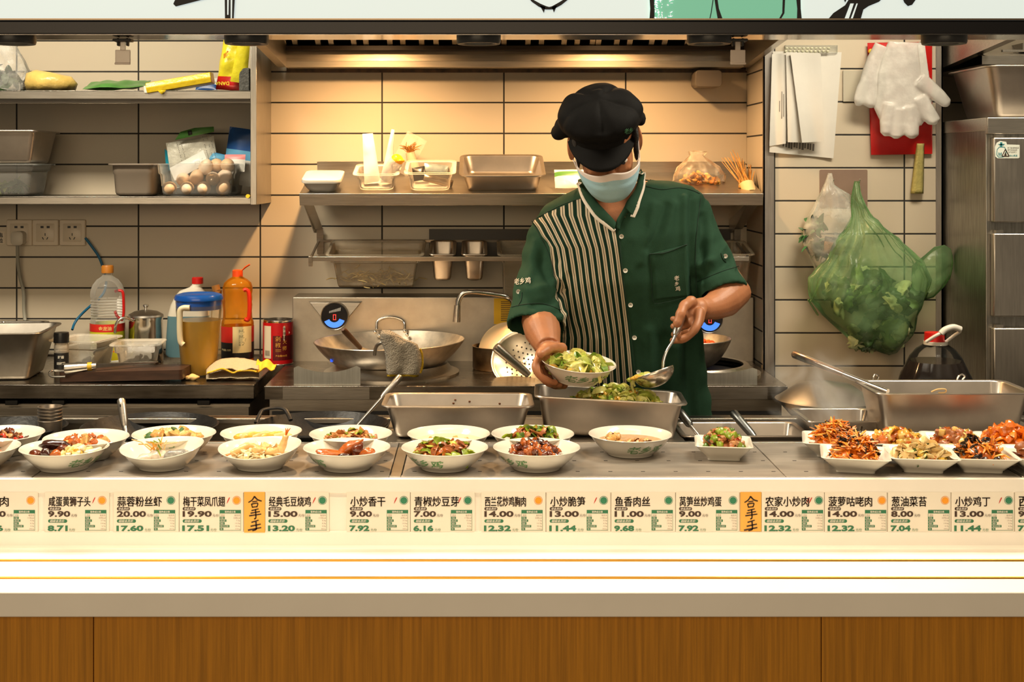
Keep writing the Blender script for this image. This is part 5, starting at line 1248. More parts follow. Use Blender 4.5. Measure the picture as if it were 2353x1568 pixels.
m = MB(); glovept(m, [(2030, 105), (2016, 140), (2008, 175), (2004, 210), (1998, 238), (1994, 246)], [20, 26, 30, 32, 26, 8], YR-.045, .02); glovept(m, [(2010, 160), (1985, 205), (1974, 232), (1970, 244)], [16, 18, 14, 5], YR-.05, .014)
o = obj('rear_glove', remesh(m, 'rear_glove', M_gl, .0035, 4), t)
m = MB(); pouch(m, TR(P(2126, 178, YR-.075), 0, -7, 0), .022, .10, .004, ((1, 0),), 6, 12, .5, 4); m.build('cuff_fold', M_gl, t, ang=80)
m = MB(); m.grid(lambda u, v: P(2108-5*v+u*(14+12*v)-9*v, 330+v*115, YR-.012-.014*math.sin(PI*u)-.003*math.sin(9*u)), 8, 14)
T(m.build('dish_cloth', mat('cloth_olive', s(182, 168, 98), .9, var=.15, scale=60, bump=.4, bscale=150), ang=80, solid=.006), 'narrow olive cloth strip hanging below the red package', 'cloth')
t = thing('hook_plate', 'square brown adhesive hook plate on the right wall', 'hook', P(1938, 478, YR))
m = MB(); m.loft([tf(rr(PX(1993, YR)-PX(1883, YR), PZ(390, YR)-PZ(478, YR), .004, w, 3), Matrix.Translation((PX(1938, YR), YR, PZ(434, YR))) @ Matrix.Rotation(PI/2, 4, 'X')) for w in (0, .002)]); m.build('plate', mat('plate_brown', s(152, 128, 112), .4, .2, var=.06), t)
for px in (1908, 1968):
    m = MB(); q = P(px, 418, YR-.002); m.tube([q, q+Vector((0, -.03, -.002)), q+Vector((0, -.036, .008))], .0022, 8); m.build('hook', M_steel_bright, t)
def bag(rows, Y, name, mats, parent, seed=0, pl=16, amp=.06, top=.5, seg=72, wr=.006, wf=26):
    m = MB(); rings = []; n = len(rows); pts = []
    ys = [r[0] for r in rows]
    N = 34
    for i in range(N+1):
        y = ys[0]+(ys[-1]-ys[0])*i/N
        k = max(j for j in range(n-1) if ys[j] <= y+1e-6) if y < ys[-1] else n-2
        f = (y-ys[k])/(ys[k+1]-ys[k]); f2 = f
        a, b, d = [rows[k][q]*(1-f2)+rows[k+1][q]*f2 for q in (1, 2, 3)]
        ring = []
        for j in range(seg):
            an = 2*PI*j/seg; v = (y-ys[0])/(ys[-1]-ys[0])
            pleat = 1+amp*math.sin(pl*an+seed)*max(0, 1-v/top)+.03*math.sin(5*an+8*v+seed)
            rx = (b-a)/2*Y/F*pleat; x = PX((a+b)/2, Y)+rx*math.cos(an)
            p = Vector((x, Y-d*.0+d*math.sin(an)*pleat, PZ(y, Y)))
            p += noise.noise_vector(p*wf+Vector((seed, 0, 0)))*wr*min(1, v*5+.1)
            ring.append(p)
        rings.append(ring)
    m.loft(rings); return m.build(name, mats, parent, ang=80)
t = thing('plastic_bag', 'clear plastic bag with greens hanging from the left hook', 'bag', P(1910, 600, YR-.05))
bag([(398, 1903, 912+1000, .004), (425, 1895, 1915, .012), (450, 1880, 1955, .03), (480, 1868, 1984, .04), (520, 1852, 1990, .05), (560, 1845, 1985, .055), (600, 1862, 1975, .045), (640, 1880, 1960, .03)], YR-.065, 'film', clear('bag_white', (.85, .86, .78), .22, .16, .3, var=.25, vscale=24), t, 1.0)
m = MB(); m.tube(smoothpath([P(1985, 470, YR-.06), P(1972, 450, YR-.05), P(1968, 420, YR-.03)]), [.010]*6+[.008]*6+[.004], 10, True, .5); m.build('handle_loop', MATS['bag_white'], t)
m = MB()
for i, (x, y) in enumerate(((1868, 545), (1880, 520), (1876, 570), (1888, 592))): leafy(m, P(x, y, YR-.065), .028, 60+i, 9, (0, 1))
T(m.build('leafy_greens', [mat('leaf_deep', s(46, 110, 62), .45, var=.3, scale=40), M_leafd], ang=80), 'green leaves inside the clear bag on the left hook', 'vegetable', kind='stuff')
m = MB(); pouch(m, TR(P(1915, 585, YR-.085), -4, 8, 0), .062, .05, .03, ((.7, 0), (1, 1)), 10, 10, .5, 6)
T(m.build('brown_packet', [mat('packet_brown', s(150, 112, 62), .4, var=.4, scale=40), M_black], ang=80), 'brown food packet inside the clear bag on the left hook', 'packet')
t = thing('plastic_bag', 'large green translucent bag hanging from the right hook, full of vegetables', 'bag', P(2030, 815, YR-.08))
M_gbag = clear('bag_green', s(140, 178, 126), .24, .2, .34, var=.34, vscale=17, tint=(.84, .95, .80))
bag([(416, 1964, 1974, .004), (440, 1961, 1978, .008), (470, 1958, 1984, .013), (500, 1952, 2000, .022), (535, 1938, 2042, .04), (570, 1916, 2085, .055), (605, 1886, 2118, .07), (640, 1862, 2136, .082), (680, 1862, 2132, .086), (720, 1890, 2116, .08), (760, 1932, 2098, .068), (790, 1970, 2078, .045), (808, 2002, 2056, .025), (816, 2022, 2040, .006)], YR-.105, 'film', M_gbag, t, .4, 23, .13, .72, 120, .014, 17)
m = MB(); rows = [(2096, 650, 40), (2120, 640, 52), (2145, 625, 56), (2168, 612, 50), (2184, 606, 34), (2190, 604, 14)]
m.loft([[wob(P(x, y+h*math.cos(a), YR-.09-.03*math.sin(a)*h/50), 50, .007) for a in [2*PI*i/22 for i in range(22)]] for x, y, h in rows]); m.build('tied_corner', M_gbag, t, ang=80)
m = MB(); m.tube(smoothpath([P(1888, 640, YR-.1), P(1864, 690, YR-.1), P(1858, 690, YR-.1), P(1880, 725, YR-.1)]), [.006]*18+[.004], 8, True, .5); m.build('loose_handle', M_gbag, t)
m = MB(); rnd = random.Random(3)
for k in range(60):
    y = 625+rnd.random()*165; w = 108*(1-abs(y-672)/200); x = 2010+rnd.uniform(-1, 1)*w
    m.mi = rnd.choice((0, 0, 1, 2, 2)); lump(m, P(x, y, YR-.105+rnd.gauss(0, .02)), (.030, .016, .022), k, .9, 3.0, Euler((rnd.random()*3, rnd.random()*3, 0)).to_matrix().to_4x4())
T(m.build('mixed_vegetables', [mat('veg_pale', s(196, 204, 150), .6, var=.15, scale=30), M_leafm, M_leafd], ang=80), 'cut vegetables filling the large green bag', 'vegetable', kind='stuff')

# ---- soy sauce jug
t = thing('soy_sauce_jug', 'big clear jug of dark sauce with red cap and white carry handle', 'jug', on(2150, 3.62, ZC-.66))
YJ = 3.62; zz = lambda y: PZ(y, YJ); k = YJ/F
c = Vector((PX(2150, YJ), YJ, 0))
pf = [(0, zz(965)), (80*k, zz(965)), (84*k, zz(940)), (84*k, zz(880)), (80*k, zz(865)), (70*k, zz(845)), (58*k, zz(820)), (44*k, zz(803)), (32*k, zz(795)), (26*k, zz(790)), (24*k, zz(782))]
def rib(p, a): q = p.copy(); w = 1+.02*math.cos(10*a); q.x *= w; q.y *= w; return q
m = MB(); m.lathe(pf, c, 60, fn=rib); m.build('jug_body', clear('jug_clear', (.12, .12, .11), .05, .05, .3), t)
m = MB(); m.lathe([(0, zz(964))]+[(r-.002, h) for r, h in pf[1:6]]+[(60*k, zz(829)), (0, zz(829))], c, 60, fn=rib); m.build('sauce', mat('soy_dark', (.012, .006, .004), .12), t)
m = MB(); m.lathe([(0, zz(790)), (23*k, zz(790)), (22*k, zz(764)), (0, zz(763))], c+Vector((-3*k, 0, 0)), 28); m.build('cap', M_red, t)
m = MB(); M_hw = mat('handle_white', s(224, 220, 208), .35)
m.lathe([(22*k, zz(792)), (27*k, zz(792)), (27*k, zz(784)), (22*k, zz(784)), (22*k, zz(792))], c, 28, cap0=False, cap1=False)
m.tube(smoothpath([P(2128, 786, YJ-.03), P(2150, 772, YJ-.04), P(2164, 765, YJ-.04)]), .0045, 8); m.tube(smoothpath([P(2174, 786, YJ-.01), P(2192, 772, YJ-.02), P(2205, 763, YJ-.03), P(2206, 758, YJ-.035)]), .0045, 8)
m.tube(smoothpath([P(2162, 767, YJ-.04), P(2172, 758, YJ-.04), P(2190, 752, YJ-.04), P(2207, 757, YJ-.036)]), .0085, 10)
m.build('carry_handle', M_hw, t)
m = MB(); zt = ZC-.66-.001; m.box(PX(1990, 3.62), 1.374, 3.50, 3.98, zz(967)-.03, zz(967)); m.box(PX(1990, 3.62)+.01, 1.365, 3.52, 3.96, .10, zz(967)-.03)
for x in (PX(1990, 3.62)+.04, 1.34):
    for y in (3.55, 3.93): m.box(x-.02, x+.02, y-.02, y+.02, 0, .11)
T(m.build('low_cabinet', M_steel_dark, bevel=.002), 'low dark steel cabinet under the big sauce jug', 'cabinet')
# ---- steam cabinet
YQ = 3.65
t = thing('steam_cabinet', 'tall stainless steam cabinet with stacked doors at the right edge', 'steam cabinet', (1.75, 3.85, .0))
xq = 1.4085
m = MB(); m.box(xq, 2.3, YQ+.012, 4.2, .06, PZ(272, YQ)-.001); m.build('body', steel_mat('cabinet_side', (.30, .29, .26), .34, (60, 60, 4), .04, .25), t, bevel=.002)
m = MB(); m.box(xq-.002, 2.3, YQ-.004, YQ+.012, PZ(308, YQ), PZ(270, YQ)); m.box(xq-.002, 2.3, YQ+.012, 4.2, PZ(300, YQ), PZ(270, YQ)); m.build('top_band', M_steel, t, bevel=.002)
for a, b in ((316, 511), (536, 728), (753, 945), (968, 1160)):
    m = MB(); m.box(xq+.012, 2.28, YQ-.012, YQ+.012, PZ(b, YQ), PZ(a, YQ)); d = m.build('door', M_steel_v, t, bevel=.004)
    m = MB(); m.box(xq+.02, xq+.04, YQ-.01, YQ+.01, PZ(a, YQ), PZ(a-7, YQ)); m.build('hinge', M_steel, t)
m = MB(); M_stw = mat('sticker_white', s(222, 226, 214), .45); M_stt = mat('sticker_teal', s(38, 126, 132), .5)
Yk = YQ-.0135
def sk(px, py, e=0): return (PX(px, Yk), Yk-e, PZ(py, Yk))
out = [(2286, 338), (2290, 328), (2298, 324), (2312, 326), (2314, 332), (2343, 333), (2343, 362), (2340, 364), (2292, 364), (2287, 360)]
m.poly([sk(*p) for p in out]); m.mi = 1
ring_ = [(2291, 344), (2296, 338), (2308, 338), (2312, 345), (2311, 358), (2304, 361), (2294, 361), (2290, 355)]
for a, b in zip(ring_, ring_[1:]+ring_[:1]):
    a, b = Vector(a), Vector(b); n_ = Vector((-(b-a).y, (b-a).x)).normalized()*.7; m.poly([sk(*(a+n_), .0005), sk(*(b+n_), .0005), sk(*(b-n_), .0005), sk(*(a-n_), .0005)])
m.poly([sk(2293, 331, .0005), sk(2309, 331, .0005), sk(2306, 334, .0005), sk(2296, 334, .0005)]); m.poly([sk(2298, 327, .0005), sk(2303, 327, .0005), sk(2303, 337, .0005), sk(2298, 337, .0005)])
for i in range(4): m.poly([sk(2294+i*2.2, 352-abs(i-1.5), .0005), sk(2295.4+i*2.2, 352-abs(i-1.5), .0005), sk(2295.4+i*2.2, 358, .0005), sk(2294+i*2.2, 358, .0005)])
m.text('当心高温', lambda x, y: sk(2320+x/k, 360-y/k, .0005), .0052, 1, .02)
m.mi = 2
tri = [Vector((2310, 343)), Vector((2302, 359)), Vector((2319, 359))]
for a, b in zip(tri, tri[1:]+tri[:1]):
    n_ = Vector((-(b-a).y, (b-a).x)).normalized()*.9; m.poly([sk(*(a+n_), .001), sk(*(b+n_), .001), sk(*(b-n_), .001), sk(*(a-n_), .001)])
m.poly([sk(2310, 349, .001), sk(2307, 357, .001), sk(2313, 357, .001)])
m.text('开门前请降低温', lambda x, y: sk(2315+x/k, 342-y/k, .0005), .0045, .92); m.text('蒸汽灼伤防护', lambda x, y: sk(2315+x/k, 347-y/k, .0005), .0045, .92); m.text('先气后开门', lambda x, y: sk(2317+x/k, 352-y/k, .0005), .0045, .92)
o = m.build('warning_sticker', [M_stw, M_stt, M_ink], t, smooth=False); o['label'] = 'white and teal steam warning sticker'
pan_at('steel_pan', 'large steel pan standing on top of the steam cabinet', 'pan', 0, 0, 0, .46, .33, PZ(150, 3.68)-PZ(270, YQ)-.002, M_pan, M=TR((1.412+.232, 3.835, PZ(270, YQ)+.0005), 0, 0, 0), tap=.86, r=.035)

# ================================================================ bain-marie: pans, dark woks, ladles, cup
ZB = ZS
M_iron = mat('wok_black', (.010, .0095, .0095), .42, 0, spec=.25, var=.4, scale=60, bump=.1, bscale=90)
def blackwok(px, R, Y, zr_, lab, H=.085):
    t = thing('iron_wok', lab, 'wok', (PX(px, Y), Y, zr_-H), 'black woks sunk in the well')
    c = (PX(px, Y), Y, zr_); out = [(R*(i/10)**.8 if i else 0, -H*(1-(i/10)**2)) for i in range(11)]
    m = MB(); m.lathe(out+[(R+.002, .002), (R-.003, .002)]+[(max(r-.004, 0), h+.004) for r, h in reversed(out)], c, 56); m.build('pan', M_iron, t, ang=50); return t
blackwok(345, .160, 3.148, PZ(978, 3.15), 'black wok in the well behind the bowl of chicken stew')
blackwok(30, .125, 3.15, PZ(982, 3.15), 'black wok at the far left of the well', .07)
t = blackwok(742, .158, 3.14, PZ(976, 3.14), 'black wok with a loop handle in the well left of the steel pans')
m = MB(); m.tube(smoothpath([P(588, 972, 3.17), P(596, 955, 3.20), P(604, 943, 3.22), P(630, 938, 3.23), P(652, 940, 3.22), P(662, 952, 3.20), P(668, 966, 3.17)]), .0055, 8, True, .6); m.build('loop_handle', M_iron, t)
t = thing('steel_cup_stack', 'stack of small steel cups behind the left bowls', 'cup', on(115, 3.12, ZB-.12))
m = MB(); c = on(115, 3.12, 0); kk = 3.12/F; z_ = lambda y: PZ(y, 3.12)
pf = [(0, ZB-.12), (24*kk, ZB-.12), (26*kk, z_(1000)), (27*kk, z_(968)), (28*kk, z_(967)), (28*kk, z_(965))]
for i in range(4): pf += [(26.5*kk, z_(964-i*7.5)), (27.5*kk, z_(958.5-i*7.5)), (28.2*kk, z_(957.5-i*7.5)), (28.2*kk, z_(956.5-i*7.5))]
pf += [(27*kk, z_(934)), (25*kk, z_(934)), (22*kk, z_(950)), (0, z_(950))]
m.lathe(pf, c, 36); m.build('cups', M_pan, t, ang=30)
pan_at('steel_pan', 'empty shallow steel pan behind the noodle bowl', 'pan', 0, 0, 0, .352, .186, .078, M_pan, M=TR(on(1053, 3.09, ZB+.0005), 0, 0, 0), r=.028, tap=.9)
m = MB()
for px, py in ((1042, 927), (1148, 928), (1046, 919), (1079, 923)): m.ell(P(px, py, 3.163), (.0028, .002, .0024), None, 8, 6)
T(m.build('sauce_spots', mat('sauce_brown', s(120, 66, 20), .3)), 'brown sauce spots dried inside the empty steel pan', 'stain', kind='stuff')
pan_at('steel_pan', 'steel pan of stir-fried celtuce and egg in front of the cook', 'pan', 0, 0, 0, .352, .186, .090, M_pan, M=TR(on(1396, 3.10, ZB+.0005), 0, 2.6, -3), r=.028, tap=.92)
pan_at('steel_pan', 'deep steel pan behind the square plates at the right', 'pan', 0, 0, 0, .368, .20, .108, M_pan, M=TR(on(2165, 3.09, ZB+.0005), 0, 0, 0), r=.03, tap=.90)
pan_at('steel_pan', 'low steel pan with a dark handle behind the square plate', 'pan', 0, 0, 0, .30, .18, .10, M_pan, M=TR(on(1700, 3.12, ZB-.096), 0, 0, 0), r=.02)
pan_at('steel_pan', 'steaming low steel pan left of the deep right pan', 'pan', 0, 0, 0, .19, .18, .13, M_pan, M=TR(on(1925, 3.16, ZB-.10), 0, 0, 0), r=.02)
def ladle(lab, a, b, Ya, Yb, r0, r1, split=.0, mat0=None, hole=False, name='ladle', extra=None):
    t = thing(name, lab, 'ladle', P(*b, Yb)); A, B = P(*a, Ya), P(*b, Yb)
    e = A.lerp(B, split) if split else B
    m = MB(); d = (e-A).normalized(); m.tube([A-d*.001, A+d*.003, A.lerp(e, .3), A.lerp(e, .85), e], [r0*.7, r0, r0*1.02, r0*.9, r1*1.15], 14); m.build('handle', mat0 or M_steel, t)
    if split:
        m = MB(); m.tube([e, e.lerp(B, .5), B], r1, 10); m.build('shaft', M_steel_bright, t)
    if hole:
        m = MB(); q = A+d*.014+Vector((0, -r0*1.0, 0)); m.ell(q, (.0022, .0016, .005), (d.to_track_quat('Z', 'Y')).to_matrix().to_4x4(), 10, 8); m.build('hole', M_dark, t)
    return t
ladle('upright steel ladle handle between the left back bowls', (278, 918), (290, 1005), 3.10, 3.06, .0098, .006, .72, None, True)
ladle('long thin steel ladle leaning across in front of the cloth', (920, 866), (815, 985), 3.24, 3.12, .0085, .0042, .42)
ladle('ladle handle sticking out below the right corner of the celtuce pan', (1560, 945), (1606, 1002), 3.16, 3.10, .0105, .0045, .62, steel_mat('handle_dark', (.16, .165, .16), .3))
ladle('dark ladle handle with a hole behind the square plate', (1684, 948), (1744, 1018), 3.16, 3.08, .0105, .006, .86, MATS['handle_dark'], True)
ladle('upright ladle handle at the right edge of the frame', (2335, 926), (2337, 1000), 3.15, 3.1, .0075, .0035, .58)
ladle('thin ladle rod leaning left of the deep right pan', (1990, 945), (1974, 1002), 3.13, 3.06, .0035, .0028, .9)
ladle('long coppery ladle handle resting on the left rim of the deep right pan', (1823, 814), (2040, 900), 3.32, 3.09, .0098, .0065, .55, steel_mat('handle_copper', (.66, .50, .40), .22, (8, 8, 8)))
for px, py, nm in ((2012, 868, 'left'), (2203, 868, 'right')):
    t = thing('clip_handle', 'small shiny loop handle at the back rim of the deep pan, '+nm+' one', 'handle clip', P(px, 878, 3.19), 'loop handles on the deep pan')
    m = MB(); Yx = 3.19; dx = 0 if nm == 'left' else 8; m.tube(smoothpath([P(px-6, 878, Yx), P(px-5+dx*.6, 866, Yx), P(px+dx, 861, Yx), P(px+6+dx, 866, Yx), P(px+4, 878, Yx)]), .0024, 8); m.build('loop', M_steel_bright, t)
m = MB(); m.tube(smoothpath([P(2140, 901, 2.985), P(2155, 895, 2.984), P(2172, 895, 2.984), P(2172, 902, 2.984), P(2156, 903, 2.984)]), .0018, 6); T(m.build('rubber_band', mat('band_cream', s(222, 190, 130), .5)), 'cream rubber band caught on the rim of the deep right pan', 'rubber band')
m = MB(); Mq = TR(on(1885, 3.40, ZC-.66), 0, 0, 0)
m.lathe([(.0, .0), (.07, 0), (.125, .06), (.128, .062), (.12, .066), (.07, .10), (0, .112)], (PX(1895, 3.45), 3.45, PZ(972, 3.45)), 40)
T(m.build('lidded_basin', steel_mat('basin_steel', (.40, .38, .34), .3, (8, 8, 8), .05)), 'blurred lidded steel basin in the steam behind the counter', 'basin')
m = MB(); q = (PX(1895, 3.45), 3.45); zz0 = PZ(972, 3.45); m.box(q[0]-.13, q[0]+.13, 3.33, 3.49, zz0-.03, zz0-.001)
for dx in (-.12, .12):
    for y in (3.34, 3.48): m.box(q[0]+dx-.012, q[0]+dx+.012, y-.012, y+.012, 0, zz0-.02)
T(m.build('basin_stand', M_steel_dark), 'low steel stand carrying the lidded basin', 'stand')
# ================================================================ bowls and plates on the hot plates
def bowl_mesh(R, H, logo=None, oval=0, seg=56, wave=0):
    """porcelain bowl; logo = bearing (radians) of the green print on its outside, 0 faces the customers"""
    pf = [(0, .002), (R*.50, .002), (R*.52, 0), (R*.545, .0005), (R*.56, .004), (R*.66, H*.22), (R*.80, H*.50), (R*.90, H*.76), (R*.955, H*.93), (R*.985, H*.985), (R, H*1.0), (R*.99, H*1.03), (R*.95, H*.985),
          (R*.86, H*.78), (R*.72, H*.45), (R*.56, H*.22), (R*.3, H*.15), (0, H*.14)]
    def fn(p, a):
        q = p.copy(); f = max(0, min(1, p.z/H))
        if oval: q.x *= 1+oval*.06; q.y *= 1-oval*.10
        if wave: q.z += wave*f**2*(math.sin(a+.5)*1.0+.35*math.cos(2*a))*.011
        return q
    m = MB(); m.lathe(pf, (0, 0, 0), seg, fn=fn)
    if logo is not None:
        m.mi = 1; h = H*.42
        out = [(r, z) for r, z in pf if z >= .004][:6]
        def rad(z):
            for (r0, z0), (r1, z1) in zip(pf[4:11], pf[5:11]):
                if z0 <= z <= z1: return r0+(r1-r0)*(z-z0)/(z1-z0)
            return R
        W = R*.86
        for i, ch in enumerate('老乡鸡'):
            vs, fs, w = glyphs(ch, .02)
            if not fs: continue
            b = len(m.v)
            for x, y in vs:
                z = H*.30+y*h+(x-.5)*0; a = logo+(((i-1)*1.12+(x-.5)*1.05+y*.22)*h*1.35)/(R*.78)
                q = fn(Vector(((rad(z)+.0006)*math.sin(a), -(rad(z)+.0006)*math.cos(a), z)), math.atan2(-math.cos(a), math.sin(a))); m.v.append(q)
            for f in fs: m.face([b+j for j in f])
    return m
BM = [M_porc, M_logo]
def place(m, name, lab, cat, group, loc, rz=0):
    o = m.build(name, BM, local=True, ang=50); o.location = loc; o.rotation_euler.z = rz; LOC[o.name] = Vector(loc); return T(o, lab, cat, group)
def yof(py, h=0):            # depth at which a pixel row meets the plate surface (h above it)
    return (ZC-ZS-h)*F/(py-CY)
R_ = .0905; H_ = .043
YFR, YBK = 2.732, 2.872
BG = 'white bowls on the hot plates'
bowls = [ # px centre, depth, logo bearing, kind, label
 (4, 2.872, .75, 0, 'white bowl of meat with red pepper at the left end of the back row'),
 (198, 2.83, None, 0, 'white bowl of golden meat cubes, second in the back row'),
 (400, 2.872, .55, 0, 'white bowl of chicken and broccoli stew, third in the back row'),
 (600, 2.885, None, 1, 'oval white dish of sliced poached chicken in the back row'),
 (806, 2.872, None, 0, 'white bowl of dried tofu and green pepper in the back row'),
 (1031, 2.872, None, 0, 'white bowl of clear pale soup in front of the empty pan'),
 (1224, 2.872, None, 0, 'white bowl of pork and green pepper in front of the celtuce pan'),
 (1448, 2.866, .33, 0, 'white bowl with green lettering standing alone right of the others, holding chicken soup'),
 (-57, 2.732, None, 0, 'white bowl cut off by the left edge in the front row'),
 (148, 2.732, .95, 0, 'white bowl of dark glazed meat and mash in the front row'),
 (372, 2.735, None, 2, 'wavy white dish of fish slices with shredded ginger'),
 (597, 2.735, None, 2, 'wavy white dish of garlic shrimp on vermicelli'),
 (797, 2.732, -1.15, 0, 'white bowl of braised chicken wings in the front row'),
 (1022, 2.732, -.62, 0, 'white bowl of pork slices and bright green pepper in the front row'),
 (1233, 2.732, -.90, 0, 'white bowl of dark glossy braised meat in the front row')]
for px, Y, lg, kd, lab in bowls:
    if kd == 0: m = bowl_mesh(R_, H_, lg)
    elif kd == 1: m = bowl_mesh(.084, H_, None, 1, wave=.3)
    else: m = bowl_mesh(.083, H_, None, .6, wave=.75)
    if kd == 0: nm = 'serving_bowl'
    else: nm = 'oval_dish'
    place(m, nm, lab, 'bowl', BG, (PX(px, Y), Y, ZS+.0006))
def plate_mesh(W, H):
    m = MB(); q = lambda w, z, r: rr(w, w, r, z, 5)
    m.loft([q(W*.50, .0, .008), q(W*.56, .0, .008), q(W*.57, .004, .009), q(W*.66, H*.30, .012), q(W*.86, H*.72, .014), q(W*.985, H*.98, .013), q(W, H, .013), q(W*.985, H*1.05, .013), q(W*.93, H*1.0, .012), q(W*.84, H*.80, .012), q(W*.66, H*.42, .012), q(W*.56, H*.28, .010)]); return m
plates = [
 (1662, 2.832, .122, -8, 'square white plate of diced pork and green beans standing alone'),
 (1918, 2.865, .138, -13, 'square white plate of shredded food, leftmost of the back row'),
 (2062, 2.865, .138, -9, 'square white plate of orange chicken and potato, second of the back row'),
 (2196, 2.865, .138, -9, 'square white plate of meat and potato cubes, third of the back row'),
 (2325, 2.865, .138, -6, 'square white plate of orange sweet and sour pieces at the back right'),
 (1964, 2.722, .138, -13, 'square white plate of shredded carrot and fungus, leftmost of the front row'),
 (2116, 2.722, .138, -9, 'square white plate of tofu skin with green leaf in the front row'),
 (2250, 2.722, .138, -7, 'square white plate of shredded carrot and black fungus, third of the front row'),
 (2392, 2.722, .138, -6, 'square white plate cut off by the right edge in the front row')]
for px, Y, W, rz, lab in plates:
    place(plate_mesh(W, .033), 'square_plate', lab, 'plate', 'square plates on the hot plates', (PX(px, Y), Y, ZS+.0006), math.radians(rz))

# ================================================================ food
def fm(n, c, rough=.32, v=.25, coat=.25):
    c = tuple(x*.80 for x in c)
    return mat(n, c, rough, var=v, scale=90, coat=coat, bump=.15, bscale=160)
FD = dict(
 carrot=fm('food_carrot', s(250, 138, 30)), carrotl=fm('food_carrot_light', s(250, 172, 58)), fungus=fm('food_fungus', s(38, 26, 20), .25), pork=fm('food_pork', s(176, 104, 54)), porkl=fm('food_pork_light', s(206, 146, 90)),
 pepper=fm('food_green_pepper', s(138, 160, 36), .25), pepperd=fm('food_pepper_dark', s(86, 122, 40), .25), red=fm('food_red_pepper', s(206, 50, 24), .25), glaze=fm('food_glaze', s(104, 44, 16), .15, .4, .6), glazed=fm('food_glaze_dark', s(58, 22, 12), .12, .4, .7), amber=fm('food_amber', s(188, 96, 30), .2, .3, .5),
 chicken=fm('food_chicken', s(222, 170, 96)), chickenl=fm('food_chicken_pale', s(236, 206, 140)), yellow=fm('food_yellow', s(232, 190, 70)), egg=fm('food_egg', s(240, 186, 66)), celt=fm('food_celtuce', s(196, 208, 92), .25), celtd=fm('food_celtuce_dark', s(128, 166, 58), .25), celtl=fm('food_celtuce_pale', s(232, 226, 132), .25),
 broc=fm('food_broccoli', s(64, 106, 40), .6), potato=fm('food_potato', s(226, 184, 96)), tofu=fm('food_tofu', s(206, 140, 78)), fish=fm('food_fish', s(214, 200, 184), .25, .2), fishskin=fm('food_fish_skin', s(150, 148, 142), .2, .4), shrimp=fm('food_shrimp', s(244, 196, 128), .25, .2), shrimpr=fm('food_shrimp_tail', s(236, 132, 54), .25),
 noodle=fm('food_noodle', s(244, 222, 176), .2, .1), garlic=fm('food_garlic', s(244, 224, 168), .3, .1), orange=fm('food_orange', s(234, 116, 18), .15, .25, .6), leaf=fm('food_leaf', s(52, 88, 34), .25, .4), skin=fm('food_tofu_skin', s(236, 204, 140), .3, .15), brownl=fm('food_tan', s(204, 150, 90)), mash=fm('food_mash', s(240, 222, 150), .5, .08, 0), white=fm('food_white', s(240, 228, 200), .3, .08))
def soup(name, lab, c, R, z, col, H=None):
    m = MB(); m.lathe([(0, z), (R, z), (R-.001, z-.002)], (c[0], c[1], 0), 40)
    o = m.build(name, col); return T(o, lab, 'food')
def pile(name, lab, c, rx, ry, hgt, recipe, n, seed, base=.006, base_mat='pork', parent=None, tail=.5, sq=False):
    """mound of mixed pieces; recipe = list of (weight, material, shape, size)"""
    rnd = random.Random(seed); names = []; [names.append(r[1]) for r in recipe if r[1] not in names]
    if base_mat not in names: names.append(base_mat)
    m = MB(); m.mi = names.index(base_mat)
    # the lower, hidden mass of the mound
    b = len(m.v); rings = []
    for i in range(6):
        u = i/5; r_ = math.cos(u*PI/2)
        rings.append([wob((c[0]+rx*.94*r_*math.cos(a), c[1]+ry*.94*r_*math.sin(a), c[2]+hgt*.62*math.sin(u*PI/2)*1.0), 60, .004) for a in [2*PI*k/20 for k in range(20)]])
    m.loft(rings[:-1]+[[p.lerp(Vector((c[0], c[1], c[2]+hgt*.62)), .8) for p in rings[-2]]])
    W = sum(r[0] for r in recipe)
    for k in range(n):
        w = rnd.random()*W
        for r in recipe:
            w -= r[0]
            if w <= 0: break
        a = rnd.random()*2*PI; u = math.sqrt(rnd.random())
        if sq: x = rnd.uniform(-1, 1); y = rnd.uniform(-1, 1); u = max(abs(x), abs(y))
        else: x, y = u*math.cos(a), u*math.sin(a)
        z = c[2]+hgt*(max(0, 1-u**2)**tail)*(.72+.28*rnd.random())+base*.3
        p = Vector((c[0]+x*rx, c[1]+y*ry, z)); sh, sz = r[2], r[3]*(.75+.5*rnd.random()); mi = names.index(r[1]); m.mi = mi
        E = Euler((rnd.gauss(0, .6), rnd.gauss(0, .6), rnd.random()*6.28)).to_matrix().to_4x4()
        if sh == 'strip': stringy(m, p, 0, sz, sz*.075, seed*100+k, 0, mi, .5, .7, 6, 4)
        elif sh == 'thick': stringy(m, p, 0, sz, sz*.14, seed*100+k, 0, mi, .5, .6, 7, 4)
        elif sh == 'chunk': lump(m, p, (sz, sz*.8, sz*.65), seed*50+k, .7, 2.6, E, 12, 8)
        elif sh == 'slice': lump(m, p, (sz, sz*.75, sz*.22), seed*50+k, .6, 2.4, E, 12, 6)
        elif sh == 'cube':
            q = sz*.5; m.loft([tf(rr(2*q*s_, 1.8*q*s_, q*.35, zz_, 2), Matrix.Translation(p) @ E) for zz_, s_ in ((-q, .86), (-q*.8, 1), (q*.8, 1), (q, .86))])
        elif sh == 'curl':
            ph = rnd.random()*6; M = Matrix.Translation(p) @ E
            m.grid(lambda u_, v_: M @ Vector(((u_-.5)*2*sz, (v_-.5)*sz*1.1*math.sin(PI*min(max(u_*.8+.1, 0), 1)), sz*.55*math.sin(PI*u_)+.25*sz*math.sin(7*v_+ph))), 6, 4)
    o = m.build(name, [FD[x] for x in names], ang=70); T(o, lab, 'food', kind='stuff'); return o
zb = ZS+.0006+H_*.20; zf = ZS+.0006+H_*.55
def B(i): return PX(bowls[i][0], bowls[i][1]), bowls[i][1]
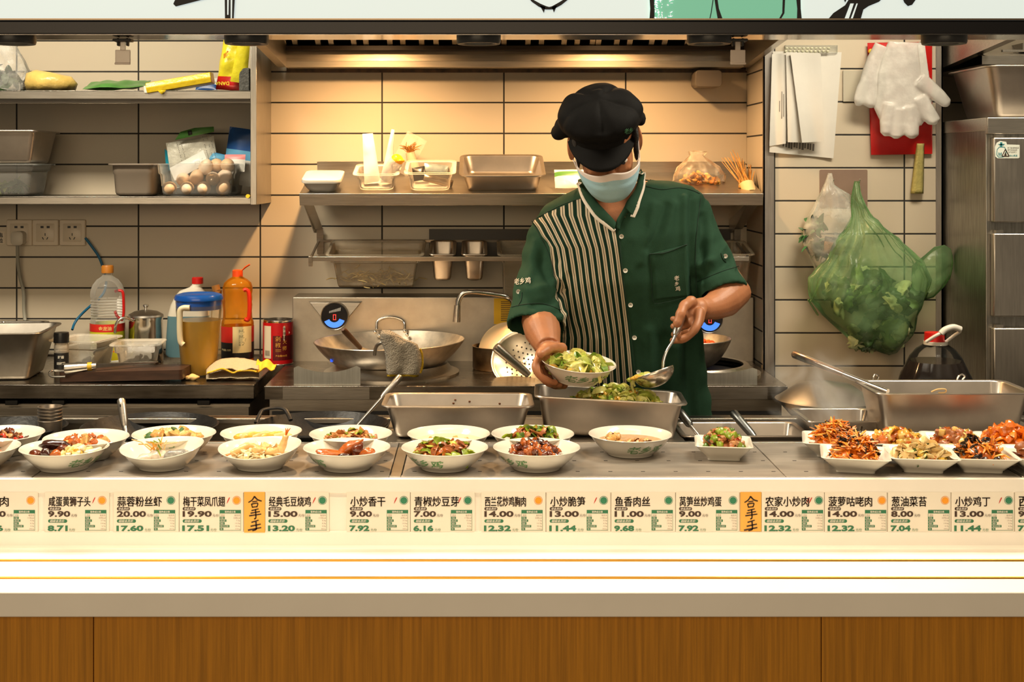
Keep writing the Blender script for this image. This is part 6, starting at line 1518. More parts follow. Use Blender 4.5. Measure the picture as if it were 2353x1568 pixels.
def bowlpile(i, name, lab, rx, ry, hgt, rec, n, seed, bm, dx=0, dy=-.012, z=None, tail=.5):
    x, y = B(i); return pile(name, lab, (x+dx, y+dy, z if z else ZS+H_*.56), rx, ry, hgt*1.12, rec, n, seed, base_mat=bm, tail=tail)
# sauce or broth lying in each bowl
SN = ['leftmost bowl of the back row', 'bowl of golden meat cubes', 'bowl of chicken and broccoli', 'oval dish of poached chicken', 'bowl of dried tofu and pepper', 'bowl of clear pale soup', 'bowl of pork before the celtuce pan', 'lone bowl with green lettering', 'bowl cut off by the left edge', 'bowl of dark glazed meat', 'wavy dish of fish slices', 'wavy dish of shrimp', 'bowl of braised chicken wings', 'front bowl of pork and green pepper', 'bowl of dark glossy braised meat']
for i, cm, r, f in ((0, 'pork', .066, .52), (1, 'porkl', .066, .50), (2, 'chickenl', .068, .55), (3, 'chickenl', .058, .5), (4, 'tofu', .066, .5), (5, 'noodle', .076, .66), (6, 'pork', .066, .5), (7, 'brownl', .074, .64), (8, 'pork', .066, .5), (9, 'glazed', .066, .5), (10, 'white', .05, .4), (11, 'noodle', .055, .45), (12, 'glazed', .068, .52), (13, 'pork', .066, .5), (14, 'glaze', .066, .5)):
    x, y = B(i); soup('sauce' if i not in (5, 7) else 'soup', ('sauce in the ' if i not in (5, 7) else 'soup in the ')+SN[i], (x, y), r, ZS+.0006+H_*f, FD[cm])
bowlpile(0, 'braised_meat', 'dark sliced meat with red pepper in the leftmost back bowl', .055, .04, .020, [(3, 'glaze', 'slice', .011), (2, 'pork', 'slice', .011), (1, 'red', 'cube', .011), (1, 'brownl', 'slice', .010)], 60, 1, 'glaze')
bowlpile(1, 'meat_cubes', 'golden brown meat pieces in the second back bowl', .050, .038, .018, [(3, 'amber', 'chunk', .011), (2, 'chicken', 'chunk', .010), (1, 'porkl', 'slice', .010)], 46, 2, 'amber')
bowlpile(2, 'chicken_stew', 'pale chicken pieces with broccoli and carrot in the third back bowl', .056, .040, .024, [(4, 'chicken', 'chunk', .013), (2, 'chickenl', 'chunk', .013), (1, 'broc', 'chunk', .012), (.7, 'carrotl', 'cube', .013), (1, 'potato', 'cube', .014)], 42, 3, 'chickenl')
# poached chicken: slices laid side by side
x, y = B(3)
for k in range(6):
    m = MB(); M = TR((x-.040+k*.0155, y-.010+.004*(k % 2), ZS+.030+.006*math.sin(PI*(k+.5)/6)), 10, 14-5*k, 62-k*9); lump(m, (0, 0, 0), (.030, .0095, .011), 70+k, .4, 1.8, M.to_3x3().to_4x4()); 
    for j in range(len(m.v)): m.v[j] += M.to_translation()
    T(m.build('chicken_slice', FD['yellow' if k % 2 == 0 else 'chickenl'], ang=80), 'yellow poached chicken slice, '+['leftmost', 'second from the left', 'third from the left', 'fourth from the left', 'second from the right', 'rightmost'][k]+' in the oval back dish', 'food', 'poached chicken slices')
bowlpile(4, 'dried_tofu', 'tofu strips and green pepper in the fifth back bowl', .055, .038, .020, [(4, 'tofu', 'slice', .013), (2, 'pork', 'thick', .026), (2, 'pepper', 'curl', .011), (1, 'chickenl', 'strip', .02)], 60, 5, 'tofu')
bowlpile(5, 'soup_shreds', 'pale shreds floating in the clear soup', .052, .030, .003, [(3, 'chickenl', 'slice', .007), (2, 'noodle', 'strip', .014)], 34, 6, 'noodle', dy=-.02, z=ZS+H_*.64)
bowlpile(6, 'pepper_pork', 'pork and green pepper pile in front of the celtuce pan', .054, .038, .028, [(4, 'pork', 'slice', .013), (3, 'pepper', 'curl', .014), (1.5, 'pepperd', 'slice', .012), (1, 'porkl', 'chunk', .010), (1, 'amber', 'slice', .012)], 70, 7, 'pork')
bowlpile(7, 'chicken_soup_pieces', 'chicken pieces breaking the surface of the soup bowl with lettering', .020, .016, .013, [(3, 'chicken', 'chunk', .011), (2, 'glaze', 'slice', .009), (2, 'chickenl', 'chunk', .009)], 16, 8, 'chicken', dx=-.036, dy=-.012, z=ZS+H_*.62)
bowlpile(7, 'soup_meat', 'pale minced pieces at the right of the soup bowl with lettering', .026, .012, .006, [(3, 'brownl', 'chunk', .006), (1, 'glaze', 'slice', .008), (2, 'chickenl', 'chunk', .006)], 26, 9, 'brownl', dx=.016, dy=-.022, z=ZS+H_*.62)
bowlpile(8, 'minced_meat', 'meat at the right rim of the bowl cut off by the left edge', .056, .04, .018, [(3, 'pork', 'slice', .011), (2, 'porkl', 'slice', .011)], 50, 10, 'pork')
x, y = B(9); z = ZS+H_*.5
def single(name, lab, cat, c, r, seed, mm, a=.35, M=None, group=None, f=2.0):
    m = MB(); lump(m, c, r, seed, a, f, M, 18, 12); return T(m.build(name, mm, ang=80), lab, cat, group)
for k, (dx, dy, dz, r, mm, lab) in enumerate(((-.020, .004, .026, (.034, .012, .010), 'glazed', 'long dark glazed piece lying on top of the meat in the front bowl'), (-.053, -.02, .009, (.013, .012, .012), 'glaze', 'square brown glazed piece at the left of the front bowl'), (-.030, -.024, .012, (.012, .010, .013), 'glazed', 'dark glazed piece below the long one'), (-.008, -.028, .010, (.013, .011, .012), 'amber', 'round amber piece next to the mash'), (-.002, -.006, .018, (.014, .012, .011), 'glaze', 'brown glazed piece under the right end of the long one'))):
    single('glazed_meat', lab, 'food', (x+dx, y+dy, z+dz), r, 80+k, FD[mm], .35, None, 'glazed meat pieces')
bowlpile(9, 'egg_mash', 'yellow egg mash at the right of the dark glazed meat', .030, .03, .018, [(3, 'mash', 'chunk', .009), (2, 'egg', 'chunk', .006), (2, 'white', 'chunk', .008)], 60, 11, 'mash', dx=.028, dy=-.012)
single('egg_white_wedge', 'pale wedge against the right side of the bowl of glazed meat', 'food', (x+.060, y-.010, z+.012), (.02, .01, .010), 90, FD['white'], .4, Euler((0, -.35, .2)).to_matrix().to_4x4())
x, y = B(10); z = ZS+.0006+H_*.55
for k, (dx, dy, dz, r, mm, rz, lab) in enumerate(((.030, -.020, .006, (.030, .014, .012), 'fishskin', .15, 'silver-skinned fish slice at the right of the wavy dish'), (-.004, -.020, .005, (.022, .014, .011), 'fish', -.2, 'pale fish slice in the middle of the wavy dish'), (-.026, -.026, .002, (.02, .012, .009), 'fish', .4, 'small pale fish piece at the left of the wavy dish'))):
    single('fish_slice', lab, 'food', (x+dx, y+dy, z+dz), r, 95+k, FD[mm], .3, Euler((0, -.1, rz)).to_matrix().to_4x4(), 'fish slices')
m = MB(); rnd = random.Random(12)
for k in range(16):
    a = Vector((x-.01+rnd.gauss(0, .008), y-.012+rnd.gauss(0, .006), z+.014)); d = Vector((rnd.uniform(-1, 1), rnd.gauss(0, .4), rnd.uniform(-.2, .9))).normalized()*(.025+.025*rnd.random())
    m.mi = k % 3; m.tube([a, a+d*.5+Vector((0, 0, .005)), a+d+Vector((0, 0, -.003))], .0013, 5)
T(m.build('shredded_garnish', [FD['carrotl'], FD['skin'], FD['pepper']]), 'shredded ginger, carrot and scallion on the fish', 'food', kind='stuff')
x, y = B(11)
bowlpile(11, 'vermicelli', 'pale garlic vermicelli in the wavy shrimp dish', .050, .038, .016, [(4, 'noodle', 'strip', .03), (3, 'garlic', 'chunk', .008), (1, 'shrimp', 'chunk', .012), (.3, 'shrimpr', 'strip', .012)], 110, 13, 'noodle')
def shrimp(lab, pts, rs, tail):
    t = thing('shrimp', lab, 'food', pts[0], 'shrimps on vermicelli'); pp = smoothpath(pts, 5); n = len(pp)
    m = MB(); m.tube(pp, [rs*(.55+.45*math.sin(PI*min(.95, i/(n-1)*.8+.12)))*(1+.06*math.cos(i*2.2)) for i in range(n)], 12); m.build('body', FD['shrimp'], t, ang=80)
    d = (pp[-1]-pp[-3]).normalized(); e = pp[-1]; m = MB()
    for k in (-1, 0, 1): m.tube([e-d*.002, e+d*.008+Vector((.002*k, 0, .001)), e+d*.015+Vector((.005*k, 0, 0))], [.003, .003, .0012], 6, True, .5)
    m.build('tail', FD['shrimpr'], t)
z = ZS+H_*.55
shrimp('shrimp curled at the left of the vermicelli with its tail to the rim', [Vector((x-.002, y-.004, z+.016)), Vector((x-.022, y-.012, z+.023)), Vector((x-.04, y-.018, z+.016)), Vector((x-.056, y-.022, z+.010))], .0085, 0)
shrimp('shrimp standing at the right of the vermicelli with its tail raised', [Vector((x+.02, y-.02, z+.008)), Vector((x+.036, y-.02, z+.008)), Vector((x+.048, y-.018, z+.020)), Vector((x+.056, y-.012, z+.046))], .0085, 0)
x, y = B(12); z = ZS+H_*.52
for k, (dx, dy, dz, r, ry, rz, mm, lab) in enumerate(((-.028, -.022, .010, (.034, .013, .010), .12, .1, 'amber', 'braised chicken wing at the left front of the bowl'), (.006, -.002, .018, (.030, .012, .012), -.5, .1, 'amber', 'braised chicken wing on top of the others'), (.022, -.012, .014, (.012, .013, .018), .3, .3, 'glaze', 'upright braised wing piece right of the middle'), (.043, -.016, .011, (.016, .012, .012), -.4, -.2, 'amber', 'braised wing piece at the right of the bowl'), (-.004, -.028, .006, (.018, .012, .008), 0, .3, 'glazed', 'dark braised wing piece at the front middle of the bowl'))):
    single('chicken_wing', lab, 'food', (x+dx, y+dy, z+dz), r, 110+k, FD[mm], .45, Euler((0, ry, rz)).to_matrix().to_4x4(), 'braised chicken wings', 2.6)
bowlpile(13, 'pepper_pork', 'pork slices with bright green pepper in the front bowl', .056, .040, .026, [(4, 'pork', 'curl', .014), (2, 'amber', 'slice', .013), (3, 'pepper', 'curl', .016), (1, 'celt', 'slice', .013)], 74, 14, 'pork', dx=-.004)
bowlpile(14, 'braised_meat', 'dark glossy braised meat heap in the right bowl of the front row', .050, .036, .027, [(4, 'glaze', 'chunk', .011), (3, 'amber', 'chunk', .010), (2, 'glazed', 'slice', .012)], 70, 15, 'glazed', dx=-.006)
def platepile(i, name, lab, hgt, rec, n, seed, bm, r=.046, dx=0, dy=0, tail=.45):
    px, Y, W, rz, _ = plates[i]; k = W/.138
    return pile(name, lab, (PX(px, Y)+dx, Y+dy, ZS+.016), r*k*1.05, r*k, hgt, rec, n, seed, base_mat=bm, tail=tail)
SH = [(5, 'carrot', 'strip', .034), (3, 'carrotl', 'strip', .030), (1.1, 'fungus', 'curl', .009), (1.5, 'amber', 'slice', .009), (1, 'porkl', 'strip', .026)]
platepile(0, 'diced_pork', 'diced pork with green beans and red chili on the lone square plate', .044, [(4, 'porkl', 'chunk', .007), (3, 'pepper', 'cube', .011), (2, 'pepperd', 'cube', .011), (1, 'red', 'slice', .009), (3, 'pork', 'chunk', .007), (1, 'fungus', 'slice', .006)], 150, 21, 'pork', .044)
platepile(1, 'shredded_stir_fry', 'shredded carrot heap on the leftmost back plate', .056, SH, 190, 22, 'carrot', .043)
platepile(2, 'chicken_potato', 'orange chicken with potato on the second back plate', .034, [(3, 'amber', 'chunk', .012), (3, 'potato', 'cube', .015), (2, 'carrotl', 'chunk', .012), (1, 'yellow', 'curl', .014)], 60, 23, 'carrotl')
platepile(3, 'meat_potato', 'brown meat with pale potato cubes on the third back plate', .036, [(3, 'pork', 'chunk', .011), (2, 'potato', 'cube', .014), (1.5, 'celt', 'thick', .02), (2, 'amber', 'chunk', .010)], 66, 24, 'pork')
platepile(4, 'sweet_and_sour_pieces', 'glossy orange pieces on the back right plate', .040, [(4, 'orange', 'chunk', .017), (2, 'carrot', 'curl', .018), (1, 'orange', 'cube', .016)], 44, 25, 'orange', .05)
platepile(5, 'shredded_stir_fry', 'shredded carrot and fungus heap on the leftmost front plate', .056, SH, 210, 26, 'carrot', .044)
platepile(6, 'tofu_skin', 'tofu skin folds with corn on the second front plate', .036, [(3, 'skin', 'curl', .017), (2, 'chickenl', 'slice', .014), (2, 'yellow', 'chunk', .007), (1, 'amber', 'curl', .010), (1, 'celt', 'chunk', .007)], 90, 27, 'skin', .048)
m = MB(); leafy(m, (PX(2116, 2.68)-.002, 2.700, ZS+.036), .020, 5, 9, (0,)); T(m.build('leaf_garnish', FD['leaf'], ang=80), 'dark green leaf across the front of the tofu skin', 'food', kind='stuff')
platepile(7, 'shredded_stir_fry', 'shredded carrot with much black fungus on the third front plate', .044, [(4, 'carrot', 'strip', .036), (3, 'fungus', 'curl', .012), (2, 'amber', 'slice', .010), (2, 'carrotl', 'strip', .03), (1, 'skin', 'slice', .008)], 180, 28, 'carrot', .043)
platepile(8, 'sliced_meat', 'brown sliced meat on the plate cut off by the right edge', .032, [(3, 'pork', 'slice', .014), (2, 'glaze', 'slice', .013), (1, 'brownl', 'curl', .012)], 60, 29, 'pork')
# food in the celtuce pan
x, y = PX(1400, 3.1), 3.10
pile('celtuce_stir_fry', 'celtuce and scrambled egg heaped in the steel pan', (x+.012, 3.105, ZS+.046), .108, .060, .050, [(4, 'celt', 'curl', .020), (4, 'celtl', 'curl', .020), (1, 'celtd', 'curl', .018), (3.5, 'egg', 'chunk', .011), (2, 'egg', 'curl', .013)], 220, 31, base_mat='celt')
m = MB(); leafy(m, (PX(1362, 3.12), 3.12, PZ(912, 3.12)), .026, 8, 9, (0, 1)); T(m.build('celtuce_leaf', [FD['celtd'], FD['leaf']], ang=80), 'dark green leaves sticking up in the celtuce pan', 'food', kind='stuff')
# ================================================================ the cook
from mathutils.bvhtree import BVHTree
ck = thing('person', 'cook in green striped shirt, black cap and blue mask, holding a bowl and ladle', 'person', (PX(1440, 3.42), 3.42, 0))
M_skin = mat('skin', s(176, 116, 78), .48, var=.10, scale=26, sss=.12, bump=.08, bscale=240)
TOR = [ # row, left, right, slope, depth, half depth
 (404, 1350, 1468, -.10, 3.355, .060), (423, 1330, 1502, -.10, 3.365, .074), (434, 1290, 1548, -.13, 3.372, .088), (450, 1250, 1588, -.14, 3.376, .102), (479, 1224, 1612, -.16, 3.372, .118), (545, 1224, 1614, -.10, 3.365, .128),
 (640, 1246, 1606, -.05, 3.365, .128), (720, 1268, 1606, 0, 3.375, .122), (800, 1281, 1612, 0, 3.39, .122), (880, 1283, 1620, 0, 3.40, .124), (960, 1282, 1630, 0, 3.405, .124), (1040, 1284, 1640, 0, 3.41, .120)]
def torso_ring(r, k=1.0, n=44):
    y, a, b, sl, Y, hd = r; xc = (a+b)/2; out = []
    for j in range(n):
        t = 2*PI*j/n; c_, s_ = math.cos(t), math.sin(t)
        cx_ = math.copysign(abs(c_)**.80, c_); sx_ = math.copysign(abs(s_)**.80, s_)
        px = xc+(b-a)/2*k*cx_; py = y+sl*(px-xc)
        p = P(px, py, Y); p.y = Y+hd*k*sx_; out.append(p)
    return out
SL_L = [((1270, 498), 3.37, .040), ((1257, 552), 3.36, .056), ((1248, 620), 3.335, .060), ((1238, 680), 3.295, .068), ((1235, 712), 3.27, .071), ((1233, 752), 3.245, .0745)]
SL_R = [((1578, 462), 3.37, .040), ((1592, 520), 3.362, .056), ((1615, 580), 3.35, .062), ((1638, 628), 3.32, .064), ((1648, 650), 3.305, .066), ((1661, 680), 3.285, .067)]
def chain(m, pts, seg=18, hollow=0):
    ps = [P(*q, Y) for q, Y, r in pts]; rs = [r for q, Y, r in pts]
    if not hollow: m.tube(ps, rs, seg); return
    d = (ps[-1]-ps[-2]).normalized()
    pp = ps+[ps[-1]-d*.004, ps[-1]-d*.05]
    t_ = [((ps[min(i+1, len(ps)-1)]-ps[max(i-1, 0)]).normalized()) for i in range(len(ps))]+[d, d]
    rings = []; rr2 = rs+[rs[-1]-.011, rs[-1]-.014]
    for p, t, r in zip(pp, t_, rr2):
        a = t.cross(Vector((0, 1, 0))).normalized(); u = a.cross(t).normalized()
        rings.append([p+(a*math.cos(2*PI*j/seg)+u*math.sin(2*PI*j/seg)*.92)*r for j in range(seg)])
    m.loft(rings)
# --- head frame: x to the picture's right, y backwards, z up, bowed and tilted
MH = Matrix.Translation(P(1389, 326, 3.215)) @ Matrix.Rotation(math.radians(-8), 4, 'Y') @ Matrix.Rotation(math.radians(35), 4, 'X')
def H(x, y, z): return MH @ Vector((x, y, z))
MH3 = MH.to_3x3().to_4x4()
b = MB()
def he(c, r, M=None): b.ell(H(*c), r, MH3 @ M if M else MH3, 20, 14)
he((0, .012, .036), (.073, .090, .080)); he((0, -.03, -.03), (.063, .066, .085)); he((0, -.062, -.078), (.036, .034, .026)); he((0, -.05, -.062), (.052, .045, .040))
he((0, -.098, -.028), (.010, .018, .028)); he((0, -.108, -.043), (.015, .014, .012)); he((0, -.074, .006), (.052, .014, .012)); he((0, -.094, -.075), (.022, .010, .006)); he((0, -.092, -.083), (.018, .008, .005))
for sx in (-1, 1):
    he((sx*.034, -.068, -.034), (.018, .014, .014))
    he((sx*.083, .006, -.004), (.0075, .021, .034), Matrix.Rotation(sx*.32, 4, 'Z')); he((sx*.079, -.008, -.008), (.008, .010, .02)); he((sx*.083, .002, -.030), (.007, .011, .011))
b.tube([H(0, .015, -.03), H(0, .035, -.085), P(1402, 432, 3.35), P(1412, 470, 3.375)], [.052, .055, .060, .066], 20)
b.loft([torso_ring(r, .85) for r in TOR[1:]])
# arms
chain(b, [((1285, 520), 3.37, .045), ((1258, 600), 3.345, .043), ((1240, 700), 3.275, .041), ((1241, 738), 3.235, .046), ((1247, 762), 3.195, .0445), ((1254, 783), 3.16, .036), ((1260, 800), 3.13, .029)])
chain(b, [((1565, 470), 3.37, .045), ((1610, 560), 3.355, .043), ((1668, 650), 3.33, .044), ((1684, 672), 3.30, .046), ((1664, 690), 3.265, .0435), ((1642, 704), 3.235, .034), ((1624, 709), 3.212, .028), ((1610, 710), 3.195, .027)])
def finger(pts, r0, r1):
    pp = smoothpath([P(x, y, Y) for x, y, Y in pts], 5); n = len(pp)
    rs = [r0+(r1-r0)*i/(n-1)+.0010*math.cos(i/(n-1)*3*2*PI)*(1 if i < n-1 else 0) for i in range(n)]
    b.tube(pp, rs, 12); d = (pp[-1]-pp[-2]).normalized(); b.ell(pp[-1], (rs[-1]*.98,)*3, None, 12, 8); b.ell(pp[0], (rs[0]*1.05,)*3, None, 12, 8)
# hand under the bowl (left in the picture)
for c, r in ((P(1262, 806, 3.118), (.026, .030, .022)), (P(1252, 818, 3.108), (.024, .034, .022)), (P(1246, 828, 3.115), (.016, .036, .020)), (P(1280, 800, 3.125), (.020, .022, .013))): b.ell(c, r)
finger([(1240, 820, 3.068), (1231, 838, 3.042), (1238, 862, 3.03), (1262, 877, 3.04), (1276, 880, 3.052)], .0100, .0078)
finger([(1240, 826, 3.09), (1236, 848, 3.062), (1248, 872, 3.052), (1272, 884, 3.062), (1287, 885, 3.072)], .0102, .0080)
finger([(1245, 830, 3.112), (1246, 856, 3.085), (1260, 880, 3.075), (1284, 888, 3.085), (1298, 887, 3.095)], .0098, .0076)
finger([(1252, 832, 3.135), (1256, 858, 3.112), (1270, 878, 3.103), (1288, 885, 3.108), (1300, 885, 3.116)], .0086, .0066)
finger([(1290, 801, 3.118), (1272, 800, 3.085), (1256, 805, 3.050), (1242, 814, 3.030)], .0128, .0098)
# fist on the ladle (right in the picture)
for c, r in ((P(1606, 708, 3.19), (.024, .028, .024)), (P(1594, 708, 3.185), (.022, .030, .024)), (P(1598, 722, 3.172), (.018, .026, .020)), (P(1586, 722, 3.168), (.020, .020, .024)), (P(1590, 742, 3.158), (.016, .016, .018)), (P(1583, 700, 3.19), (.017, .024, .016))): b.ell(c, r)
finger([(1588, 694, 3.162), (1573, 703, 3.136), (1564, 722, 3.118), (1556, 744, 3.110)], .0138, .0108)
finger([(1607, 718, 3.152), (1602, 746, 3.122), (1586, 770, 3.112), (1562, 782, 3.125), (1546, 783, 3.140)], .0112, .0082)
finger([(1612, 714, 3.172), (1608, 738, 3.142), (1590, 760, 3.134), (1566, 770, 3.150), (1549, 769, 3.166)], .0112, .0082)
finger([(1610, 706, 3.195), (1604, 726, 3.166), (1584, 744, 3.156), (1562, 752, 3.172), (1547, 750, 3.186)], .0105, .0078)
finger([(1603, 698, 3.21), (1595, 712, 3.19), (1576, 726, 3.180), (1558, 734, 3.192), (1546, 733, 3.204)], .0092, .0070)
body = obj('body', remesh(b, 'body', M_skin, .0024, 5, .5), ck)
body['label'] = 'bare head, neck, forearms and hands'
# eyes and nails
m = MB()
for sx in (-1, 1): m.ell(H(sx*.030, -.0875, .0005), (.0115, .009, .008), MH3, 14, 10)
m.mi = 1
for sx in (-1, 1): m.ell(H(sx*.030, -.0955, -.002), (.005, .002, .005), MH3, 10, 8)
m.build('eyes', [mat('eye_white', s(230, 222, 210), .2), M_black], ck)
# hair: a cap of short dark hair with sideburns
M_hair = mat('hair_black', (.010, .008, .007), .6, var=.4, scale=200, bump=.5, bscale=300)
h = MB()
b2 = b; b = h
he((0, .024, .036), (.0775, .086, .078)); he((0, .055, -.005), (.062, .052, .052))
for sx in (-1, 1): he((sx*.0715, -.030, -.010), (.0065, .012, .040)); he((sx*.073, -.022, .025), (.008, .022, .03))
o = obj('hair', remesh(h, 'hair', M_hair, .004, 3), ck); b = b2
# ---- shirt
g = MB(); g.loft([torso_ring(r) for r in TOR]); chain(g, SL_L, 22, 1); chain(g, SL_R, 22, 1)
me = remesh(g, 'shirt', mat('shirt_raw', (0, 0, 0)), .0052, 7, .5)
XL_ = lambda pts, py: next((a[0]+(c[0]-a[0])*(py-a[1])/(c[1]-a[1]) for a, c in zip(pts, pts[1:]) if a[1] <= py <= c[1]), pts[0][0] if py < pts[0][1] else pts[-1][0])
ARM = [(1216, 495), (1236, 525), (1262, 570), (1274, 640), (1288, 720), (1300, 780), (1300, 905), (1292, 1045)]
PLK = [(1411, 440), (1414, 525), (1428, 640), (1443, 740), (1456, 850), (1466, 950), (1472, 1045)]
def pxof(p, Y=3.27): k = F/Y; return CX+p.x*k, CY-(p.z-ZC)*k
FOLDS = [ # crease lines in photo pixels: points, half width, height in metres
 ([(1596, 452), (1590, 540), (1592, 690)], 9, -.011), ([(1574, 455), (1568, 560), (1576, 690)], 9, .008), ([(1548, 470), (1528, 540), (1504, 600)], 9, .006), ([(1528, 470), (1508, 530), (1484, 570)], 8, -.006), ([(1500, 470), (1490, 520), (1470, 600)], 9, .005),
 ([(1612, 780), (1622, 880), (1640, 990)], 12, .010), ([(1588, 790), (1590, 880), (1600, 990)], 13, -.011), ([(1552, 800), (1560, 900), (1568, 990)], 14, .009), ([(1524, 780), (1520, 880), (1530, 990)], 14, -.008), ([(1490, 760), (1496, 880), (1500, 990)], 12, .005),
 ([(1602, 642), (1640, 622), (1680, 598)], 9, -.010), ([(1606, 612), (1640, 600), (1668, 570)], 9, .008), ([(1636, 470), (1640, 540), (1632, 600)], 10, .007), ([(1622, 500), (1618, 560), (1612, 620)], 8, -.008),
 ([(1296, 668), (1260, 690), (1222, 694)], 9, -.009), ([(1290, 640), (1250, 660), (1214, 668)], 10, .008), ([(1296, 720), (1262, 730), (1228, 722)], 8, .007), ([(1252, 560), (1246, 610), (1262, 650)], 9, -.008), ([(1230, 560), (1222, 620), (1206, 660)], 10, .006),
 ([(1240, 500), (1262, 540), (1280, 600)], 9, -.007), ([(1276, 500), (1296, 560), (1302, 620)], 10, .006), ([(1300, 780), (1308, 860), (1312, 960)], 10, .006), ([(1330, 760), (1334, 860), (1340, 960)], 12, -.005), ([(1376, 780), (1384, 860), (1392, 960)], 13, .005), ([(1424, 780), (1432, 860), (1440, 960)], 12, -.006)]
def fold(px, py):
    d = 0
    for pts, w, h_ in FOLDS:
        if py < min(q[1] for q in pts)-40 or py > max(q[1] for q in pts)+40: continue
        best = 1e9
        for (ax, ay), (bx, by) in zip(pts, pts[1:]):
            vx, vy = bx-ax, by-ay; t = max(0, min(1, ((px-ax)*vx+(py-ay)*vy)/(vx*vx+vy*vy))); best = min(best, (px-ax-vx*t)**2+(py-ay-vy*t)**2)
        if best < 9*w*w: d += h_*math.exp(-best/(w*w))
    return d
sd = []; st_ = []; NR = [v.normal.copy() for v in me.vertices]
for v, nv in zip(me.vertices, NR):
    p = v.co; px, py = pxof(p); n3 = noise.noise
    # drape: long vertical folds, fanning from the shoulders, and creases at the sleeves
    front = p.y < 3.40
    amp = .0042*min(1, max(0, (py-455)/120))
    f = n3(Vector((p.x*17+.25*n3(Vector((0, p.z*5, 3))), p.y*9, p.z*2.6)))
    f2 = n3(Vector((p.x*38, p.y*20, p.z*7)))
    slv = px < XL_(ARM, py)-4 or px > 1612
    if slv: f = n3(Vector((p.x*20+p.z*16, p.y*12, p.z*18-p.x*10))); amp = .0050
    v.co += nv*(f*amp*1.3+f2*.0014+(fold(px, py) if nv.y < .2 else 0))
    w = PLK[0][0] if False else XL_(PLK, py); a = XL_(ARM, py)
    yoke = 502-(px-1228)*.46+3
    q = min(px-a, w-px, (py-yoke)*1.0 if px < 1340 else 50)
    if not front: q = -20
    sd.append(q); st_.append((px-a)/(w-a)*10.6+.3+.10*n3(Vector((p.x*14, 0, p.z*9))))
for nm, vals in (('stripe_edge', sd), ('stripe_run', st_)):
    at = me.attributes.new(nm, 'FLOAT', 'POINT'); at.data.foreach_set('value', vals)
bv = BVHTree.FromPolygons([v.co.copy() for v in me.vertices], [tuple(p.vertices) for p in me.polygons])
# open the neck
bm = bmesh.new(); bm.from_mesh(me); kill = []
for f in bm.faces:
    c = f.calc_center_median(); px, py = pxof(c, 3.29)
    if c.y < 3.36 and py < 516:
        w = (516-py)
        if 1417-w*.96 < px < 1417+w*.72: kill.append(f)
    if c.y < 3.45 and py < 414: kill.append(f)
bmesh.ops.delete(bm, geom=list(set(kill)), context='FACES'); bm.to_mesh(me); bm.free()
ms = mat('shirt_green', s(40, 70, 52), .85, spec=.15, bump=.12, bscale=500, var=.06, scale=60)
ms2 = ms.copy(); ms2.name = 'shirt_striped'; nt = ms2.node_tree; N = nt.nodes; L = nt.links; bs = N['Principled BSDF']
a1 = N.new('ShaderNodeAttribute'); a1.attribute_name = 'stripe_edge'; a2 = N.new('ShaderNodeAttribute'); a2.attribute_name = 'stripe_run'
fr = N.new('ShaderNodeMath'); fr.operation = 'FRACT'; L.new(a2.outputs['Fac'], fr.inputs[0])
rp = N.new('ShaderNodeValToRGB'); rp.color_ramp.interpolation = 'CONSTANT'; L.new(fr.outputs[0], rp.inputs[0])
els = rp.color_ramp.elements; dk = (*s(18, 46, 34), 1); wt = (*s(206, 190, 164), 1); md = (*s(64, 60, 44), 1)
els[0].position = 0; els[0].color = dk; els[1].position = .20; els[1].color = wt
for ps, c_ in ((.42, md), (.51, wt), (.73, dk)): e = els.new(ps); e.color = c_
gt = N.new('ShaderNodeMath'); gt.operation = 'GREATER_THAN'; gt.inputs[1].default_value = 0; L.new(a1.outputs['Fac'], gt.inputs[0])
old = bs.inputs['Base Color'].links[0].from_socket
mx = N.new('ShaderNodeMix'); mx.data_type = 'RGBA'; L.new(gt.outputs[0], mx.inputs[0]); L.new(old, mx.inputs[6]); L.new(rp.outputs[0], mx.inputs[7]); L.new(mx.outputs[2], bs.inputs['Base Color'])
me.materials.clear(); me.materials.append(ms2)
me.polygons.foreach_set('use_smooth', [True]*len(me.polygons))
def on_shirt(px, py, off=.002, default=3.27, tree=None):
    d = (P(px, py, 3.0)-Vector((0, 0, ZC))).normalized(); hit = (tree or bv).ray_cast(Vector((0, 0, ZC)), d)
    if hit[0] is None: return P(px, py, default-off)
    nrm = hit[1] if hit[1].dot(d) < 0 else -hit[1]
    return hit[0]+nrm*off
shirt = obj('shirt', me, ck); shirt['label'] = 'green short-sleeved shirt, one front half striped white'
M_wt = mat('trim_white', s(226, 216, 200), .7)
M_btn = mat('button_white', s(228, 222, 208), .35)
def ribbon(m, A, B, n=14, off=.010, rows=3, lift=0):
    A = smoothpath([Vector((x, y, 0)) for x, y in A], 5); B = smoothpath([Vector((x, y, 0)) for x, y in B], 5)
    def at(L_, t): i = t*(len(L_)-1); k = min(int(i), len(L_)-2); return L_[k].lerp(L_[k+1], i-k)
    m.grid(lambda u, v: (lambda q: on_shirt(q.x, q.y, off+lift*math.sin(PI*v)))(at(A, u).lerp(at(B, u), v)), n, rows)
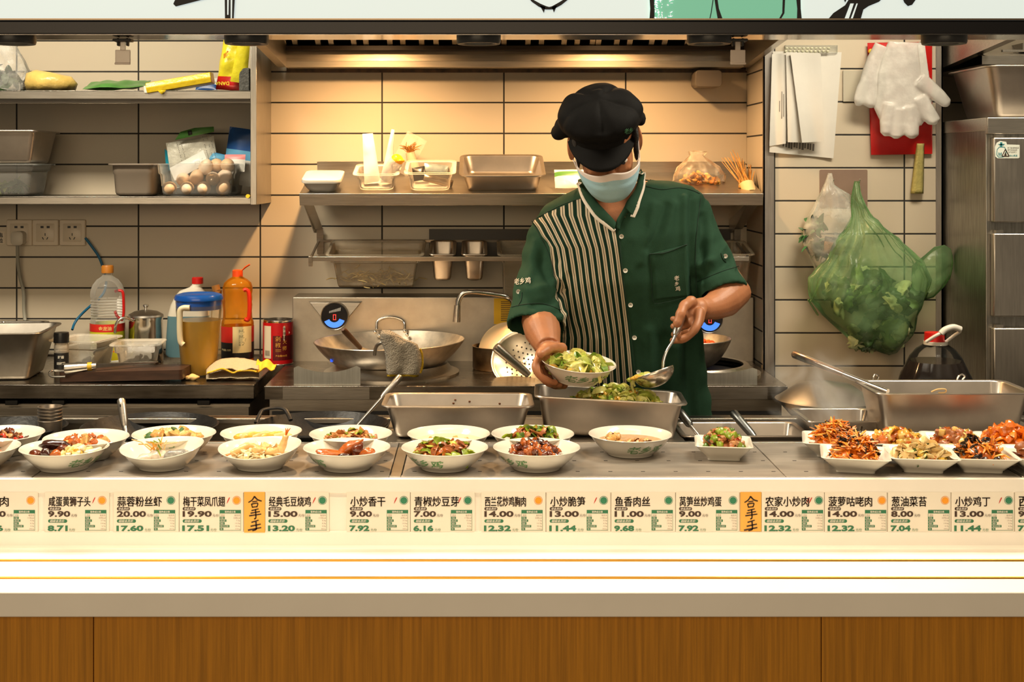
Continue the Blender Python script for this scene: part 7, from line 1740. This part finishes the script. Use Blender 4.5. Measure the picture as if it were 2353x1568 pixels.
# collar leaves with white edging
for A, B_, Tm in ((((1352, 418), (1358, 446), (1378, 476), (1402, 500), (1414, 514)), ((1333, 424), (1341, 458), (1362, 492), (1392, 520), (1410, 534)), 1),
                 (((1462, 404), (1462, 430), (1452, 452), (1440, 470), (1436, 480)), ((1474, 398), (1479, 428), (1470, 464), (1460, 488), (1455, 500)), 1)):
    m = MB(); ribbon(m, A, B_, 18, .011, 4, .004); c_ = m.build('collar', ms, ck, solid=.003)
    m = MB(); C2 = [(x+(2.5 if A[0][0] > 1400 else -3), y+3) for x, y in B_]; W2 = [(x-(7 if A[0][0] > 1400 else -4), y-(0 if A[0][0] > 1400 else 4)) for x, y in B_]; ribbon(m, W2, C2, 18, .0135, 1); m.build('collar_trim', M_wt, ck, solid=.001)
m = MB(); ribbon(m, [(1336, 424), (1370, 432), (1420, 436), (1476, 402)], [(1336, 415), (1370, 420), (1420, 424), (1474, 392)], 4, .002, 1)
m = MB(); ribbon(m, [(1444, 462), (1430, 484), (1417, 506), (1413, 524)], [(1458, 468), (1442, 490), (1428, 512), (1424, 530)], 10, .0035, 2); m.build('neck_facing', ms, ck, solid=.002)
# placket edge, yoke seams, armhole seams
def seam(name, pts, r, mm, off=.0008):
    m = MB(); m.tube([on_shirt(p.x, p.y, off) for p in smoothpath([Vector((x, y, 0)) for x, y in pts], 6)], r, 5); m.build(name, mm, ck)
M_seam = mat('seam_dark', s(14, 44, 30), .8)
seam('placket_edge', [(1418, 516), (1424, 560), (1432, 640), (1447, 740), (1460, 850), (1469, 940)], .0009, M_seam)
seam('yoke_seam', [(1483, 428), (1520, 436), (1560, 432), (1590, 438), (1608, 446)], .001, M_seam)
seam('yoke_seam', [(1335, 456), (1300, 468), (1262, 486), (1232, 503)], .001, M_seam)
seam('armhole_seam', [(1611, 447), (1604, 500), (1598, 570), (1600, 640), (1602, 688)], .001, M_seam)
seam('armhole_seam', [(1222, 508), (1240, 540), (1264, 590), (1275, 650), (1288, 720), (1296, 760)], .001, M_seam)
seam('cuff_seam', [(1176, 706), (1205, 700), (1245, 698), (1288, 712)], .001, M_seam); seam('cuff_seam', [(1602, 648), (1640, 632), (1672, 620), (1698, 612)], .001, M_seam)
seam('sleeve_pleat', [(1200, 672), (1198, 690), (1190, 704)], .0012, M_seam); seam('sleeve_pleat', [(1656, 582), (1660, 594), (1668, 603)], .0012, M_seam)
# pocket
m = MB(); ribbon(m, [(1492, 584), (1496, 620), (1499, 660), (1500, 690)], [(1577, 562), (1582, 610), (1586, 650), (1588, 680)], 14, .0012, 8); m.build('chest_pocket', ms, ck, solid=.0012)
seam('pocket_hem', [(1492, 584), (1530, 580), (1577, 562)], .0013, M_seam, .0022); seam('pocket_edge', [(1492, 584), (1496, 630), (1500, 690), (1520, 696), (1588, 680)], .0006, M_seam, .0018)
def mark(name, st, px, py, h, mm, dx=1, dyx=0, off=.0045, sxx=1.0, parent=None, tree=None, bold=.012):
    m = MB(); vs, fs, w = glyphs(st, bold); b0 = len(m.v)
    for x, y in vs: m.v.append(on_shirt(px+x*h*sxx+y*h*.0, py-y*h+x*h*sxx*dyx, off, 3.27, tree))
    for f in fs: m.face([b0+i for i in f])
    return m.build(name, mm, parent or ck, smooth=False)
M_thr = mat('thread_white', s(222, 210, 190), .7)
m = MB()
def marks(name, items, mm, off, tree=None):
    m = MB()
    for st, px, py, h, sxx, dyx in items:
        vs, fs, w = glyphs(st, .012); b0 = len(m.v)
        for x, y in vs: m.v.append(on_shirt(px+x*h*sxx, py-y*h+x*h*sxx*dyx, off, 3.27, tree))
        for f in fs: m.face([b0+i for i in f])
    return m.build(name, mm, ck, smooth=False)
marks('pocket_lettering', [('老', 1548, 645, 11, 1.0, -.1), ('乡', 1549, 657, 10, 1.0, -.1), ('鸡', 1551, 669, 11, 1.0, -.1)], M_thr, .0028)
marks('sleeve_lettering', [('老乡鸡', 1184, 656, 15, .76, -.08)], M_thr, .003)
for px, py, lab in ((1428, 544, 0), (1437, 622, 0), (1449, 701, 0), (1458, 776, 0), (1467, 855, 0), (1192, 671, 0), (1666, 589, 0), (1453, 490, 0)):
    q = on_shirt(px, py, .0015); n_ = (Vector((0, 0, ZC))-q).normalized()
    Mq = Matrix.Translation(q) @ n_.to_track_quat('Z', 'Y').to_matrix().to_4x4()
    m = MB(); r_ = .0056 if py != 490 else .004; m.lathe([(0, .001), (r_*.7, .001), (r_, .0022), (r_*1.02, .0012), (r_, 0)], (0, 0, 0), 18, Mq); m.mi = 1
    for dx in (-.0013, .0013): m.lathe([(0, .0016), (.0008, .0014), (.0008, .0004)], (0, 0, 0), 8, Mq @ Matrix.Translation((dx, .0, 0))); m.lathe([(0, .0016), (.0008, .0014), (.0008, .0004)], (0, 0, 0), 8, Mq @ Matrix.Translation((dx, .0016, 0)))
    m.build('button', [M_btn, M_black], ck)
# ---- trousers and shoes
tr = MB()
for sx in (-1, 1):
    x0 = PX(1462, 3.42)+sx*.095
    tr.loft([[(PX(1462, 3.42)+sx*.08*(1 if z < .75 else .7)+rx*math.cos(t), 3.425+ry*math.sin(t), z) for t in [2*PI*i/20 for i in range(20)]] for z, rx, ry in ((.07, .062, .075), (.25, .066, .078), (.48, .078, .085), (.70, .094, .10), (.86, .10, .105))])
tr.loft([[(PX(1462, 3.42)+.165*math.cos(t), 3.42+.108*math.sin(t), z) for t in [2*PI*i/24 for i in range(24)]] for z in (.74, .95)])
o = obj('trousers', remesh(tr, 'trousers', mat('trousers_black', (.014, .014, .016), .8), .009, 4), ck)
for sx in (-1, 1):
    m = MB(); x0 = PX(1462, 3.42)+sx*.085
    m.loft([[(x0+rx*math.cos(t), 3.395+dy+ry*math.sin(t), z) for t in [2*PI*i/20 for i in range(20)]] for z, rx, ry, dy in ((.001, .045, .125, -.03), (.02, .048, .128, -.03), (.05, .046, .115, -.02), (.085, .044, .07, .02), (.11, .046, .06, .03))]); m.build('shoe', mat('shoe_black', (.012, .012, .012), .4), ck)
# ---- cap
M_cap = mat('cap_cloth', (.0042, .0038, .0036), .75, spec=.12, bump=.08, bscale=420)
MC = MH @ Matrix.Rotation(math.radians(-7), 4, 'Z') @ Matrix.Translation((-.007, .004, -.006)) @ Matrix.Scale(.95, 4)
c = MB(); MC3 = MC.to_3x3().to_4x4()
c.ell(MC @ Vector((0, .006, .088)), (.107, .112, .052), MC3, 32, 18)
c.ell(MC @ Vector((0, .020, .070)), (.108, .108, .042), MC3, 32, 18)
c.ell(MC @ Vector((.0, .008, .045)), (.0835, .102, .045), MC3, 28, 14)
c.ell(MC @ Vector((-.108, .025, .026)), (.022, .03, .017), MC3, 14, 10); c.ell(MC @ Vector((-.09, .02, .045)), (.03, .04, .024), MC3, 14, 10); c.ell(MC @ Vector((.102, .03, .048)), (.016, .03, .016), MC3, 14, 10)
c.ell(MC @ Vector((.0, .02, .128)), (.03, .03, .018), MC3, 14, 10)
me = remesh(c, 'cap', M_cap, .0042, 8, .5); inv = MC.inverted(); NR = [v.normal.copy() for v in me.vertices]
for v, nv in zip(me.vertices, NR):
    p = inv @ v.co; r_ = math.hypot(p.x, p.y)
    if p.z > .05:
        a = math.atan2(p.y, p.x); w = min(1, (p.z-.05)/.05)
        rid = abs(math.sin(2.5*a+.6)); d = -.007*(1-min(1, rid*1.3))**1.5*w*min(1, r_/.05)
        d += .011*noise.noise(p*13+Vector((3, 1, 2)))
        v.co += nv*d*w
cap = obj('cap', me, ck); cap['label'] = 'black puffed flat cap with a short brim'
bvc = BVHTree.FromPolygons([v.co+LOC[ck.name] for v in me.vertices], [tuple(p.vertices) for p in me.polygons])
m = MB()
def brim(u, v):
    a = math.radians(-80+160*u); rad = v*1.35-.35
    x = math.sin(a)*(.080+.006*rad); y = -math.cos(a)*(.094+.047*rad*math.cos(a)**.5 if math.cos(a) > 0 else .094)
    z = .040-.030*rad*max(0, math.cos(a))-.010*math.sin(a)**2
    return MC @ Vector((x, y, z))
m.grid(brim, 30, 8); o = m.build('brim', M_cap, cap, solid=.004)
marks('cap_lettering', [('老', 1434, 308, 12, .8, -.2), ('乡', 1444, 306, 12, .8, -.2)], mat('thread_green', s(60, 112, 76), .6), .002, bvc)
# ---- face mask with loops
M_mask = mat('mask_blue', s(164, 204, 218), .7, bump=.1, bscale=300); M_mband = mat('mask_band', s(228, 214, 206), .7)
def mk_(u, v):
    a = math.radians(-80+160*u); ca = math.cos(a); sa = math.sin(a)
    zt = -.014+.008*math.exp(-(a*3.2)**2)-.010*abs(sa)**2; zb_ = -.108+.040*abs(sa)**3.2
    z = zt+(zb_-zt)*v
    f = .040+(.090-.022*max(0, (v-.55)/.45)**1.6)*ca+.006*math.sin(PI*v)*ca
    x = (.0775-.010*v*v)*sa
    pl = .0012*math.sin(v*PI*6)*ca if .25 < v < .8 else 0
    return H(x, -(f-.004+pl), z)
m = MB(); m.grid(mk_, 30, 22)
for i in range(30):
    for j in range(4): m.m[i*22+j] = 1
ma_ = m.build('face_mask', [M_mask, M_mband], ck, ang=80, solid=.0016); ma_['label'] = 'pale blue pleated face mask'
m = MB()
for sx, u in ((-1, 0), (1, 1)):
    m.tube(smoothpath([mk_(u, .04), H(sx*.079, -.022, .010), H(sx*.082, .006, .030)]), .0016, 6); m.tube(smoothpath([mk_(u, .9), H(sx*.079, -.018, -.036), H(sx*.083, .012, -.034)]), .0016, 6)
m.build('ear_loops', M_mband, ma_)

# ================================================================ what the cook holds
Mb = Matrix.Translation(P(1325, 879, 3.075)+Vector((0, .004, .003))) @ Matrix.Rotation(math.radians(5.0), 4, 'Y') @ Matrix.Rotation(math.radians(8), 4, 'X')
mb_ = bowl_mesh(.0885, .046, .10)
o = mb_.build('serving_bowl', BM, local=True, ang=50); o.matrix_world = Mb; T(o, 'white bowl with green lettering held in the cook\'s hand', 'bowl')
LOC[o.name] = Mb.to_translation()
fo = pile('celtuce_stir_fry', 'celtuce and scrambled egg in the bowl held by the cook', (0, -.004, .028), .068, .060, .020, [(4, 'celt', 'curl', .021), (4, 'celtl', 'curl', .021), (1, 'celtd', 'curl', .020), (2, 'egg', 'chunk', .009), (1, 'egg', 'curl', .012)], 90, 41, base_mat='celt')
loc0 = Vector(fo.location); fo.matrix_world = Mb @ Matrix.Translation(loc0)
t = thing('serving_ladle', 'steel serving ladle in the cook\'s fist tipping celtuce back into the pan', 'ladle', P(1500, 860, 3.10))
a, e1, e2, e3 = P(1574, 712, 3.172), P(1552, 768, 3.118), P(1533, 805, 3.105), P(1523, 850, 3.10)
m = MB(); m.tube([a, a.lerp(e1, .5), a.lerp(e1, .8), a.lerp(e1, .93), e1+(e1-a)*.05], [.0085, .0092, .0098, .0088, .0055], 16); m.build('handle', M_steel, t)
m = MB(); m.tube(smoothpath([e1, P(1547, 782, 3.112), e2, P(1525, 828, 3.102), e3]), .0044, 10, True, .7); m.build('shaft', M_steel_bright, t)
Ms = Matrix.Translation(P(1502, 856, 3.095)) @ Matrix.Rotation(math.radians(-20), 4, 'Y') @ Matrix.Rotation(math.radians(-11), 4, 'X')
m = MB(); R = .049; n = 9
pf = [(R*math.sin(PI/2*i/n), -.034*math.cos(PI/2*i/n)) for i in range(n+1)]; m.lathe(pf+[(R-.001, .001), (R-.002, 0)]+[(max(0, r-.002), h+.002) for r, h in reversed(pf[:-1])], (0, 0, 0), 36, Ms); m.build('scoop', steel_mat('scoop_steel', (.70, .62, .52), .22, (8, 8, 8), .03), t, ang=60)
m = MB(); rnd = random.Random(9)
for k in range(16):
    q = Ms @ Vector((-.03+rnd.gauss(0, .012), rnd.gauss(0, .012), .002)); m.mi = k % 3; lump(m, q, (.010, .008, .005), k, .5)
for pts, r in (([(1462, 866), (1455, 874), (1452, 886), (1455, 900), (1456, 914)], .0032), ([(1466, 862), (1458, 866), (1452, 878), (1453, 892)], .0028), ([(1458, 870), (1456, 880), (1459, 888)], .003)):
    m.mi = 2; m.tube(smoothpath([P(x, y, 3.09) for x, y in pts]), r, 7)
T(m.build('falling_celtuce', [FD['celt'], FD['egg'], FD['celtl']], ang=80), 'strips of celtuce sliding off the tipped serving ladle', 'food', kind='stuff')
# rising steam over the right-hand pans
v = bpy.data.materials.new('steam_vapour'); v.use_nodes = True; nt = v.node_tree; N = nt.nodes; L = nt.links
N.remove(N['Principled BSDF']); vs_ = N.new('ShaderNodeVolumeScatter'); vs_.inputs['Color'].default_value = (1, .96, .9, 1)
tc = N.new('ShaderNodeTexCoord'); nz = N.new('ShaderNodeTexNoise'); nz.inputs['Scale'].default_value = 9; nz.inputs['Detail'].default_value = 4; nz.inputs['Distortion'].default_value = 1.2; L.new(tc.outputs['Object'], nz.inputs['Vector'])
gr = N.new('ShaderNodeTexGradient'); gr.gradient_type = 'SPHERICAL'; mp = N.new('ShaderNodeMapping'); L.new(tc.outputs['Object'], mp.inputs[0]); mp.inputs['Location'].default_value = (0, 0, -.95); mp.inputs['Scale'].default_value = (7.5, 14, 9.5); L.new(mp.outputs[0], gr.inputs[0])
mr = N.new('ShaderNodeMapRange'); mr.inputs[1].default_value = .46; mr.inputs[2].default_value = .75; L.new(nz.outputs[0], mr.inputs[0])
mu = N.new('ShaderNodeMath'); mu.operation = 'MULTIPLY'; L.new(mr.outputs[0], mu.inputs[0]); L.new(gr.outputs['Fac'], mu.inputs[1])
m2 = N.new('ShaderNodeMath'); m2.operation = 'MULTIPLY'; m2.inputs[1].default_value = 85; L.new(mu.outputs[0], m2.inputs[0]); L.new(m2.outputs[0], vs_.inputs['Density']); L.new(vs_.outputs[0], N['Material Output'].inputs['Volume'])
m = MB(); m.lathe([(0, 0), (.10, .01), (.14, .06), (.13, .13), (.08, .19), (0, .205)], (PX(1885, 3.0), 3.03, ZB+.012), 24, sy=.5); T(m.build('steam', v), 'wisps of steam over the low pan behind the shredded carrot plates', 'steam', kind='stuff')
